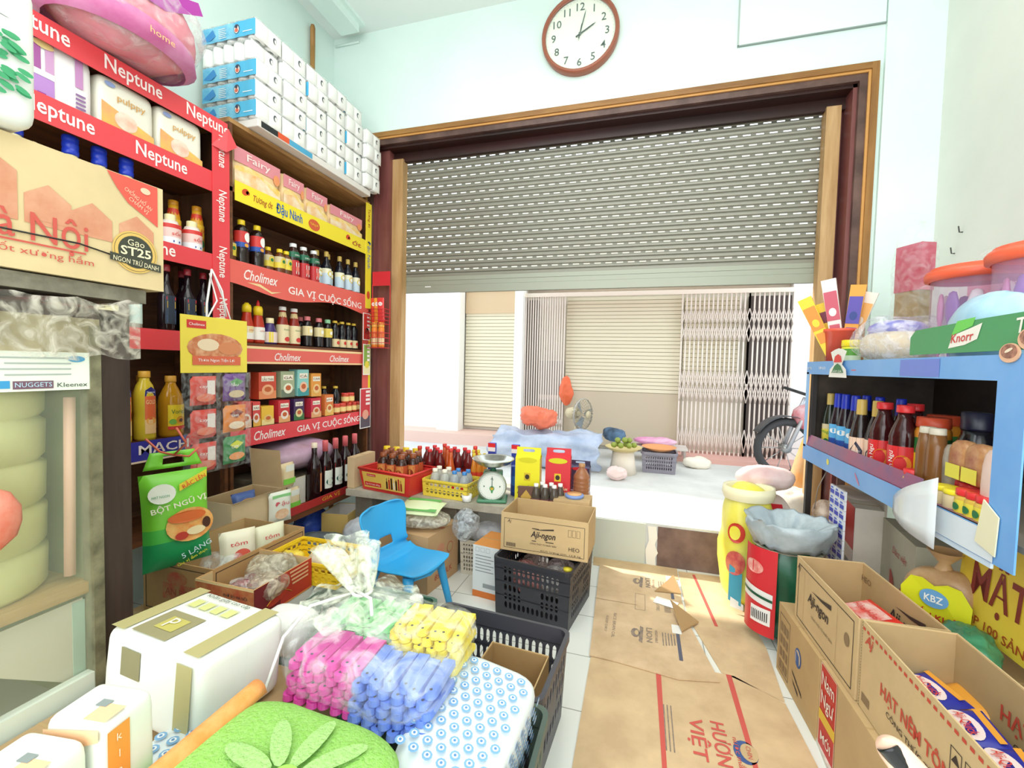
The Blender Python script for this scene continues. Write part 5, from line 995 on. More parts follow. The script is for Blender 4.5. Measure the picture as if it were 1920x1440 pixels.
for j in range(3):
    for i in range(4 if j else 3):
        lb = 'brown-capped sauce bottle in the red tray, %s row, %s' % (['front', 'middle', 'back'][j], pos[i])
        P_br.put((-1.52+i*.07+(.02 if j == 0 else 0)-j*.005, 2.355+j*.068-.012*i, TZ+.008), 0, lb, group='bottles in the red tray'); n += 1
# bottles behind, on the table
P_ye = mkbottle([(.03, 0), (.03, .15), (.022, .18)], M('#d9902a', .2), capprof(.03, .022, .175), YC, (.03, .13, .0306, [(1, M('#e8b04a', .45))], None), name='sauce_bottle')
for i in range(4): P_ye.put((-1.665+i*.074, 2.655+.0*(i % 2), TZ), 0, 'yellow-capped bottle behind the red tray, %s' % pos[i], group='yellow-capped bottles behind the red tray')
carton('carton', 'small plain carton behind the left end of the red tray', .05, .22, .19, (-1.70, 2.42, TZ), 0, '#dcbd92', open_=False)
P_rd = mkbottle([(.031, 0), (.033, .01), (.033, .1), (.028, .125), (.033, .14), (.024, .175), (.012, .2), (.012, .215)], M('#6e1c1c', .1, alpha=.9), capprof(.018, .014, .212), M('#d92c36', .35), (.02, .1, .0335, [(1, M('#c8452e', .45))], lambda m, f: m.ell(f, 0, .06, .015, .02, M('#e8c77a', .5))), name='fish_sauce_bottle')
P_or = mkbottle([(.028, 0), (.03, .01), (.03, .11), (.02, .15), (.013, .19), (.012, .23)], M('#c4541e', .15), capprof(.02, .014, .225), M('#d93a2e', .35), (.02, .1, .0305, [(.5, M('#e8a03a', .45)), (.5, M('#d9482e', .45))], None), name='chili_sauce_bottle')
k = 0
for j in range(3):
    for i in range(5):
        if (j, i) in ((0, 4),): continue
        x = -1.36+.073*i+.02*j; y = 2.555+j*.068
        P = P_rd if (i+j) % 3 else P_or
        P.put((x, y, TZ), 0, 'dark red bottle with red cap crowded behind the yellow basket, %s row, %s' % (['front', 'middle', 'back'][j], pos[i]), group='red-capped bottles behind the yellow basket')
P_wcap = mkbottle([(.026, 0), (.028, .01), (.028, .1), (.018, .13), (.013, .15)], M('#8c5a48', .15, alpha=.8), capprof(.018, .015, .148), M('#4c82cc', .35), (.03, .09, .0284, [(1, M('#e4dfe8', .45))], None), name='small_bottle')
for i, (x, y) in enumerate(((-1.42, 2.66), (-1.40, 2.60), (-1.345+.005, 2.49))): P_wcap.put((x-.02, y, TZ), 0, 'small bottle with blue cap between the red tray and dark bottles, %s' % pos[i], group='blue-capped bottles between the trays')
P_thin = mkbottle([(.018, 0), (.019, .01), (.019, .13), (.012, .17), (.008, .21)], M('#d9852a', .15), capprof(.02, .01, .205), M('#e6c83a', .35), (.03, .11, .0194, [(1, M('#d9432e', .45))], None), name='slim_bottle')
for i in range(5): P_thin.put((-.985+.03*(i % 3)-.045*(i > 2), 2.56+.07*(i > 2)+.012*i, TZ), 0, 'slim amber bottle just left of the scale pan, %s' % pos[i], group='slim amber bottles beside the scale')
# yellow flower basket
yb = crate('basket', 'yellow plastic basket with pierced flower pattern, holding clear bottles on the table', 'basket', .30, .19, .10, M('#ecd24a', .4), (-1.065, 2.415, TZ), math.radians(-6), (9, 6), 2, .007, (.06, .14), .003, .96, None, .75, False)
P_cl = mkbottle([(.028, 0), (.03, .01), (.03, .08), (.022, .11), (.012, .125)], M('#c3cbd0', .08, alpha=.55), capprof(.018, .014, .124), M('#3f8ad4', .35), (.03, .07, .0304, [(1, M('#dfe4ea', .45))], lambda m, f: m.ell(f, 0, .05, .012, .012, RED)), name='small_bottle')
P_cw = mkbottle([(.028, 0), (.03, .01), (.03, .08), (.022, .11), (.012, .125)], M('#d6d9d2', .08, alpha=.55), capprof(.018, .016, .124), M('#f3efdc', .35), (.03, .07, .0304, [(1, M('#e8ddd4', .45))], None), name='small_bottle')
for j in range(2):
    for i in range(4):
        (P_cw if i < 2 else P_cl).put((-1.17+i*.066-.004*j, 2.395-.006*i+j*.066, TZ+.008), 0, 'clear little bottle with %s cap in the yellow basket, %s row, %s' % ('white' if i < 2 else 'blue', ['front', 'back'][j], pos[i]), group='clear bottles in the yellow basket')
# scale
t = thing('kitchen_scale', 'green mechanical kitchen scale with round dial and steel pan on the table', 'scale', (-.80, 2.385, TZ), math.radians(14))
SG = M('#4f8a68', .4)
m = MB().box(-.085, .085, -.06, .07, 0, .02, SG).box(-.055, .055, -.02, .06, .02, .17, SG); o = bev(m.build('housing', t), .008)
XX = Matrix.Translation((0, -.035, .095)) @ Matrix.Rotation(PI/2, 4, 'X')
MB().lathe([(.078, -.02), (.084, 0), (.084, .014), (.076, .018)], M('#b9c2b4', .3, metal=.4), 36, XX, cap=False).build('dial_rim', t)
m = MB(); f = lambda u, v, o: (u, -.048-o, .095+v)
m.ell(f, 0, 0, .076, .076, M('#f3f5ea', .4), .0, 40)
for i in range(60): a = i*PI/30; m.rect(lambda u, v, o, a=a: f(u*math.cos(a)-v*math.sin(a), u*math.sin(a)+v*math.cos(a), o), .066, -.0006, .072 if i % 5 else .0745, .0006, M('#4d6b5a', .5), .001)
m.ell(f, 0, -.012, .014, .014, M('#3f9a5a', .5), .0015); m.ell(f, 0, -.012, .009, .009, GOLD, .002); m.poly(f, [(-.006, -.026), (.006, -.026), (.004, -.038), (-.004, -.038)], M('#3f9a5a', .5), .0015)
m.txt(f, '5kg', 0, .04, .012, M('#4d6b5a', .5), o=.001)
for a in (0, PI/2, PI): m.poly(f, [(.045*math.cos(a)-.004, .045*math.sin(a)), (.045*math.cos(a), .045*math.sin(a)+.006), (.045*math.cos(a)+.004, .045*math.sin(a)), (.045*math.cos(a), .045*math.sin(a)-.006)], M('#2f5f48', .5), .0015)
df_ = m.build('dial_face', t)
MB().add([f(-.002, -.01, .003), f(.002, -.01, .003), f(.001, .058, .003), f(-.001, .058, .003)], [(0, 1, 2, 3)], M('#2f4742', .4)).build('needle', df_)
MB().lathe([(.02, .17), (.012, .185), (.03, .195)], SG, 14, Matrix.Translation((0, .02, 0))).build('neck', t)
MB().lathe([(.0, .197), (.06, .2), (.095, .215), (.118, .238), (.122, .240), (.122, .244), (.114, .241), (.09, .219), (.05, .204), (0, .202)], M('#c9cbc4', .18, metal=.85), 36, Matrix.Translation((0, .01, 0)), cap=False).build('pan', t)
o = MB().lathe([(.02, 0), (.026, .004), (.03, .04), (.027, .04), (.022, .008), (0, .006)], WHITE, 18).build('white_cup'); o.location = (-.93, 2.315, TZ+.0005); tag(o, 'small white cup on the table edge left of the scale', 'cup')
o = MB().lathe([(.026, 0), (.029, .004), (.029, .035), (.0, .034)], M('#8f9a90', .35), 18).build('tin'); o.location = (-.95, 2.60, TZ+.0005); tag(o, 'low grey-green tin just behind the white cup', 'tin')
P_blt = mkbottle([(.031, 0), (.031, .17), (.029, .175), (0, .175)], M('#2a50b0', .3), None, None, (.02, .16, .0313, [(.3, M('#2a50b0', .3)), (.4, M('#3f78d0', .4)), (.3, M('#2a50b0', .3))], None), name='blue_canister')
P_blt.put((-.705, 2.54, TZ), 0, 'upright blue canister between the scale and the yellow gift box')
for i, (x, z) in enumerate(((-.92, 0), (-.86, 0))): pbox('small_box', 'small blue and white box standing behind the scale pan, %s' % ['left', 'right'][i], 'box', .05, .03, .27, '#3446a8', (x+.1*i, 2.72, TZ), 0, lambda m, f, wd, h: (m.rect(f, -wd/2, h*.8, wd/2, h*.9, M('#f2e8e8', .5)), m.rect(f, -wd/2, h*.9, wd/2, h, RED)), 'boxes behind the scale')
# gift boxes
def gift(label, wd, d, h, col, loc, rz, txts, lblc, group='gift boxes with handle holes'):
    t = thing('gift_box', label, 'box', (loc[0], loc[1], loc[2]+.0015), rz, group); m = MB(); MM = M(col, .4)
    m.box(-wd/2, wd/2, -d/2, d/2, 0, h*.82, MM); m.add([(-wd/2, -d/2, h*.82), (wd/2, -d/2, h*.82), (wd/2, 0, h*.9), (-wd/2, 0, h*.9)], [(0, 1, 2, 3)], MM); m.add([(-wd/2, d/2, h*.82), (wd/2, d/2, h*.82), (wd/2, 0, h*.9), (-wd/2, 0, h*.9)], [(0, 1, 2, 3)], MM)
    f = front(d); m.ell(f, 0, h*.79, wd*.38, h*.05, M('#'+('d9cf1a' if 'yellow' in label else 'c62b33'), .4), .001)
    m.rect(f, -wd*.13, h*.42, wd*.13, h*.56, M(lblc, .4), .001); m.ell(f, 0, h*.49, wd*.09, h*.045, M('#3a2a1a', .5), .002)
    for s_, v, sz, c in txts: m.txt(f, s_, 0, h*v, sz, M(c, .5), wd*.8, o=.002, bold=.02)
    m.build('box_body', t)
    m = MB(); sq = [(-1, -1), (0, -1), (1, -1), (1, 0), (1, 1), (0, 1), (-1, 1), (-1, 0)]
    cu, cv, a_, b_ = 0, h*.93, wd/2, h*.07
    vs = [(cu+a*a_, -.002, cv+b*b_) for a, b in sq]+[(cu+a*math.sqrt(1-b*b*.3)*a_*.5, -.002, cv+.004+b*math.sqrt(1-a*a*.3)*b_*.42) for a, b in sq]
    m.add(vs, [(k, (k+1) % 8, 8+(k+1) % 8, 8+k) for k in range(8)], MM); solid(m.build('handle', t), .003)
gift('yellow gift carton with a handle hole standing on the table right of the scale', .14, .08, .315, '#efe22a', (-.60, 2.43, TZ), math.radians(4), [('NƯỚC MẮM NHĨ', .3, .022, '#8f7a1a'), ('CÁ CƠM', .2, .022, '#8f7a1a')], '#d9b92a')
gift('red gift carton with a handle hole next to the yellow one', .14, .08, .315, '#d8343c', (-.435, 2.475, TZ), math.radians(4), [('NƯỚC MẮM', .3, .02, '#f0c9a0')], '#e8c22a')
gift('dark navy gift carton partly hidden behind the brown jug', .12, .07, .215, '#3a3550', (-.335, 2.66, TZ), 0, [('nước mắm', .2, .016, '#c9c9dd')], '#e8c22a')
# jug and cluster
t = thing('brown_jug', 'ridged plastic jug of brown liquid in front of the red gift carton', 'jug', (-.305, 2.50, TZ+.0015))
prof = [(.045, 0), (.048, .01)]
for k in range(6): prof += [(.048, .02+k*.022), (.044, .03+k*.022), (.048, .04+k*.022)]
prof += [(.046, .16), (.03, .19), (.016, .205), (.016, .215)]
MB().lathe(prof, M('#a9714e', .15, alpha=.85), 20).build('jug_body', t); MB().lathe(capprof(.018, .018, .213), M('#b98a5c', .4), 12).build('cap', t)
m = MB(); P_pet = mkbottle([(.022, 0), (.024, .01), (.024, .08), (.016, .11), (.01, .125)], M('#5a5148', .12, alpha=.8), capprof(.016, .013, .122), WC, (.02, .06, .0243, [(.5, M('#3b3440', .5)), (.5, M('#8c5a5a', .5))], None), name='small_bottle')
for i in range(7): P_pet.put((-.53+.05*(i % 3)+(.025 if i > 2 else 0)-(.05 if i > 5 else 0), 2.33+.045*(i//3), TZ), 0, 'small dark bottle with white cap in the cluster before the gift boxes, %s' % (pos+['seventh'])[i].replace('from left', 'one'), group='white-capped bottles before the gift boxes')
carton('carton', 'small brown carton with a blue lid on top, right end of the table', .19, .15, .075, (-.33, 2.36, TZ), 0, '#c9a673', open_=False, draw=lambda m, wd, d, h: m.txt(front(d), 'nước chấm', .02, h*.4, .018, M('#e6cfa8', .6), .1))
o = MB().lathe([(.05, 0), (.052, .012), (.048, .016), (0, .016)], M('#7f9cd8', .4), 22).lathe([(.04, .016), (.04, .02), (0, .02)], M('#e8b27a', .4), 20).build('blue_disc'); o.location = (-.325, 2.365, TZ+.077); tag(o, 'round blue lid with orange centre on the small brown carton', 'lid')
pbox('dark_board', 'dark brown diamond-printed card leaning beside the white-capped bottles', 'card', .09, .008, .12, '#6b4a3c', (-.585, 2.325, TZ), math.radians(10), lambda m, f, wd, h: m.poly(f, [(-.03, .06), (0, .1), (.03, .06), (0, .02)], M('#c9a04a', .5)))

# ------------------------------------------------------------ under the table
def d_und(m, wd, d, h):
    f = rightf(wd); RR = M('#c9604a', .6); m.txt(f, '85-MILK', .0, .06, .045, RR, .17, o=.002); m.ell(f, .06, .18, .03, .03, RR, .0015); m.ell(f, .06, .18, .026, .026, CB, .002); m.ell(f, -.03, .2, .035, .03, M('#d99a78', .6), .0015); g = topf(h+.001); m.rect(g, -wd/2, -.012, wd/2, -.004, RR, .001); m.rect(g, -wd/2, .004, wd/2, .012, RR, .001)
carton('carton', 'large closed brown carton with red stripe under the table behind the blue chair', .34, .30, .30, (-1.17, 2.195, 0), math.radians(-8), '#d3a878', open_=False, draw=d_und)
baggy('clear_bag', 'clear bag of pale noodles lying on the red-striped carton', 'bag', .30, .18, .075, film(.75, '#e0dccb', 22), (-1.12, 2.15, .312), .1, .015, 81, 2.4)
packet('packet', 'green and cream flat packet lying on top of the clear noodle bag', 'packet', .24, .17, .04, M('#cfe6a8', .35, 'card', '#e9f0c8', 6), (-1.12, 2.06, .40), .1, -1.45, lambda m, f, wd, h: (m.rect(f, -wd*.45, 0.01, wd*.45, h*.25, M('#58b04a', .4), .002), m.rect(f, -wd*.4, h*.8, wd*.4, h*.95, M('#58b04a', .4), .002)))
baggy('clear_bag', 'knotted grey clear bag hanging from the carton top toward the basket', 'bag', .14, .12, .15, film(.45, '#c8ced2', 22), (-.885, 2.20, .25), .3, .025, 83, 2.1)
crate('basket', 'cream plastic mesh basket under the table', 'basket', .26, .2, .2, M('#ded9c8', .5), (-.83, 2.40, 0), 0, (14, 10), 7, .006, (.06, .1), .003, .95, None, .7, False)
baggy('plastic_bag', 'white crumpled bag with red corner stuffed in the cream mesh basket', 'bag', .2, .14, .12, M('#e8e8ea', .3, 'card', '#b9bcc2', 9), (-.83, 2.40, .15), 0, .02, 84, 2.2)
o = baggy('orange_bag', 'dark orange glossy bag in the shadow under the table', 'bag', .14, .12, .3, M('#c4502a', .2, 'card', '#8a3418', 8), (-.60, 2.52, .0), 0, .015, 85, 2.4)
def d_wo(m, wd, d, h):
    f = front(d); m.rect(f, -wd/2, 0, wd/2, h*.12, M('#e07a30', .5)); m.rect(f, -wd/2, h*.12, wd/2, h, M('#e6eaea', .5), .0006)
    for k in range(6): m.rect(f, -wd*.4, h*(.8-k*.06), wd*(.2+.1*(k % 2)), h*(.815-k*.06), M('#8d9295', .5), .0015)
    for k in range(3): m.frame(f, -wd*.4+k*.03, h*.88, -wd*.4+k*.03+.022, h*.96, .001, M('#7f8588', .5), .002)
    m.rect(f, -wd*.1, h*.2, wd*.4, h*.28, M('#9aa0a2', .5), .0015)
carton('carton', 'tall white carton with orange top and foot, left of the black crate', .15, .2, .27, (-.715, 2.19, 0), math.radians(-8), '#ee9038', open_=False, draw=d_wo)
# black crate with carton on it
BCx = crate('crate', 'black plastic crate of pink and clear packets with the small open carton on its rim', 'crate', .38, .38, .28, BK, (-.43, 2.14, 0), math.radians(-9), (12, 11), 5, .012, (.12, .12), .004, .95, None, .62)
for i, (x, y, z, w_, c, cc) in enumerate(((-.51, 2.07, .10, .18, '#f0a9a4', 'pink clear packet'), (-.36, 2.08, .1, .18, '#e9e6e4', 'whitish clear packet'), (-.49, 2.21, .08, .2, '#d9c3b8', 'beige clear packet'), (-.35, 2.2, .08, .18, '#e8d6d4', 'pale pink clear packet'))):
    baggy('clear_packet', cc+' in the black crate under the open carton', 'packet', w_*.72, .11, .12, film(.8, c, 24), (x, y, z), .3*i, .03, 90+i, 2.5, 'packets in the black crate')
o = MB().lathe([(.02, 0), (.022, .012), (0, .016)], M('#f0dc3a', .4), 16).build('yellow_disc'); o.location = (-.30, 2.035, .238); tag(o, 'small yellow round cap among the packets in the black crate', 'lid')
def d_aji(m, wd, d, h, s='HEO', c=DKINK):
    f = front(d); m.frame(f, -wd/2+.016, .014, wd/2-.016, h-.026, .002, c); m.txt(f, 'Aji-ngon', 0, h*.5, .042, c, wd*.28, .002, 0, .2, .02)
    m.poly(f, [(-wd*.11, h*.64), (0, h*.68), (wd*.12, h*.72), (wd*.12, h*.68), (0, h*.65)], c, .002); m.rect(f, -wd*.13, h*.66, -wd*.05, h*.68, c, .002); m.rect(f, -wd*.13, h*.34, -wd*.08, h*.36, c, .002); m.rect(f, wd*.03, h*.35, wd*.12, h*.37, c, .002)
    m.txt(f, 'CÔNG THỨC TỪ NHẬT BẢN', 0, h*.28, .011, c, wd*.3, .002); m.txt(f, 'Aj', -wd*.4, h*.78, .022, c, None, .002, 0, .3); m.txt(f, s, wd*.35, h*.27, .026, c, None, .002); m.txt(f, 'Khối lượng tịnh: 13,8 kg', wd*.2, h*.12, .01, c, wd*.45, .002)
    for k in range(3): m.frame(f, wd*.28+k*.02, h*.58, wd*.28+k*.02+.016, h*.76, .001, c, .002)
    for k in range(12): m.rect(f, -wd*.43+k*.004, h*.12, -wd*.43+k*.004+.002, h*.22, c, .002)
carton('carton', 'small open tan carton with black cursive brand print, sitting on the black crate', .425, .25, .185, (-.415, 2.145, .298), math.radians(-2), '#d3b07c', '#c7a571', draw=d_aji)

# ------------------------------------------------------------ blue child chair
t = thing('child_chair', 'small sky-blue plastic child chair facing right beside the green crate', 'chair', (-1.02, 1.81, 0), math.radians(78))
CBL = M('#35a9e6', .32)
prof = [(-.150, .262), (-.142, .272), (-.08, .270), (0, .262), (.07, .262), (.105, .275), (.125, .31), (.140, .36), (.156, .41), (.170, .46), (.180, .495), (.184, .51)]
def chfn(a, b):
    k = b*(len(prof)-1); i = min(int(k), len(prof)-2); fr = k-i
    y = prof[i][0]*(1-fr)+prof[i+1][0]*fr; z = prof[i][1]*(1-fr)+prof[i+1][1]*fr
    u = 2*a-1; back = max(0, (b-.5)*2)
    wdt = .15*(1-.10*abs(b-.5)*2 if b < .5 else 1-.22*max(0, (1-abs((b-.62)/.18)))-.02*back)
    if b > .86: wdt *= (1-((b-.86)/.14)**2.2*.42)
    if b < .06: wdt *= .93
    x = u*wdt; dish = (u*u)*(.022 if b < .5 else -.0)
    if b < .55: z += dish*(1-.3*b)
    else: y -= u*u*.028
    return (x, y, z)
m = MB(); m.grid(chfn, 24, 44, CBL, skip=lambda i, j: 8 <= i <= 15 and 25 <= j <= 27); o = sub(solid(m.build('seat_shell', t), .010), 1)
for x, y in ((-.115, -.11), (.115, -.11), (-.11, .10), (.11, .10)):
    m = MB(); sx_, sy_ = math.copysign(.035, x), math.copysign(.04, y)
    m.tube([(x*.93, y*.93, .262), (x, y, .22), (x+sx_*.5, y+sy_*.5, .11), (x+sx_, y+sy_, 0)], [.026, .02, .017, .015], CBL, 10); m.build('leg', t)
MB().tube([(-.1, -.125, .262), (0, -.13, .245), (.1, -.125, .262)], .012, CBL, 8).build('front_apron', t)

# ------------------------------------------------------------ flattened cardboard on the floor
RLN = M('#cf5a50', .7); GRY = M('#7a6f6c', .75, 'card', '#a08c78', 60)
def flat(label, pts, z, col, draw=None, th=.004, group=None):
    m = MB(); n = len(pts); c = M(col, .8, 'card', '#c9ab85', 6); m.add([(x, y, 0) for x, y in pts]+[(x, y, th) for x, y in pts], [tuple(range(n))[::-1], tuple(range(n, 2*n))]+[(i, (i+1) % n, n+(i+1) % n, n+i) for i in range(n)], c)
    if draw: draw(m, lambda u, v, o: (u, v, th+o))
    o = m.build('flattened_cardboard', None, (0, 0, z)); return tag(o, label, 'cardboard', group)
def rot(m_, cx, cy, a): c, s_ = math.cos(a), math.sin(a); return lambda u, v, o: m_(cx+u*c-v*s_, cy+u*s_+v*c, o)
def d_f1(m, f):
    for x0, x1 in ((.135, .145), (.40, .41)):
        m.poly(f, [(x0-.03, 1.0), (x0-.02, 1.0), (x1-.03, 1.86), (x0-.03-.01, 1.86)], RLN, .001)
    g = rot(f, .27, 1.42, -PI/2)
    m.txt(g, 'HƯƠNG', -.06, .02, .06, RLN, .22, .002, bold=.015); m.txt(g, 'VIỆT', -.08, -.05, .06, RLN, .17, .002, bold=.015); m.txt(g, 'nước mắm', -.05, .065, .022, RLN, .14, .002)
    m.rect(f, .33, 1.25, .39, 1.38, M('#c94a50', .7, 'card', '#d98a70', 30), .001); m.ell(f, .355, 1.49, .035, .045, M('#3f5a92', .7), .001); m.ell(f, .365, 1.49, .025, .035, c_cb, .002); m.txt(rot(f, .365, 1.49, -PI/2), 'CHIN', 0, 0, .02, RLN, None, .003)
    m.txt(g, 'HƯƠNG', .48, .02, .06, RLN, .22, .002, bold=.015); m.ell(f, .37, .98, .035, .04, M('#3f5a92', .7), .001)
    for k in range(3): m.rect(f, .115+k*.012, 1.42, .119+k*.012, 1.62, GRY, .001)
c_cb = card('#d3b384')
flat('large flattened brown cardboard with red stripes and red lettering, nearest on the floor', [(-.155, .75), (.575, .75), (.565, 1.35), (.54, 1.76), (.39, 1.86), (-.16, 1.86)], .0, '#e0c398', d_f1)
def d_f2(m, f):
    g = lambda x, y: rot(f, x, y, -PI/2)
    m.txt(g(-.08, 2.05), 'RICE BRAN OIL', 0, 0, .02, GRY, .2, .001); m.txt(g(-.115, 2.05), 'KEEP DRY', 0, 0, .016, GRY, .13, .001)
    for y in (2.02, 2.52):
        m.poly(f, [(.03, y-.06), (.045, y-.07), (.05, y+.05), (.035, y+.06)], GRY, .001); m.ell(f, .015, y, .02, .035, GRY, .001, 10); m.ell(f, .02, y, .008, .02, c_cb, .002, 10)
        m.txt(g(.075, y), 'LION', 0, 0, .035, GRY, .11, .001, bold=.02); m.txt(g(.105, y), 'VEGETABLE', 0, 0, .016, GRY, .1, .001)
        for k in range(5): m.rect(f, .13+k*.012, y-.06+.004*k, .135+k*.012, y+.04, GRY, .001)
        m.rect(f, .19, y-.14, .205, y+.05, M('#5d5f70', .7), .001); m.rect(f, .175, y+.05, .215, y+.12, M('#f0eee8', .7), .001)
    m.frame(f, .01, 2.22, .06, 2.38, .002, GRY); m.txt(g(.12, 2.3), '6x5 LITRE', 0, 0, .022, GRY, .12, .001)
    for k in range(10): m.rect(f, .15, 2.24+k*.012, .18, 2.246+k*.012, GRY, .001)
    m.rect(f, -.19, 2.26, .02, 2.263, M('#a58257', .8), .001)
flat('flattened cardboard with grey crown print lying over the striped one', [(-.165, 1.80), (-.06, 1.795), (.18, 1.765), (.33, 1.80), (.31, 1.90), (.25, 2.20), (.23, 2.62), (-.20, 2.66)], .006, '#e3c6a0', d_f2)
flat('plain flattened cardboard along the right of the floor, up to the step', [(.345, 1.87), (.54, 1.77), (.56, 2.1), (.50, 2.75), (.25, 2.74), (.255, 2.25)], .0, '#e2c69c', lambda m, f: m.poly(f, [(.37, 2.2), (.385, 2.2), (.34, 2.72), (.325, 2.72)], RLN, .001))
flat('strip of cardboard tucked against the white step', [(-.24, 2.66+.005), (.245, 2.63), (.245, 2.775), (-.25, 2.775)], .0, '#dcc094')
for i, (x, y, s_, rz, rr) in enumerate(((.22, 2.19, .09, .5, .5), (.185, 2.5, .09, -.3, .35))):
    o = MB().add([(-s_*.6, -s_, 0), (s_*.8, -s_*.4, 0), (.0, s_, s_*rr), (-s_*.5, -s_*.95, .004), (s_*.8, -s_*.36, .004), (.0, s_, s_*rr+.004)], [(2, 1, 0), (3, 4, 5), (0, 1, 4, 3), (1, 2, 5, 4), (2, 0, 3, 5)], M('#b08d60', .85)).build('cardboard_flap', None, (x, y, .0125), rz); tag(o, ['lifted triangular flap torn from the crown-print cardboard', 'small torn flap near the step on the crown-print cardboard'][i], 'cardboard flap')
o = MB().box(-.055, .055, -.035, .035, 0, .001, M('#f4f2ec', .7)).build('paper_sheet', None, (.16, 2.33, .0125), -.3); tag(o, 'white scrap of paper between the torn cardboard flaps', 'paper')
m = MB(); m.box(-.012, .012, -.55, .55, 0, .012, M('#e6e2d6', .6, 'card', '#c9c5b5', 30)); o = m.build('white_batten', None, (.585, 1.36, 0), math.radians(-3)); tag(o, 'worn white wooden batten on the floor along the cartons', 'batten')
# ------------------------------------------------------------ wire rack on the left door jamb
t = thing('wire_rack', 'red wire rack with two small baskets hung on the left door jamb', 'rack', (-1.89, 2.915, 0))
RW = M('#d8323a', .35)
MB().box(-.075, .075, -.004, 0, 1.77, 1.875, RW).build('header_plate', t)
m = MB()
for x in (-.075, .075): m.tube([(x, -.002, 1.33), (x, -.002, 1.78)], .003, RW, 5)
for z, n_ in ((1.48, 5), (1.305, 4)):
    for k in range(n_): zz = z+.11*k/(n_-1); m.tube([(-.075, 0, zz), (.075, 0, zz), (.075, -.07, zz), (-.075, -.07, zz)], .0022, RW, 4, closed=True)
    for k in range(7): x = -.075+.15*k/6; m.tube([(x, -.07, z+.11), (x, -.07, z), (x, 0, z)], .0013, RW, 4)
m.build('wire_frame', t)
for i, (x, c) in enumerate(((-.03, '#e8502e'), (.0, '#f0a83a'), (.03, '#e23c36'))):
    packet('candy_packet', '%s packet standing in the upper basket of the red wire rack' % ['orange-red', 'amber', 'scarlet'][i], 'packet', .055, .18, .014, c, (-1.89+x*1.1, 2.882-.008*i, 1.492), .1, .08, lambda m, f, wd, h: (m.ell(f, 0, h*.75, .016, .014, WHITE, .001), m.txt(f, 'kẹo', 0, h*.75, .012, RED, .02, .003)), 'packets in the red wire rack')
P_tube = mkbottle([(.021, 0), (.023, .01), (.023, .14), (.018, .15)], M('#f08a2a', .3), capprof(.035, .022, .148), M('#f5b04a', .35), (.02, .12, .0234, [(.5, M('#f3d9a8', .5)), (.5, M('#e8743a', .4))], None), name='spice_tube')
for i, x in enumerate((-.028, .022)): P_tube.put((-1.89+x*1.15, 2.88, 1.308), 0, 'orange tube with gold cap in the lower basket of the wire rack, %s one' % ['left', 'right'][i], group='orange tubes in the wire rack')
# ============================================================ blue display cabinet on the right
t = thing('display_cabinet', 'blue advertising display cabinet on posts against the right wall', 'cabinet', (0, 0, 0))
BL = M('#5f9fe2', .35, 'card', '#7fb2ea', 2); BLL = M('#8fc0f0', .35); DKM = M('#2f2a28', .5)
CX, CY0, CY1 = .82, 1.25, 2.60
MB().box(CX, 1.36, CY0-.08, CY1, 1.205, 1.22, M('#b9c6cf', .4)).build('top_board', t)
MB().box(CX+.02, 1.36, CY0-.08, CY1, .80, .815, M('#8d8478', .4)).build('bottom_board', t)
MB().box(1.345, 1.36, CY0-.08, CY1, .815, 1.205, M('#4c3d30', .7, 'card', '#2c231c', 4)).build('back_panel', t)
MB().box(CX+.02, 1.345, CY1-.012, CY1, .815, 1.205, M('#54463a', .6, 'card', '#2f261e', 6)).build('end_panel', t)
for y, x in ((CY1-.03, CX+.01), (CY1-.03, 1.32), (CY0-.07, 1.32)): MB().box(x, x+.025, y, y+.025, 0, .80, DKM).build('leg', t)
MB().box(CX+.01, CX+.03, CY1-.05, CY1-.02, .8, 1.2, DKM).build('corner_post', t)
nx = lambda x: (lambda u, v, o: (x-o, -u, v))                         # face looking to -X, u = -world y
m = MB().box(CX-.004, CX, CY0-.12, CY1, 1.19, 1.252, BL); f = nx(CX-.004)
m.txt(f, 'SET ĐỂN', -2.56, 1.222, .018, WHITE, .06); m.txt(f, 'THƠM NGON', -2.4, 1.222, .018, WHITE, .08); m.rect(f, -1.75, 1.195, -1.55, 1.247, M('#6f84d8', .35), .001); m.rect(f, -2.1, 1.21, -2.06, 1.214, M('#d96a78', .5), .001); m.build('header_strip', t)
m = MB().box(CX-.004, CX, CY0+.085, CY1, .755, .83, BL).box(CX, CX+.018, CY0+.085, CY1, .822, .83, M('#3f4a78', .3, 'card', '#9a4f68', 3)); m.add([(CX+.002, 1.62, .832), (CX+.002, CY1-.03, .832), (CX+.012, CY1-.03, .885), (CX+.012, 1.62, .885)], [(0, 1, 2, 3)], M('#5a6590', .15, 'card', '#a05a78', 3)); f = nx(CX-.004)
m.ell(f, -2.28, .80, .014, .014, M('#e8dc6a', .5)); m.ell(f, -2.0, .79, .006, .03, M('#c97a9a', .5), rot=.8); m.rect(f, -1.6, .757, -1.31, .828, M('#dfe9f2', .4), .001); m.build('lower_strip', t)
m = MB().box(CX-.004, CX, CY0-.0, CY0+.085, .755, 1.19, BL); m.build('side_strip', t)
m = MB().box(CX-.004, CX, CY1-.03, CY1, .82, 1.2, BLL); m.build('corner_strip', t)
MB().box(CX-.002, CX+.004, CY0+.07, 1.66, .74, .83, M('#c9dcef', .25)).build('clear_front_panel', t)
m = MB().grid(lambda a, b: (CX-.03-.02*math.sin(a*PI), 1.475+.21*a, .79-.07*(1-a)*(1-b)+.11*(1-a)*b+.02*b-.03*a*(1-b)), 8, 4, M('#eef3f6', .12, alpha=.75)); solid(m.build('white_flap', t), .002)
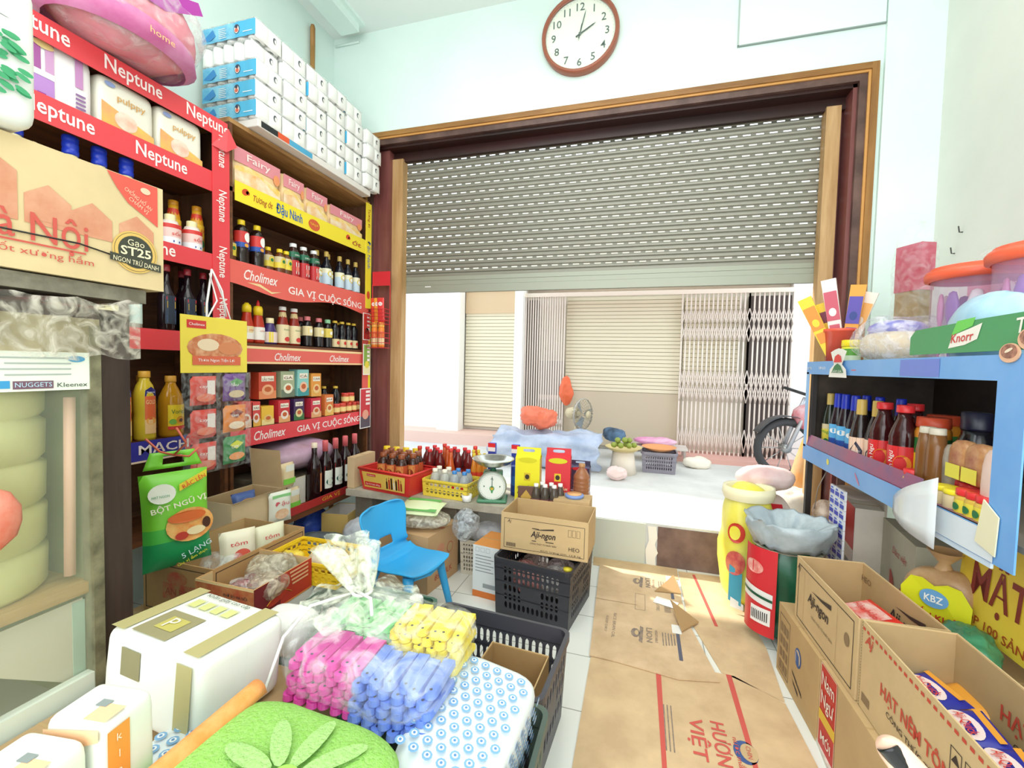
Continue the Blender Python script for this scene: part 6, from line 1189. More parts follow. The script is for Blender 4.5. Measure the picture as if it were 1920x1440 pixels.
m = MB().add([(CX-.006, 1.30, .775), (CX-.006, 1.365, .79), (CX-.006, 1.345, .90), (CX-.006, 1.295, .87)], [(0, 1, 2, 3)], M('#ece6c4', .5)); solid(m.build('cream_tag', t), .003)
CZ = .8165
def put_row(P, items, labelf, group):
    for i, (px, X) in enumerate(items):
        y = at(px, 840, 'x', X).y; P.put((X, y, CZ), -.75, labelf(i), group=group)
G = 'bottles in the blue cabinet'
P_gold = mkbottle([(.028, 0), (.03, .01), (.03, .15), (.024, .19), (.014, .23), (.013, .26)], M('#1e2a1e', .1), [(.0145, .215), (.0155, .225), (.0155, .275), (.014, .28), (0, .28)], M('#d2b668', .4), (.01, .13, .0305, [(.8, M('#e6d44a', .45)), (.2, M('#d9c9a0', .5))], lambda m, f: (m.txt(f, 'Maggi', 0, .09, .02, M('#4c9a3c', .5), .04), m.ell(f, 0, .04, .014, .02, LBG))), name='sauce_bottle')
P_blu = mkbottle([(.03, 0), (.032, .01), (.032, .15), (.024, .19), (.016, .23), (.015, .26)], M('#221a22', .1), [(.0175, .20), (.0185, .215), (.0165, .28), (.015, .285), (0, .285)], M('#2338c4', .35), (.01, .14, .0325, [(.3, M('#c98a6a', .45)), (.2, LBB), (.5, M('#5fb4e8', .45))], lambda m, f: (m.ell(f, 0, .11, .02, .012, WHITE), m.poly(f, [(-.02, .05), (.02, .07), (.02, .04)], RED))), name='sauce_bottle')
P_nk = mkbottle([(.034, 0), (.037, .01), (.037, .13), (.028, .18), (.016, .22), (.015, .24)], M('#241a18', .1), [(.0175, .205), (.0185, .215), (.0175, .27), (.016, .275), (0, .275)], M('#cfae5a', .4), (.012, .12, .0375, [(1, M('#f0cdb4', .45))], lambda m, f: (m.poly(f, [(-.02, .02), (.02, .02), (.022, .07), (0, .105), (-.022, .07)], M('#2c2f44', .45)), m.txt(f, 'CHIN-SU', 0, .065, .012, WHITE, .03, o=.003), m.ell(f, 0, .03, .018, .01, M('#c9463a', .5), .003))), name='sauce_bottle')
def d_nn(m, f): m.ell(f, .012, .07, .026, .032, M('#f08a2a', .45)); m.ell(f, .006, .07, .018, .026, M('#d8262c', .45), .002); m.txt(lambda u, v, o: f(-.018-v*.9, .07+u, o), 'Nam Ngư', 0, 0, .022, WHITE, .09, o=.003)
P_nn = mkbottle([(.041, 0), (.044, .01), (.044, .13), (.042, .137), (.044, .144), (.042, .151), (.044, .16), (.036, .19), (.022, .225), (.02, .25)], M('#3a1214', .1), capprof(.026, .025, .248), RC, (.008, .132, .0446, [(1, M('#dd2c30', .4))], d_nn), name='fish_sauce_bottle')
P_mel = mkbottle([(.045, 0), (.047, .01), (.047, .19), (.04, .21)], M('#d98a2a', .3), capprof(.035, .045, .205), M('#c94a2a', .4), (.02, .17, .0476, [(.25, M('#f0d84a', .45)), (.4, M('#f0d32e', .45)), (.35, M('#2f7a3a', .45))], lambda m, f: m.txt(f, 'Meizan', 0, .09, .03, M('#b04a2a', .5), .06)), name='seasoning_tub')
P_dkj = mkbottle([(.05, 0), (.052, .01), (.05, .16), (.034, .2), (.032, .22)], M('#15131a', .15), capprof(.055, .036, .215), M('#1c1c34', .35), None, name='dark_jar')
P_smj = mkbottle([(.024, 0), (.027, .006), (.027, .05), (.022, .06)], M('#d9b24a', .3), capprof(.018, .025, .058), RC, (.01, .046, .0275, [(1, M('#ecd84a', .45))], lambda m, f: m.ell(f, 0, .028, .012, .01, LBG)), name='spice_jar', cat='jar')
P_smy = mkbottle([(.028, 0), (.03, .006), (.03, .045), (.026, .052)], M('#d9c49a', .3), capprof(.014, .03, .05), M('#f0dc2a', .35), None, name='spice_jar', cat='jar')
put_row(P_gold, [(1538, .90), (1553, .90)], lambda i: 'gold-capped dark bottle with yellow label at the left end of the cabinet, %s one' % ['left', 'right'][i], G)
put_row(P_blu, [(1568, .90), (1582, .90), (1600, .90), (1620, .96), (1645, .96), (1685, .99)], lambda i: 'blue-capped dark bottle with light blue label in the cabinet, %s' % (['first of the front three', 'second of the front three', 'third of the front three', 'first of those behind', 'second of those behind', 'third of those behind'][i]), G)
put_row(P_nk, [(1612, .875), (1642, .90)], lambda i: 'gold-necked bottle with dark pointed badge on a pale label, %s one' % ['left', 'right'][i], G)
put_row(P_nn, [(1655, .895), (1694, .895), (1712, .98)], lambda i: 'big dark bottle with red cap and red label with orange crescent, %s' % ['left one in front', 'right one in front', 'one behind'][i], G)
put_row(P_mel, [(1748, .95)], lambda i: 'wide yellow-labelled tub with orange lid beside the red-labelled bottles', G)
put_row(P_mel, [(1765, 1.04)], lambda i: 'yellow-labelled tub standing behind the first one', G)
P_mel2 = mkbottle([(.024, 0), (.026, .01), (.026, .15), (.02, .2)], M('#7a4f28', .2), capprof(.02, .02, .2), M('#cfc6b4', .4), (.0, .03, .0265, [(1, M('#6f9a5a', .45))], None), name='pepper_shaker')
put_row(P_mel2, [(1738, .87), (1757, .875)], lambda i: 'brown glass shaker with clear top in front of the tubs, %s one' % ['left', 'right'][i], G)
P_smj.put((.855, at(1715, 850, 'x', .855).y, CZ), -PI/2, 'small red-capped yellow spice jar at the foot of the big red-labelled bottles', group='spice jars in the cabinet')
put_row(P_dkj, [(1828, 1.0)], lambda i: 'black wide-capped jar deep in the cabinet near the right end', G)
for i, px in enumerate((1775, 1797, 1818, 1838, 1858)): (P_smy if i < 2 else P_smj).put((.86, at(px, 900, 'x', .86).y, CZ), -PI/2, 'spice jar with %s lid, front row at the cabinet\'s right, %s' % ('yellow' if i < 2 else 'red', pos[i]), group='spice jars in the cabinet')
for i, px in enumerate((1802, 1822, 1842, 1860)): P_smj.put((.915, at(px, 880, 'x', .915).y, CZ+.0), -PI/2, 'small spice jar with red lid in the second row, %s' % pos[i], group='spice jars in the cabinet')
for i, px in enumerate((1812, 1845)):
    y = at(px, 880, 'x', .90).y; m = MB(); rbox(m, .085, .05, .12, M('#e3b67a', .3, 'card', '#9a4f3a', 9), p=3); m.rect(front(.054), -.03, .01, .03, .05, M('#e6dc4a', .45), .001); o = m.build('spice_packet', None, (.895, y, CZ+.08), -PI/2); tag(o, 'clear-wrapped packet of brown spice resting on the small jars, %s' % ['left', 'right'][i], 'packet', 'wrapped spices in the cabinet')
y = at(1795, 880, 'x', .9).y; m = MB(); rbox(m, .05, .05, .18, M('#b9aea0', .2, 'card', '#8d8478', 14), p=3, amp=.006); o = m.build('clear_packet', None, (.90, y+.02, CZ), -PI/2); tag(o, 'tall twisted clear packet between the shakers and the small jars', 'packet')
m = MB(); rbox(m, .06, .04, .2, M('#f0d9d0', .35, 'card', '#e8c4b8', 8), p=3); o = m.build('clear_packet', None, (.87, at(1868, 880, 'x', .87).y, CZ), -PI/2); tag(o, 'pale pink packet standing at the right edge of the cabinet opening', 'packet')
# green board across the cabinet top
t = thing('green_board', 'long green printed board with a white and red logo leaning on the cabinet top', 'board', (0, 0, 0))
m = MB(); GB_ = M('#4c9a62', .4); pts = [(1.715, 1.262), (1.715, 1.318), (1.69, 1.338), (1.40, 1.346), (1.13, 1.35), (1.13, 1.262)]
n = len(pts); m.add([(.822, y, z) for y, z in pts]+[(.828, y, z) for y, z in pts], [tuple(range(n)), tuple(range(n, 2*n))[::-1]]+[(i, (i+1) % n, n+(i+1) % n, n+i) for i in range(n)], GB_); f = nx(.822)
m.poly(f, [(-1.53, 1.275), (-1.465, 1.282), (-1.42, 1.295), (-1.405, 1.335), (-1.445, 1.325), (-1.515, 1.31)], M('#f6f1e8', .4), .001); m.txt(f, 'Knorr', -1.475, 1.303, .034, M('#d23a34', .4), .085, .002, .05, .2, .01); m.poly(f, [(-1.52, 1.31), (-1.44, 1.33), (-1.43, 1.352), (-1.50, 1.348)], M('#6fd05a', .4), .0008)
m.txt(f, 'Thêm', -1.24, 1.32, .05, M('#f6f1e8', .4), .12, .002, .05, .2, .01); m.build('printed_board', t)
m = MB(); f = nx(.812)
for u, v, r_ in ((-1.245, 1.285, .034), (-1.30, 1.255, .03), (-1.22, 1.245, .033)):
    m.ell(f, u, v, r_, r_*.75, M('#e8b898', .6), .0, 22); m.ell(f, u, v+.004, r_*.8, r_*.55, M('#c98f78', .6, 'card', '#7a5448', 60), .001, 18)
    m.ell(f, u, v+.006, r_*.4, r_*.12, M('#f0dfc8', .6), .002, 10, .4)
solid(m.build('mushroom_picture', t), .003)
t = thing('shelf_wobbler', 'white and green crown-shaped price wobbler clipped at the left end of the cabinet header', 'sign', (0, 0, 0))
f = nx(.808); m = MB(); m.poly(f, [(-2.3, 1.18), (-2.12, 1.18), (-2.13, 1.215), (-2.17, 1.235), (-2.13, 1.29), (-2.17, 1.3), (-2.21, 1.305), (-2.25, 1.3), (-2.29, 1.29), (-2.25, 1.235), (-2.29, 1.215)], M('#f3f1ea', .5), 0)
m.poly(f, [(-2.27, 1.20), (-2.15, 1.20), (-2.18, 1.23), (-2.21, 1.24), (-2.24, 1.23)], LBG, .002); m.poly(f, [(-2.25, 1.245), (-2.17, 1.245), (-2.18, 1.27), (-2.21, 1.28), (-2.24, 1.27)], RED, .002); m.txt(f, 'GIẢM GIÁ', -2.21, 1.208, .014, WHITE, .1, .004); m.build('wobbler_card', t)

# ------------------------------------------------------------ things on top of the cabinet
TPZ = 1.2215
t = thing('tumbler_pot', 'small red plastic pot of wrapped brushes on the left end of the cabinet top', 'pot', (.90, 2.46, TPZ+.001))
MB().lathe([(.045, 0), (.06, .17), (.067, .172), (.067, .185), (.058, .185), (.05, .02), (0, .015)], M('#ee5f4a', .35), 18).build('pot_body', t)
P_can2 = mkbottle([(.035, 0), (.036, .01), (.036, .09), (.03, .1)], M('#e6e23a', .35), capprof(.03, .037, .095), M('#f0d82a', .35), (.01, .085, .0364, [(.6, M('#cfe0c4', .45)), (.4, M('#5aa03c', .45))], lambda m, f: m.ell(f, 0, .05, .015, .015, RED)), name='yellow_jar', cat='jar')
P_can2.put((.90, 2.33, TPZ), -PI/2, 'yellow-lidded jar beside the wobbler on the cabinet top')
for i, (dx, dy, lean, ln, c1, c2) in enumerate(((-.02, .02, -.42, .34, '#e8923a', '#f0d23a'), (.0, .0, -.16, .40, '#c9586a', '#f0e0dc'), (.02, -.02, .10, .36, '#5a4aa8', '#e8a03a'), (.01, .01, -.3, .30, '#7a2f48', '#f0c83a'), (.03, 0, .28, .34, '#f0b060', '#f5e6d8'))):
    m = MB(); m.add([(-.022, 0, 0), (.022, 0, 0), (.03, 0, ln), (-.03, 0, ln), (-.022, .012, 0), (.022, .012, 0), (.03, .014, ln), (-.03, .014, ln)], [(0, 1, 2, 3), (5, 4, 7, 6), (0, 3, 7, 4), (1, 5, 6, 2), (3, 2, 6, 7)], M(c2, .4))
    g = lambda u, v, o: (u, -o, v); m.rect(g, -.026, ln*.5, .026, ln*.85, M(c1, .4), .002); m.rect(g, -.02, ln*.3, .02, ln*.45, M(c1, .4), .002); m.ell(g, 0, ln*.6, .015, .02, M('#2f3f8a', .4) if i == 2 else M(c2, .4), .003)
    o = m.build('wrapped_brush', None, (.90+dx, 2.46+dy+.018*(i-2), TPZ+.03), (0, lean, math.radians(-30))); tag(o, ['orange-tipped wrapped brush leaning far left in the red pot', 'tall rose and white wrapped brush in the red pot', 'purple and orange wrapped brush leaning right in the red pot', 'maroon and yellow card leaning low left in the red pot', 'pale orange wrapped brush leaning right at the back of the red pot'][i], 'brush', 'wrapped brushes in the red pot')
# straws / dark red packs in clear bags
for i, (x, y, h_, rz) in enumerate(((1.13, 2.36, .53, -1.2), (1.24, 2.08, .37, -1.0))):
    t = thing('wrapped_bundle', ['tall clear bag with a wine-red and tan bundle, upright on the cabinet top', 'shorter clear bag with a wine-red bundle standing behind the red-lidded tubs'][i], 'bundle', (x, y, TPZ+.012), rz, 'wine-red bundles on the cabinet')
    m = MB(); m.box(-.055, .055, -.03, .03, 0, h_*.62, M('#b59a72', .5, 'card', '#8f7650', 14)); m.box(-.058, .058, -.033, .033, h_*.62, h_, M('#b83a50', .45, 'card', '#c9667a', 14)); m.build('bundle_body', t)
    m = MB(); rbox(m, .18, .11, h_*1.2, film(.10, '#f0f6f4', 18), p=2.6, nu=24, nv=14, amp=.02, seed=100+i); m.build('clear_bag_film', t)
t = thing('bread_bag', 'clear bag with purple-blue print and tan contents slumped on the cabinet top', 'bag', (.945, 2.06, TPZ+.022), .3)
m = MB(); rbox(m, .2, .26, .13, M('#dcc49c', .5, 'card', '#e8dcc4', 9), p=2.4, nu=24, nv=14, amp=.015, seed=104); m.build('contents', t); m = MB(); rbox(m, .15, .2, .07, M('#cdb8e8', .4, 'card', '#5a6ad0', 9), p=2.4, amp=.01); o = m.build('printed_top', t); o.location = (0, 0, .095)
m = MB(); rbox(m, .23, .3, .19, film(.25, '#f6f4fa', 20), p=2.5, nu=30, nv=16, amp=.03, seed=105); m.build('film_wrap', t)
for i, (x, y) in enumerate(((1.05, 1.83), (1.05, 1.55))):
    t = thing('plastic_tub', 'clear purple-tinted tub with an orange-red lid on the cabinet top, %s one' % ['left', 'right'][i], 'tub', (x, y, TPZ+.0015), 0, 'red-lidded tubs on the cabinet')
    MB().lathe([(.105, 0), (.11, .01), (.115, .30), (.116, .305)], M('#d9b8dc', .1, alpha=.28), 32, cap=False).build('tub_body', t)
    MB().lathe([(.118, .29), (.13, .295), (.132, .315), (.126, .325), (.12, .322), (.116, .335), (0, .337)], M('#ee6444', .35), 36, cap=False).build('lid', t)
    for k in range(9):
        a = k*2*PI/9; m = MB(); m.lathe([(.004, 0), (.008, .02), (.006, .12), (.02, .17), (.022, .21), (.012, .245), (0, .25)], M(['#f2eef4', '#d98ab8', '#8f6ab8'][k % 3], .3), 10, sy=.4)
        o = m.build('plastic_spoon', None, (x+.085*math.cos(a), y+.085*math.sin(a), TPZ+.005), a+PI/2); tag(o, 'upright %s plastic spoon in the %s red-lidded tub' % (['white', 'pink', 'purple'][k % 3], ['left', 'right'][i]), 'spoon', 'spoons in the red-lidded tubs')
baggy('plastic_bag', 'light blue clear plastic bag on the cabinet behind the green board', 'bag', .10, .34, .2, M('#8fc6ea', .25, 'card', '#b9def2', 8), (.895, 1.50, TPZ+.001), 0, .012, 111, 1.9)
for i, (y, z) in enumerate(((2.05, 1.80), (1.72, 1.74), (1.83, 1.66))):
    p = at([1702, 1805, 1790][i], [425, 435, 475][i], 'x', 1.478); o = MB().tube([(1.478, p.y, p.z), (1.465, p.y, p.z), (1.462, p.y+.004, p.z+.03)], .003, M('#3f3f3c', .5), 5).build('nail'); tag(o, 'dark bent nail in the right wall, %s of three' % ['leftmost', 'highest on the right', 'lower middle'][i], 'nail', 'nails in the right wall')

# ============================================================ sacks by the step
def sack(name, label, wd, d, h, mat, loc, rz, draw=None, amp=.02, seed=1, p=3, rx=0, parts=None):
    t = thing(name, label, 'sack', (loc[0], loc[1], loc[2]+.001), (rx, 0, rz)); m = MB(); rbox(m, wd, d, h, mat, p=p, nu=40, nv=24, amp=amp, seed=seed)
    m.build('sack_body', t)
    if draw: q = MB(); draw(q, wd, d, h); q.build('printed_panel', t)
    if parts: parts(t)
    return t
def sf(wd, d, p=3, off=.014):
    """front of a superellipse sack, u around, v up"""
    def f(u, v, o):
        th = -PI/2+u/(wd/2); c, s_ = math.cos(th), math.sin(th); r_ = (abs(c)**p+abs(s_)**p)**(-1/p)
        return (c*r_*(wd/2+off+o), s_*r_*(d/2+off+o), v)
    return f
YS = M('#f2e232', .35, 'card', '#f6f07a', 5, bump=.3)
def d_meo(m, wd, d, h):
    f = sf(wd, d, 2.8, .012); g = lambda u, v, o: f(.04-v, .22+u, o)
    m.txt(g, 'Me-O', -.06, .02, .07, M('#d8402e', .4), .15, .003, 0, 0, .03); m.ell(f, -.08, .40, .035, .05, M('#d8402e', .4), .001, 18); m.ell(f, -.085, .40, .022, .035, YS, .002, 18)
    m.poly(f, [(.0, .26), (.045, .27), (.045, .43), (.0, .42)], M('#4aa8c4', .4), .001); m.ell(f, -.08, .25, .04, .06, M('#c93a4a', .4, 'card', '#e88a6a', 20), .001); m.poly(f, [(-.1, .06), (-.05, .04), (-.05, .2), (-.1, .24)], M('#4aa8c4', .4), .001); m.poly(f, [(-.09, .03), (-.04, .02), (-.04, .05), (-.09, .08)], WHITE, .002)
sack('pet_food_sack', 'tall bright yellow printed sack standing by the step, rolled open at top', .24, .2, .62, YS, (.545, 2.47, 0), math.radians(10), d_meo, .02, 120, 2.8, parts=lambda t: (lambda m: (m.lathe([(.115, .55), (.125, .58), (.12, .615), (.1, .61), (.095, .57)], M('#f4ecc4', .5), 26, cap=False, sx=1.0, sy=.85), m.build('rolled_rim', t)))(MB()))
GS = M('#1f6a4a', .25, 'card', '#15543c', 5, bump=.4); RS = M('#d8303a', .3)
def d_rg(m, wd, d, h):
    f = sf(wd, d, 2.4, .016); n = 8
    m.grid(lambda a, b: f(-.18+.145*a, .05+.38*b, .0), n, 6, RS); m.grid(lambda a, b: f(.05+.06*a, .26+.17*b, .0), 4, 4, RS)
    m.grid(lambda a, b: f(-.175+.13*a, .20+.06*b-.02*a, .003), n, 2, M('#eef0ee', .4)); m.grid(lambda a, b: f(-.175+.13*a, .225+.012*b-.02*a, .005), n, 1, GS)
    m.grid(lambda a, b: f(-.125+.075*a, .10+.07*b, .003), 4, 2, WHITE)
    for k in range(9): m.rect(f, -.118+k*.007, .115, -.115+k*.007, .155, BLACK, .006)
    m.ell(f, -.12, .34, .04, .03, M('#e8706a', .4, 'card', '#f2c4b8', 30), .003)
def p_rg(t):
    m = MB(); PB = M('#c4d0d4', .3, 'card', '#a3b0b6', 9, bump=.6)
    def fn(a, b):
        th = a*2*PI; r_ = .125+.03*math.sin(b*PI)+.018*noise.noise(Vector((math.cos(th)*3, math.sin(th)*3, b*4))); z = .43+.13*math.sin(b*PI*.62)-.12*max(0, b-.6)/.4
        if b > .6: r_ -= (b-.6)*.22
        return (r_*math.cos(th)*1.12, r_*math.sin(th)*.95, z+.025*noise.noise(Vector((math.cos(th)*4, math.sin(th)*4, 7))))
    m.grid(fn, 48, 14, PB); solid(m.build('plastic_bag_cuff', t), .002)
    m = MB(); m.ell(lambda u, v, o: (u, v, o), 0, 0, .14, .12, M('#d9cdb0', .8), .42, 24); m.build('contents', t)
sack('grain_sack', 'red and green glossy sack with a grey plastic bag cuff over its mouth', .29, .25, .50, GS, (.655, 2.21, 0), math.radians(-14), d_rg, .015, 121, 2.4, parts=p_rg)
baggy('sack', 'pale pink and white sack lying over the yellow one toward the doorway', 'sack', .27, .2, .13, M('#f1ded8', .5, 'card', '#e3b8b4', 5), (.665, 2.645, .56), .1, .02, 122, 2.2)
o = sack('sack', 'off-white sack with a red cloth strip standing behind the yellow sack', .2, .12, .54, M('#e6dad0', .5, 'card', '#d3c2b8', 6), (.70, 2.67, 0), 0, lambda m, wd, d, h: m.grid(lambda a, b: sf(wd, d, 3, .012)(-.03+.1*a*(1-.4*b), .28+.22*b, 0), 6, 4, M('#dd2f3c', .35)), .02, 123, 3)
o = MB().lathe([(.10, 0), (.11, .01), (.11, .62), (.1, .64), (0, .64)], M('#b9aaa0', .35, metal=.2), 26).build('grey_drum'); o.location = (1.01, 2.46, 0.001); tag(o, 'smooth grey-brown drum standing behind the sacks under the cabinet', 'drum')
t = thing('sachet_strip', 'strips of blue and white sachets hanging from the cabinet edge', 'sachets', (0, 0, 0)); 
for k in range(3):
    y = 2.275-.05*k; m = MB()
    for j in range(9): z = .70-.042*j; m.box(.838, .846, y-.023, y+.023, z-.04, z, M('#eef1f8', .3)); m.rect(nx(.838), -y-.02, z-.036, -y+.02, z-.018, M('#2f48c0', .3), .001); m.rect(nx(.838), -y-.015, z-.014, -y+.008, z-.006, M('#4f78d8', .3), .001)
    m.build('sachet_column', t)
baggy('snack_packet', 'crumpled brown patterned packet hanging beside the blue sachet strips', 'packet', .1, .08, .13, M('#8f6f5a', .3, 'card', '#d9c4ae', 16), (.855, 2.40, .46), 0, .015, 131, 2.2)
o = MB().tube([(.84, 2.34, .76), (.81, 2.36, .66), (.80, 2.36, .56)], .002, M('#8d8478', .5), 4).build('string'); tag(o, 'thin string holding the brown packet under the cabinet edge', 'string')
# flower-printed carton
def d_fl(m, wd, d, h):
    f = leftf(wd); RR = M('#b85a50', .6); W_ = M('#ece8e4', .5)
    m.rect(f, -d/2, 0, -d/2+.0, h, W_)
    g = lambda u, v, o: f(u, v, o)
    m.txt(g, 'Dáct việt', 0.03, h*.85, .04, RR, .14, .002, 0, .2)
    m.ell(g, .04, h*.45, .05, .04, RR, .001, 8, .3); m.ell(g, .07, h*.62, .03, .035, RR, .001, 9); m.poly(g, [(-.06, h*.7), (-.04, h*.55), (.0, h*.5), (.02, h*.56), (-.02, h*.66), (-.05, h*.72)], RR, .0015)
    for k in range(5): m.poly(g, [(-.07+.01*k, h*.72), (-.055+.01*k, h*.6), (-.045+.01*k, h*.6)], RR, .0018)
    m.poly(g, [(-.05, h*.28), (0, h*.38), (.08, h*.38), (.11, h*.28), (.04, h*.22), (-.02, h*.23)], RR, .0015); m.ell(g, .0, h*.12, .05, .02, RR, .0015)
    e = lambda u, v, o: (u, d/2+o, v)
carton('carton', 'grey-green carton with a red flower print under the cabinet', .30, .34, .60, (1.115, 1.995, 0), math.radians(-9), '#b4b3a4', '#8f8e80', draw=d_fl, open_=False)
def d_rw(m, wd, d, h):
    f = leftf(wd); m.rect(f, -d/2, h*.7, d/2, h, M('#dd4a44', .5), .001); m.rect(f, -d/2, h*.3, d/2, h*.7, M('#efe6de', .5), .001); m.rect(f, -d/2, 0, d/2, h*.3, M('#c9343a', .5), .001); m.rect(f, -.04, h*.42, .02, h*.6, M('#8d8f98', .5), .002)
carton('carton', 'red and white striped carton between the blue sachets and the flower print', .10, .16, .62, (.965, 2.285, 0), math.radians(-9), '#e6e0da', draw=d_rw, open_=False)
# bag of vermicelli with yellow label
t = thing('noodle_bag', 'tied clear bag of brown noodles with a yellow label, on the cartons at right', 'bag', (.94, 1.70, .392), -.8)
m = MB(); rbox(m, .19, .11, .20, M('#c9a376', .35, 'card', '#a87f54', 12, bump=.4), p=2.6, nu=30, nv=16, amp=.015, seed=140); m.lathe([(.03, .18), (.014, .215), (.03, .235), (.045, .255)], M('#c9a376', .3), 12, cap=False); m.build('bag_body', t)
m = MB(); f = lambda u, v, o: (u, -.056-o-.008*max(0, 1-(u/.08)**2), v)
m.poly(f, [(-.08, .02), (.08, .02), (.085, .12), (.06, .165), (.03, .17), (0, .155), (-.03, .17), (-.06, .165), (-.085, .12)], M('#e6e62a', .45)); m.ell(f, 0, .115, .035, .028, M('#6fa8d8', .45), .002); m.txt(f, 'KBZ', 0, .115, .03, WHITE, .045, .004, bold=.02); m.txt(f, 'MIẾN KHÔ', 0, .065, .026, M('#c93a2a', .5), .12, .003, bold=.02); m.txt(f, 'thực phẩm', 0, .035, .016, M('#3f8a3c', .5), .1, .003); m.build('label', t)
o = carton('carton', 'brown carton holding up the bag of brown noodles, under the yellow sign', .36, .6, .39, (1.05, 1.47, 0), 0, '#a98455', open_=False)
baggy('green_bag', 'dark green crumpled bag between the cartons and the yellow sign', 'bag', .09, .2, .10, M('#2f6a4c', .3, 'card', '#4f9a70', 10), (.90, 1.50, .392), 0, .03, 141, 2.2)
# yellow sign
t = thing('advert_sign', 'large yellow card sign with dark red lettering, leaning at the right edge', 'sign', (.965, 1.42, .455), (math.radians(-4), 0, -PI/2))
m = MB().box(-.27, .42, 0, .006, 0, .295, M('#f3c93c', .5, 'card', '#f8de4e', 3)); f = lambda u, v, o: (u, -o, v); DR = M('#8c2f26', .5)
m.txt(f, 'ĐIỂM BÁN', .14, .245, .055, M('#c0562c', .5), .34, .002, bold=.02); m.txt(f, 'MẬT ONG', .015, .15, .135, DR, .46, .002, bold=.02); m.txt(f, 'TOP 100 SẢN PHẨM TỐT NHẤT', .045, .038, .035, M('#b0501f', .5), .58, .002, bold=.012); m.build('sign_card', t)

# ============================================================ row of cartons along the right
def d_low(m, wd, d, h):
    f = leftf(wd); m.ell(f, .02, h*.62, .028, .035, M('#3f62a0', .6), .001, 22); m.ell(f, .02, h*.62, .022, .028, M('#cfc2b0', .6), .002, 20); m.poly(f, [(.005, h*.7), (.03, h*.66), (.035, h*.52), (.01, h*.52)], M('#3f62a0', .6), .003)
    for a, b in ((-.01, .3), (.03, .24), (.0, .18)): m.poly(f, [(a-.02, h*(b+.06)), (a+.03, h*b), (a+.035, h*(b-.05)), (a-.01, h*(b+.02))], DKINK, .001)
    m.frame(f, -.16, .02, -.06, h-.03, .002, DKINK, .001)
    for k in range(3):
        for j in range(4): m.rect(f, -.15+k*.028, .03+j*.05, -.15+k*.028+.02, .03+j*.05+.035, M('#8d7556', .7), .0012)
carton('carton', 'low brown carton with a round blue emblem, under the far open carton', .25, .36, .275, (.70, 1.80, .0), math.radians(3), '#c4a16c', draw=d_low, open_=False)
def d_nam(m, wd, d, h):
    f = leftf(wd); u0 = -d/2+.01; m.rect(f, u0, .0, u0+.11, h, M('#c8302c', .5), .001); m.frame(f, u0, 0, u0+.11, h, .003, M('#f0d9c0', .5), .0015)
    m.txt(f, 'Nam', u0+.055, h*.84, .06, M('#f6ece0', .5), .085, .003, bold=.01); m.txt(f, 'Ngư', u0+.055, h*.60, .06, M('#f6ece0', .5), .085, .003, bold=.01); m.rect(f, u0, h*.34, u0+.11, h*.46, M('#e8c23a', .5), .002); m.txt(f, 'MỚI', u0+.055, h*.2, .04, M('#f6ece0', .5), .07, .003, bold=.01)
    m.poly(f, [(.1, h*.62), (.1, h*.75), (.13, h*.66)], M('#3f86b8', .5), .001); m.ell(f, .02, h*.3, .05, .03, M('#8fa0a8', .6), .001)
carton('carton', 'brown carton with a tall red panel and white lettering, under the near open carton', .24, .56, .275, (.715, 1.335, .0), math.radians(1.5), '#c9a874', draw=d_nam, open_=False)
def d_aj2(m, wd, d, h):
    f = leftf(wd); g = lambda u, v, o: f(u, v, o); m.frame(g, -d/2+.02, .015, d/2-.02, h-.02, .003, DKINK, .001)
    m.txt(g, 'Aji-ngon', -.03, h*.55, .05, DKINK, .15, .002, 0, .2, .02); m.poly(g, [(-.08, h*.70), (0, h*.74), (.06, h*.80), (.06, h*.73), (0, h*.70)], DKINK, .002); m.txt(g, 'Aj', -.19, h*.85, .03, DKINK, None, .002, 0, .3); m.txt(g, 'CÔNG THỨC TỪ NHẬT BẢN', 0, h*.33, .012, DKINK, .15, .002); m.rect(g, .1, .02, .101, h-.03, M('#8d7556', .6), .002); m.rect(g, -.14, .02, -.139, h-.03, M('#8d7556', .6), .002); m.ell(g, .16, h*.6, .015, .02, M('#8d7556', .6), .002)
    b = lambda u, v, o: (wd/2-.005-o, -u, v); m.txt(b, 'Aji-ngon', .04, h*.6, .055, DKINK, .16, .002, 0, .2, .02); m.poly(b, [(-.01, h*.77), (.06, h*.80), (.13, h*.86), (.13, h*.79), (.06, h*.76)], DKINK, .002); m.txt(b, '900 g', .19, h*.55, .05, DKINK, .09, .002); m.txt(b, 'HEO', -.18, h*.78, .03, M('#7a6144', .6), None, .002)
carton('carton', 'far open carton with black cursive print, holding red packets at right', .215, .43, .235, (.705, 1.655, .277), math.radians(3), '#d6b784', '#bf9f6c', draw=d_aj2)
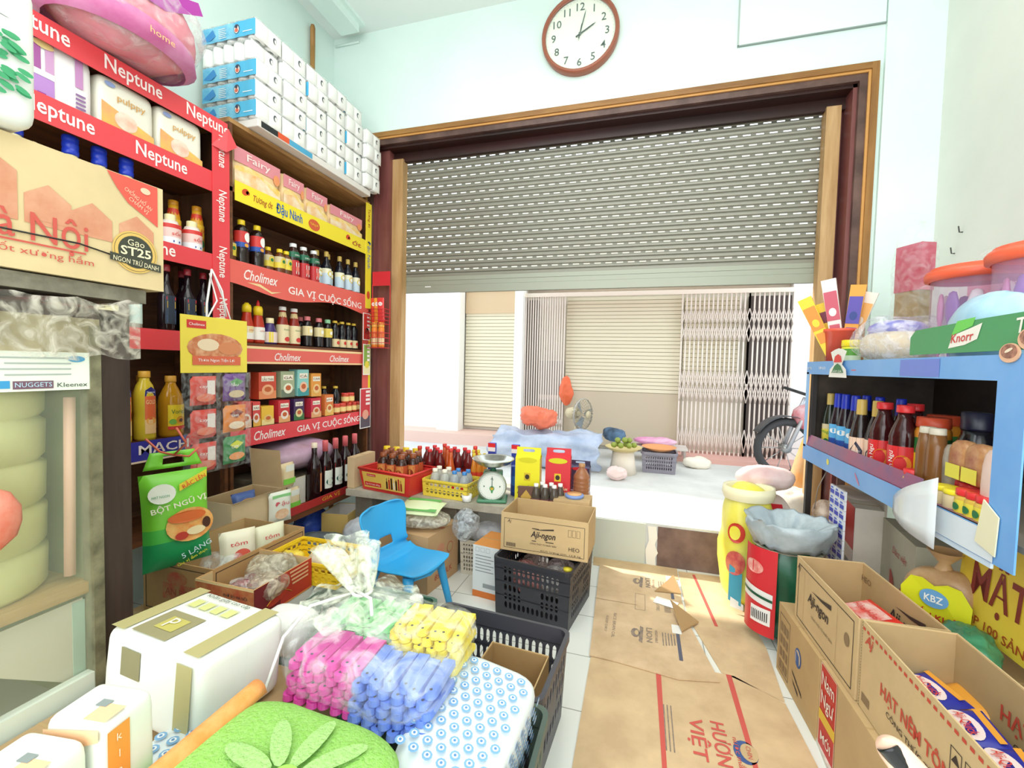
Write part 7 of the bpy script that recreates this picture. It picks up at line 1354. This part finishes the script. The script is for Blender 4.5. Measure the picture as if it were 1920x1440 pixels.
def d_hn(m, wd, d, h):
    f = leftf(wd); R2 = M('#c94a38', .6)
    for k in range(26): m.rect(f, -d/2+.01+k*.021, h-.022, -d/2+.022+k*.021, h-.014, R2, .001)
    m.txt(f, 'Aj', -d/2+.045, h*.82, .04, R2, None, .002, 0, .3, .02); m.txt(f, 'HẠT NÊM TÔM THỊT', .04, h*.5, .045, R2, .36, .002, 0, 0, .02); m.txt(f, 'CÔNG THỨC TỪ NHẬT BẢN', .04, h*.33, .02, DKINK, .30, .002, 0, 0, .01)
    for k in range(3): m.frame(f, d/2-.14+k*.04, h*.5, d/2-.108+k*.04, h*.78, .002, DKINK, .001); m.poly(f, [(d/2-.136+k*.04, h*.66), (d/2-.124+k*.04, h*.74), (d/2-.112+k*.04, h*.66)], DKINK, .0012)
    m.rect(f, -d/2+.02, h*.1, -d/2+.06, h*.2, M('#8d7556', .6), .001)
    for k in range(30): m.rect(f, -d/2+.006, k*h/30, -d/2+.008, k*h/30+.005, DKINK, .001)
    b = lambda u, v, o: (wd/2-.005-o, -u, v); m.txt(b, 'HẠT NÊM TÔM', .06, h*.62, .05, R2, .30, .002, 0, 0, .02); m.txt(b, 'CÔNG THỨC TỪ NHẬT', .08, h*.42, .022, DKINK, .26, .002)
carton('carton', 'near open carton with red print, holding blue packets at right', .215, .50, .24, (.724, 1.176, .278), math.radians(1), '#d9b987', '#b99a6a', draw=d_hn, flaps=[('f', .05, 1.0)])
carton('carton', 'third open brown carton cut by the bottom right corner', .215, .3, .24, (.73, .78, .278), 0, '#d3b382', '#c2a473')
carton('carton', 'closed brown carton under the corner carton', .24, .42, .275, (.72, .84, .0), 0, '#b89562', open_=False)
# packets in cartons
def d_redp(m, f, wd, h): m.rect(f, -wd*.34, h*.2, wd*.34, h*.8, M('#f0dcd0', .35, 'card', '#e2564a', 24), .001, 4); m.txt(f, 'Hảo Hảo', 0, h*.5, .028, M('#e2453c', .4), wd*.6, .004, bold=.01)
for i in range(3): packet('noodle_packet', 'red and white packet stacked in the far open carton, %s' % ['lowest', 'middle', 'topmost'][i], 'packet', .16, .125, .03, '#e2382c', (.655, 1.68-.03*i, .33+.045*i), -PI/2+.1*i, -1.35, d_redp, 'red packets in the far open carton')
carton('block', 'plain cardboard pad under the red packets inside the far open carton', .20, .41, .03, (.705, 1.655, .283), math.radians(3), '#b08d60', open_=False, cat='cardboard')
def d_blup(m, f, wd, h): m.ell(f, 0, h*.55, wd*.36, h*.2, M('#f2dcd8', .35), .001, 20, .1); m.txt(f, 'Aji-Quick', 0, h*.55, .026, M('#d8453c', .4), wd*.55, .004, bold=.01); m.txt(f, 'TẨM CHIÊN GIÒN', 0, h*.2, .018, WHITE, wd*.7, .003, bold=.01); m.rect(f, -wd*.4, h*.82, wd*.4, h*.92, M('#e8a03a', .35), .001)
for i, (x, y, z, rz, rx) in enumerate(((.665, 1.40, .375, -PI/2+.2, -1.35), (.66, 1.27, .39, -PI/2-.1, -1.3), (.66, 1.16, .395, -PI/2-.15, -1.3), (.66, 1.07, .37, -PI/2+.1, -1.4))):
    packet('seasoning_packet', 'dark blue packet with red-lettered oval in the near open carton, %s' % ['farthest', 'second', 'third', 'nearest the aisle'][i], 'packet', .13, .125, .03, '#2a2f9a', (x, y-.06, z), rz, rx, d_blup, 'blue packets in the near open carton')
packet('seasoning_packet', 'blue and orange packet with food picture at the back of the near open carton', 'packet', .13, .12, .03, '#e8a03a', (.735, 1.36, .34), -PI/2, -1.1, lambda m, f, wd, h: m.ell(f, 0, h*.4, .04, .03, M('#c9602e', .4)))
carton('block', 'plain cardboard pad under the blue packets inside the near open carton', .20, .47, .035, (.724, 1.176, .284), math.radians(1), '#a98558', open_=False, cat='cardboard')
# ============================================================ a person's thumb in the bottom right corner
tc_ = at(1700, 1440, 'z', .86); zd = (-CR*.62+CU*.75+CF*.12).normalized(); yn = (CR*.35+CU*.35+CF*.86); yn = (yn-zd*yn.dot(zd)).normalized(); xd = yn.cross(zd)
mt = Matrix.Identity(4)
for i in range(3): mt[i][0], mt[i][1], mt[i][2] = xd[i], yn[i], zd[i]
t = thing('person', 'tip of a person\'s thumb with a dark polished nail reaching in at the bottom edge', 'person', (0, 0, 0)); mt.translation = tc_-zd*.030; t.matrix_world = mt
SK = M('#f0cbb4', .5, 'card', '#e8b8a0', 12)
def th(a, b):
    an = a*2*PI; q = b; L_ = .058
    r_ = .0112*(1-max(0, (q-.72)/.28)**2.6)**.5*(1+.08*math.sin(q*5)) if q < 1 else 0
    return (r_*1.15*math.cos(an), r_*.92*math.sin(an)+.002*q, L_*q)
m = MB(); m.grid(th, 24, 24, SK); sk_ = m.build('thumb_skin', t)
m = MB(); NL = M('#0e0c10', .18)
m.grid(lambda a, b: (.0100*math.sin((a-.5)*2.4)*(1-.12*abs(b-.4)), -.0109*math.cos((a-.5)*2.4)*.96+.001, .034+.024*b-.004*(2*a-1)**2*b), 12, 8, NL); solid(m.build('nail', sk_), .0012)
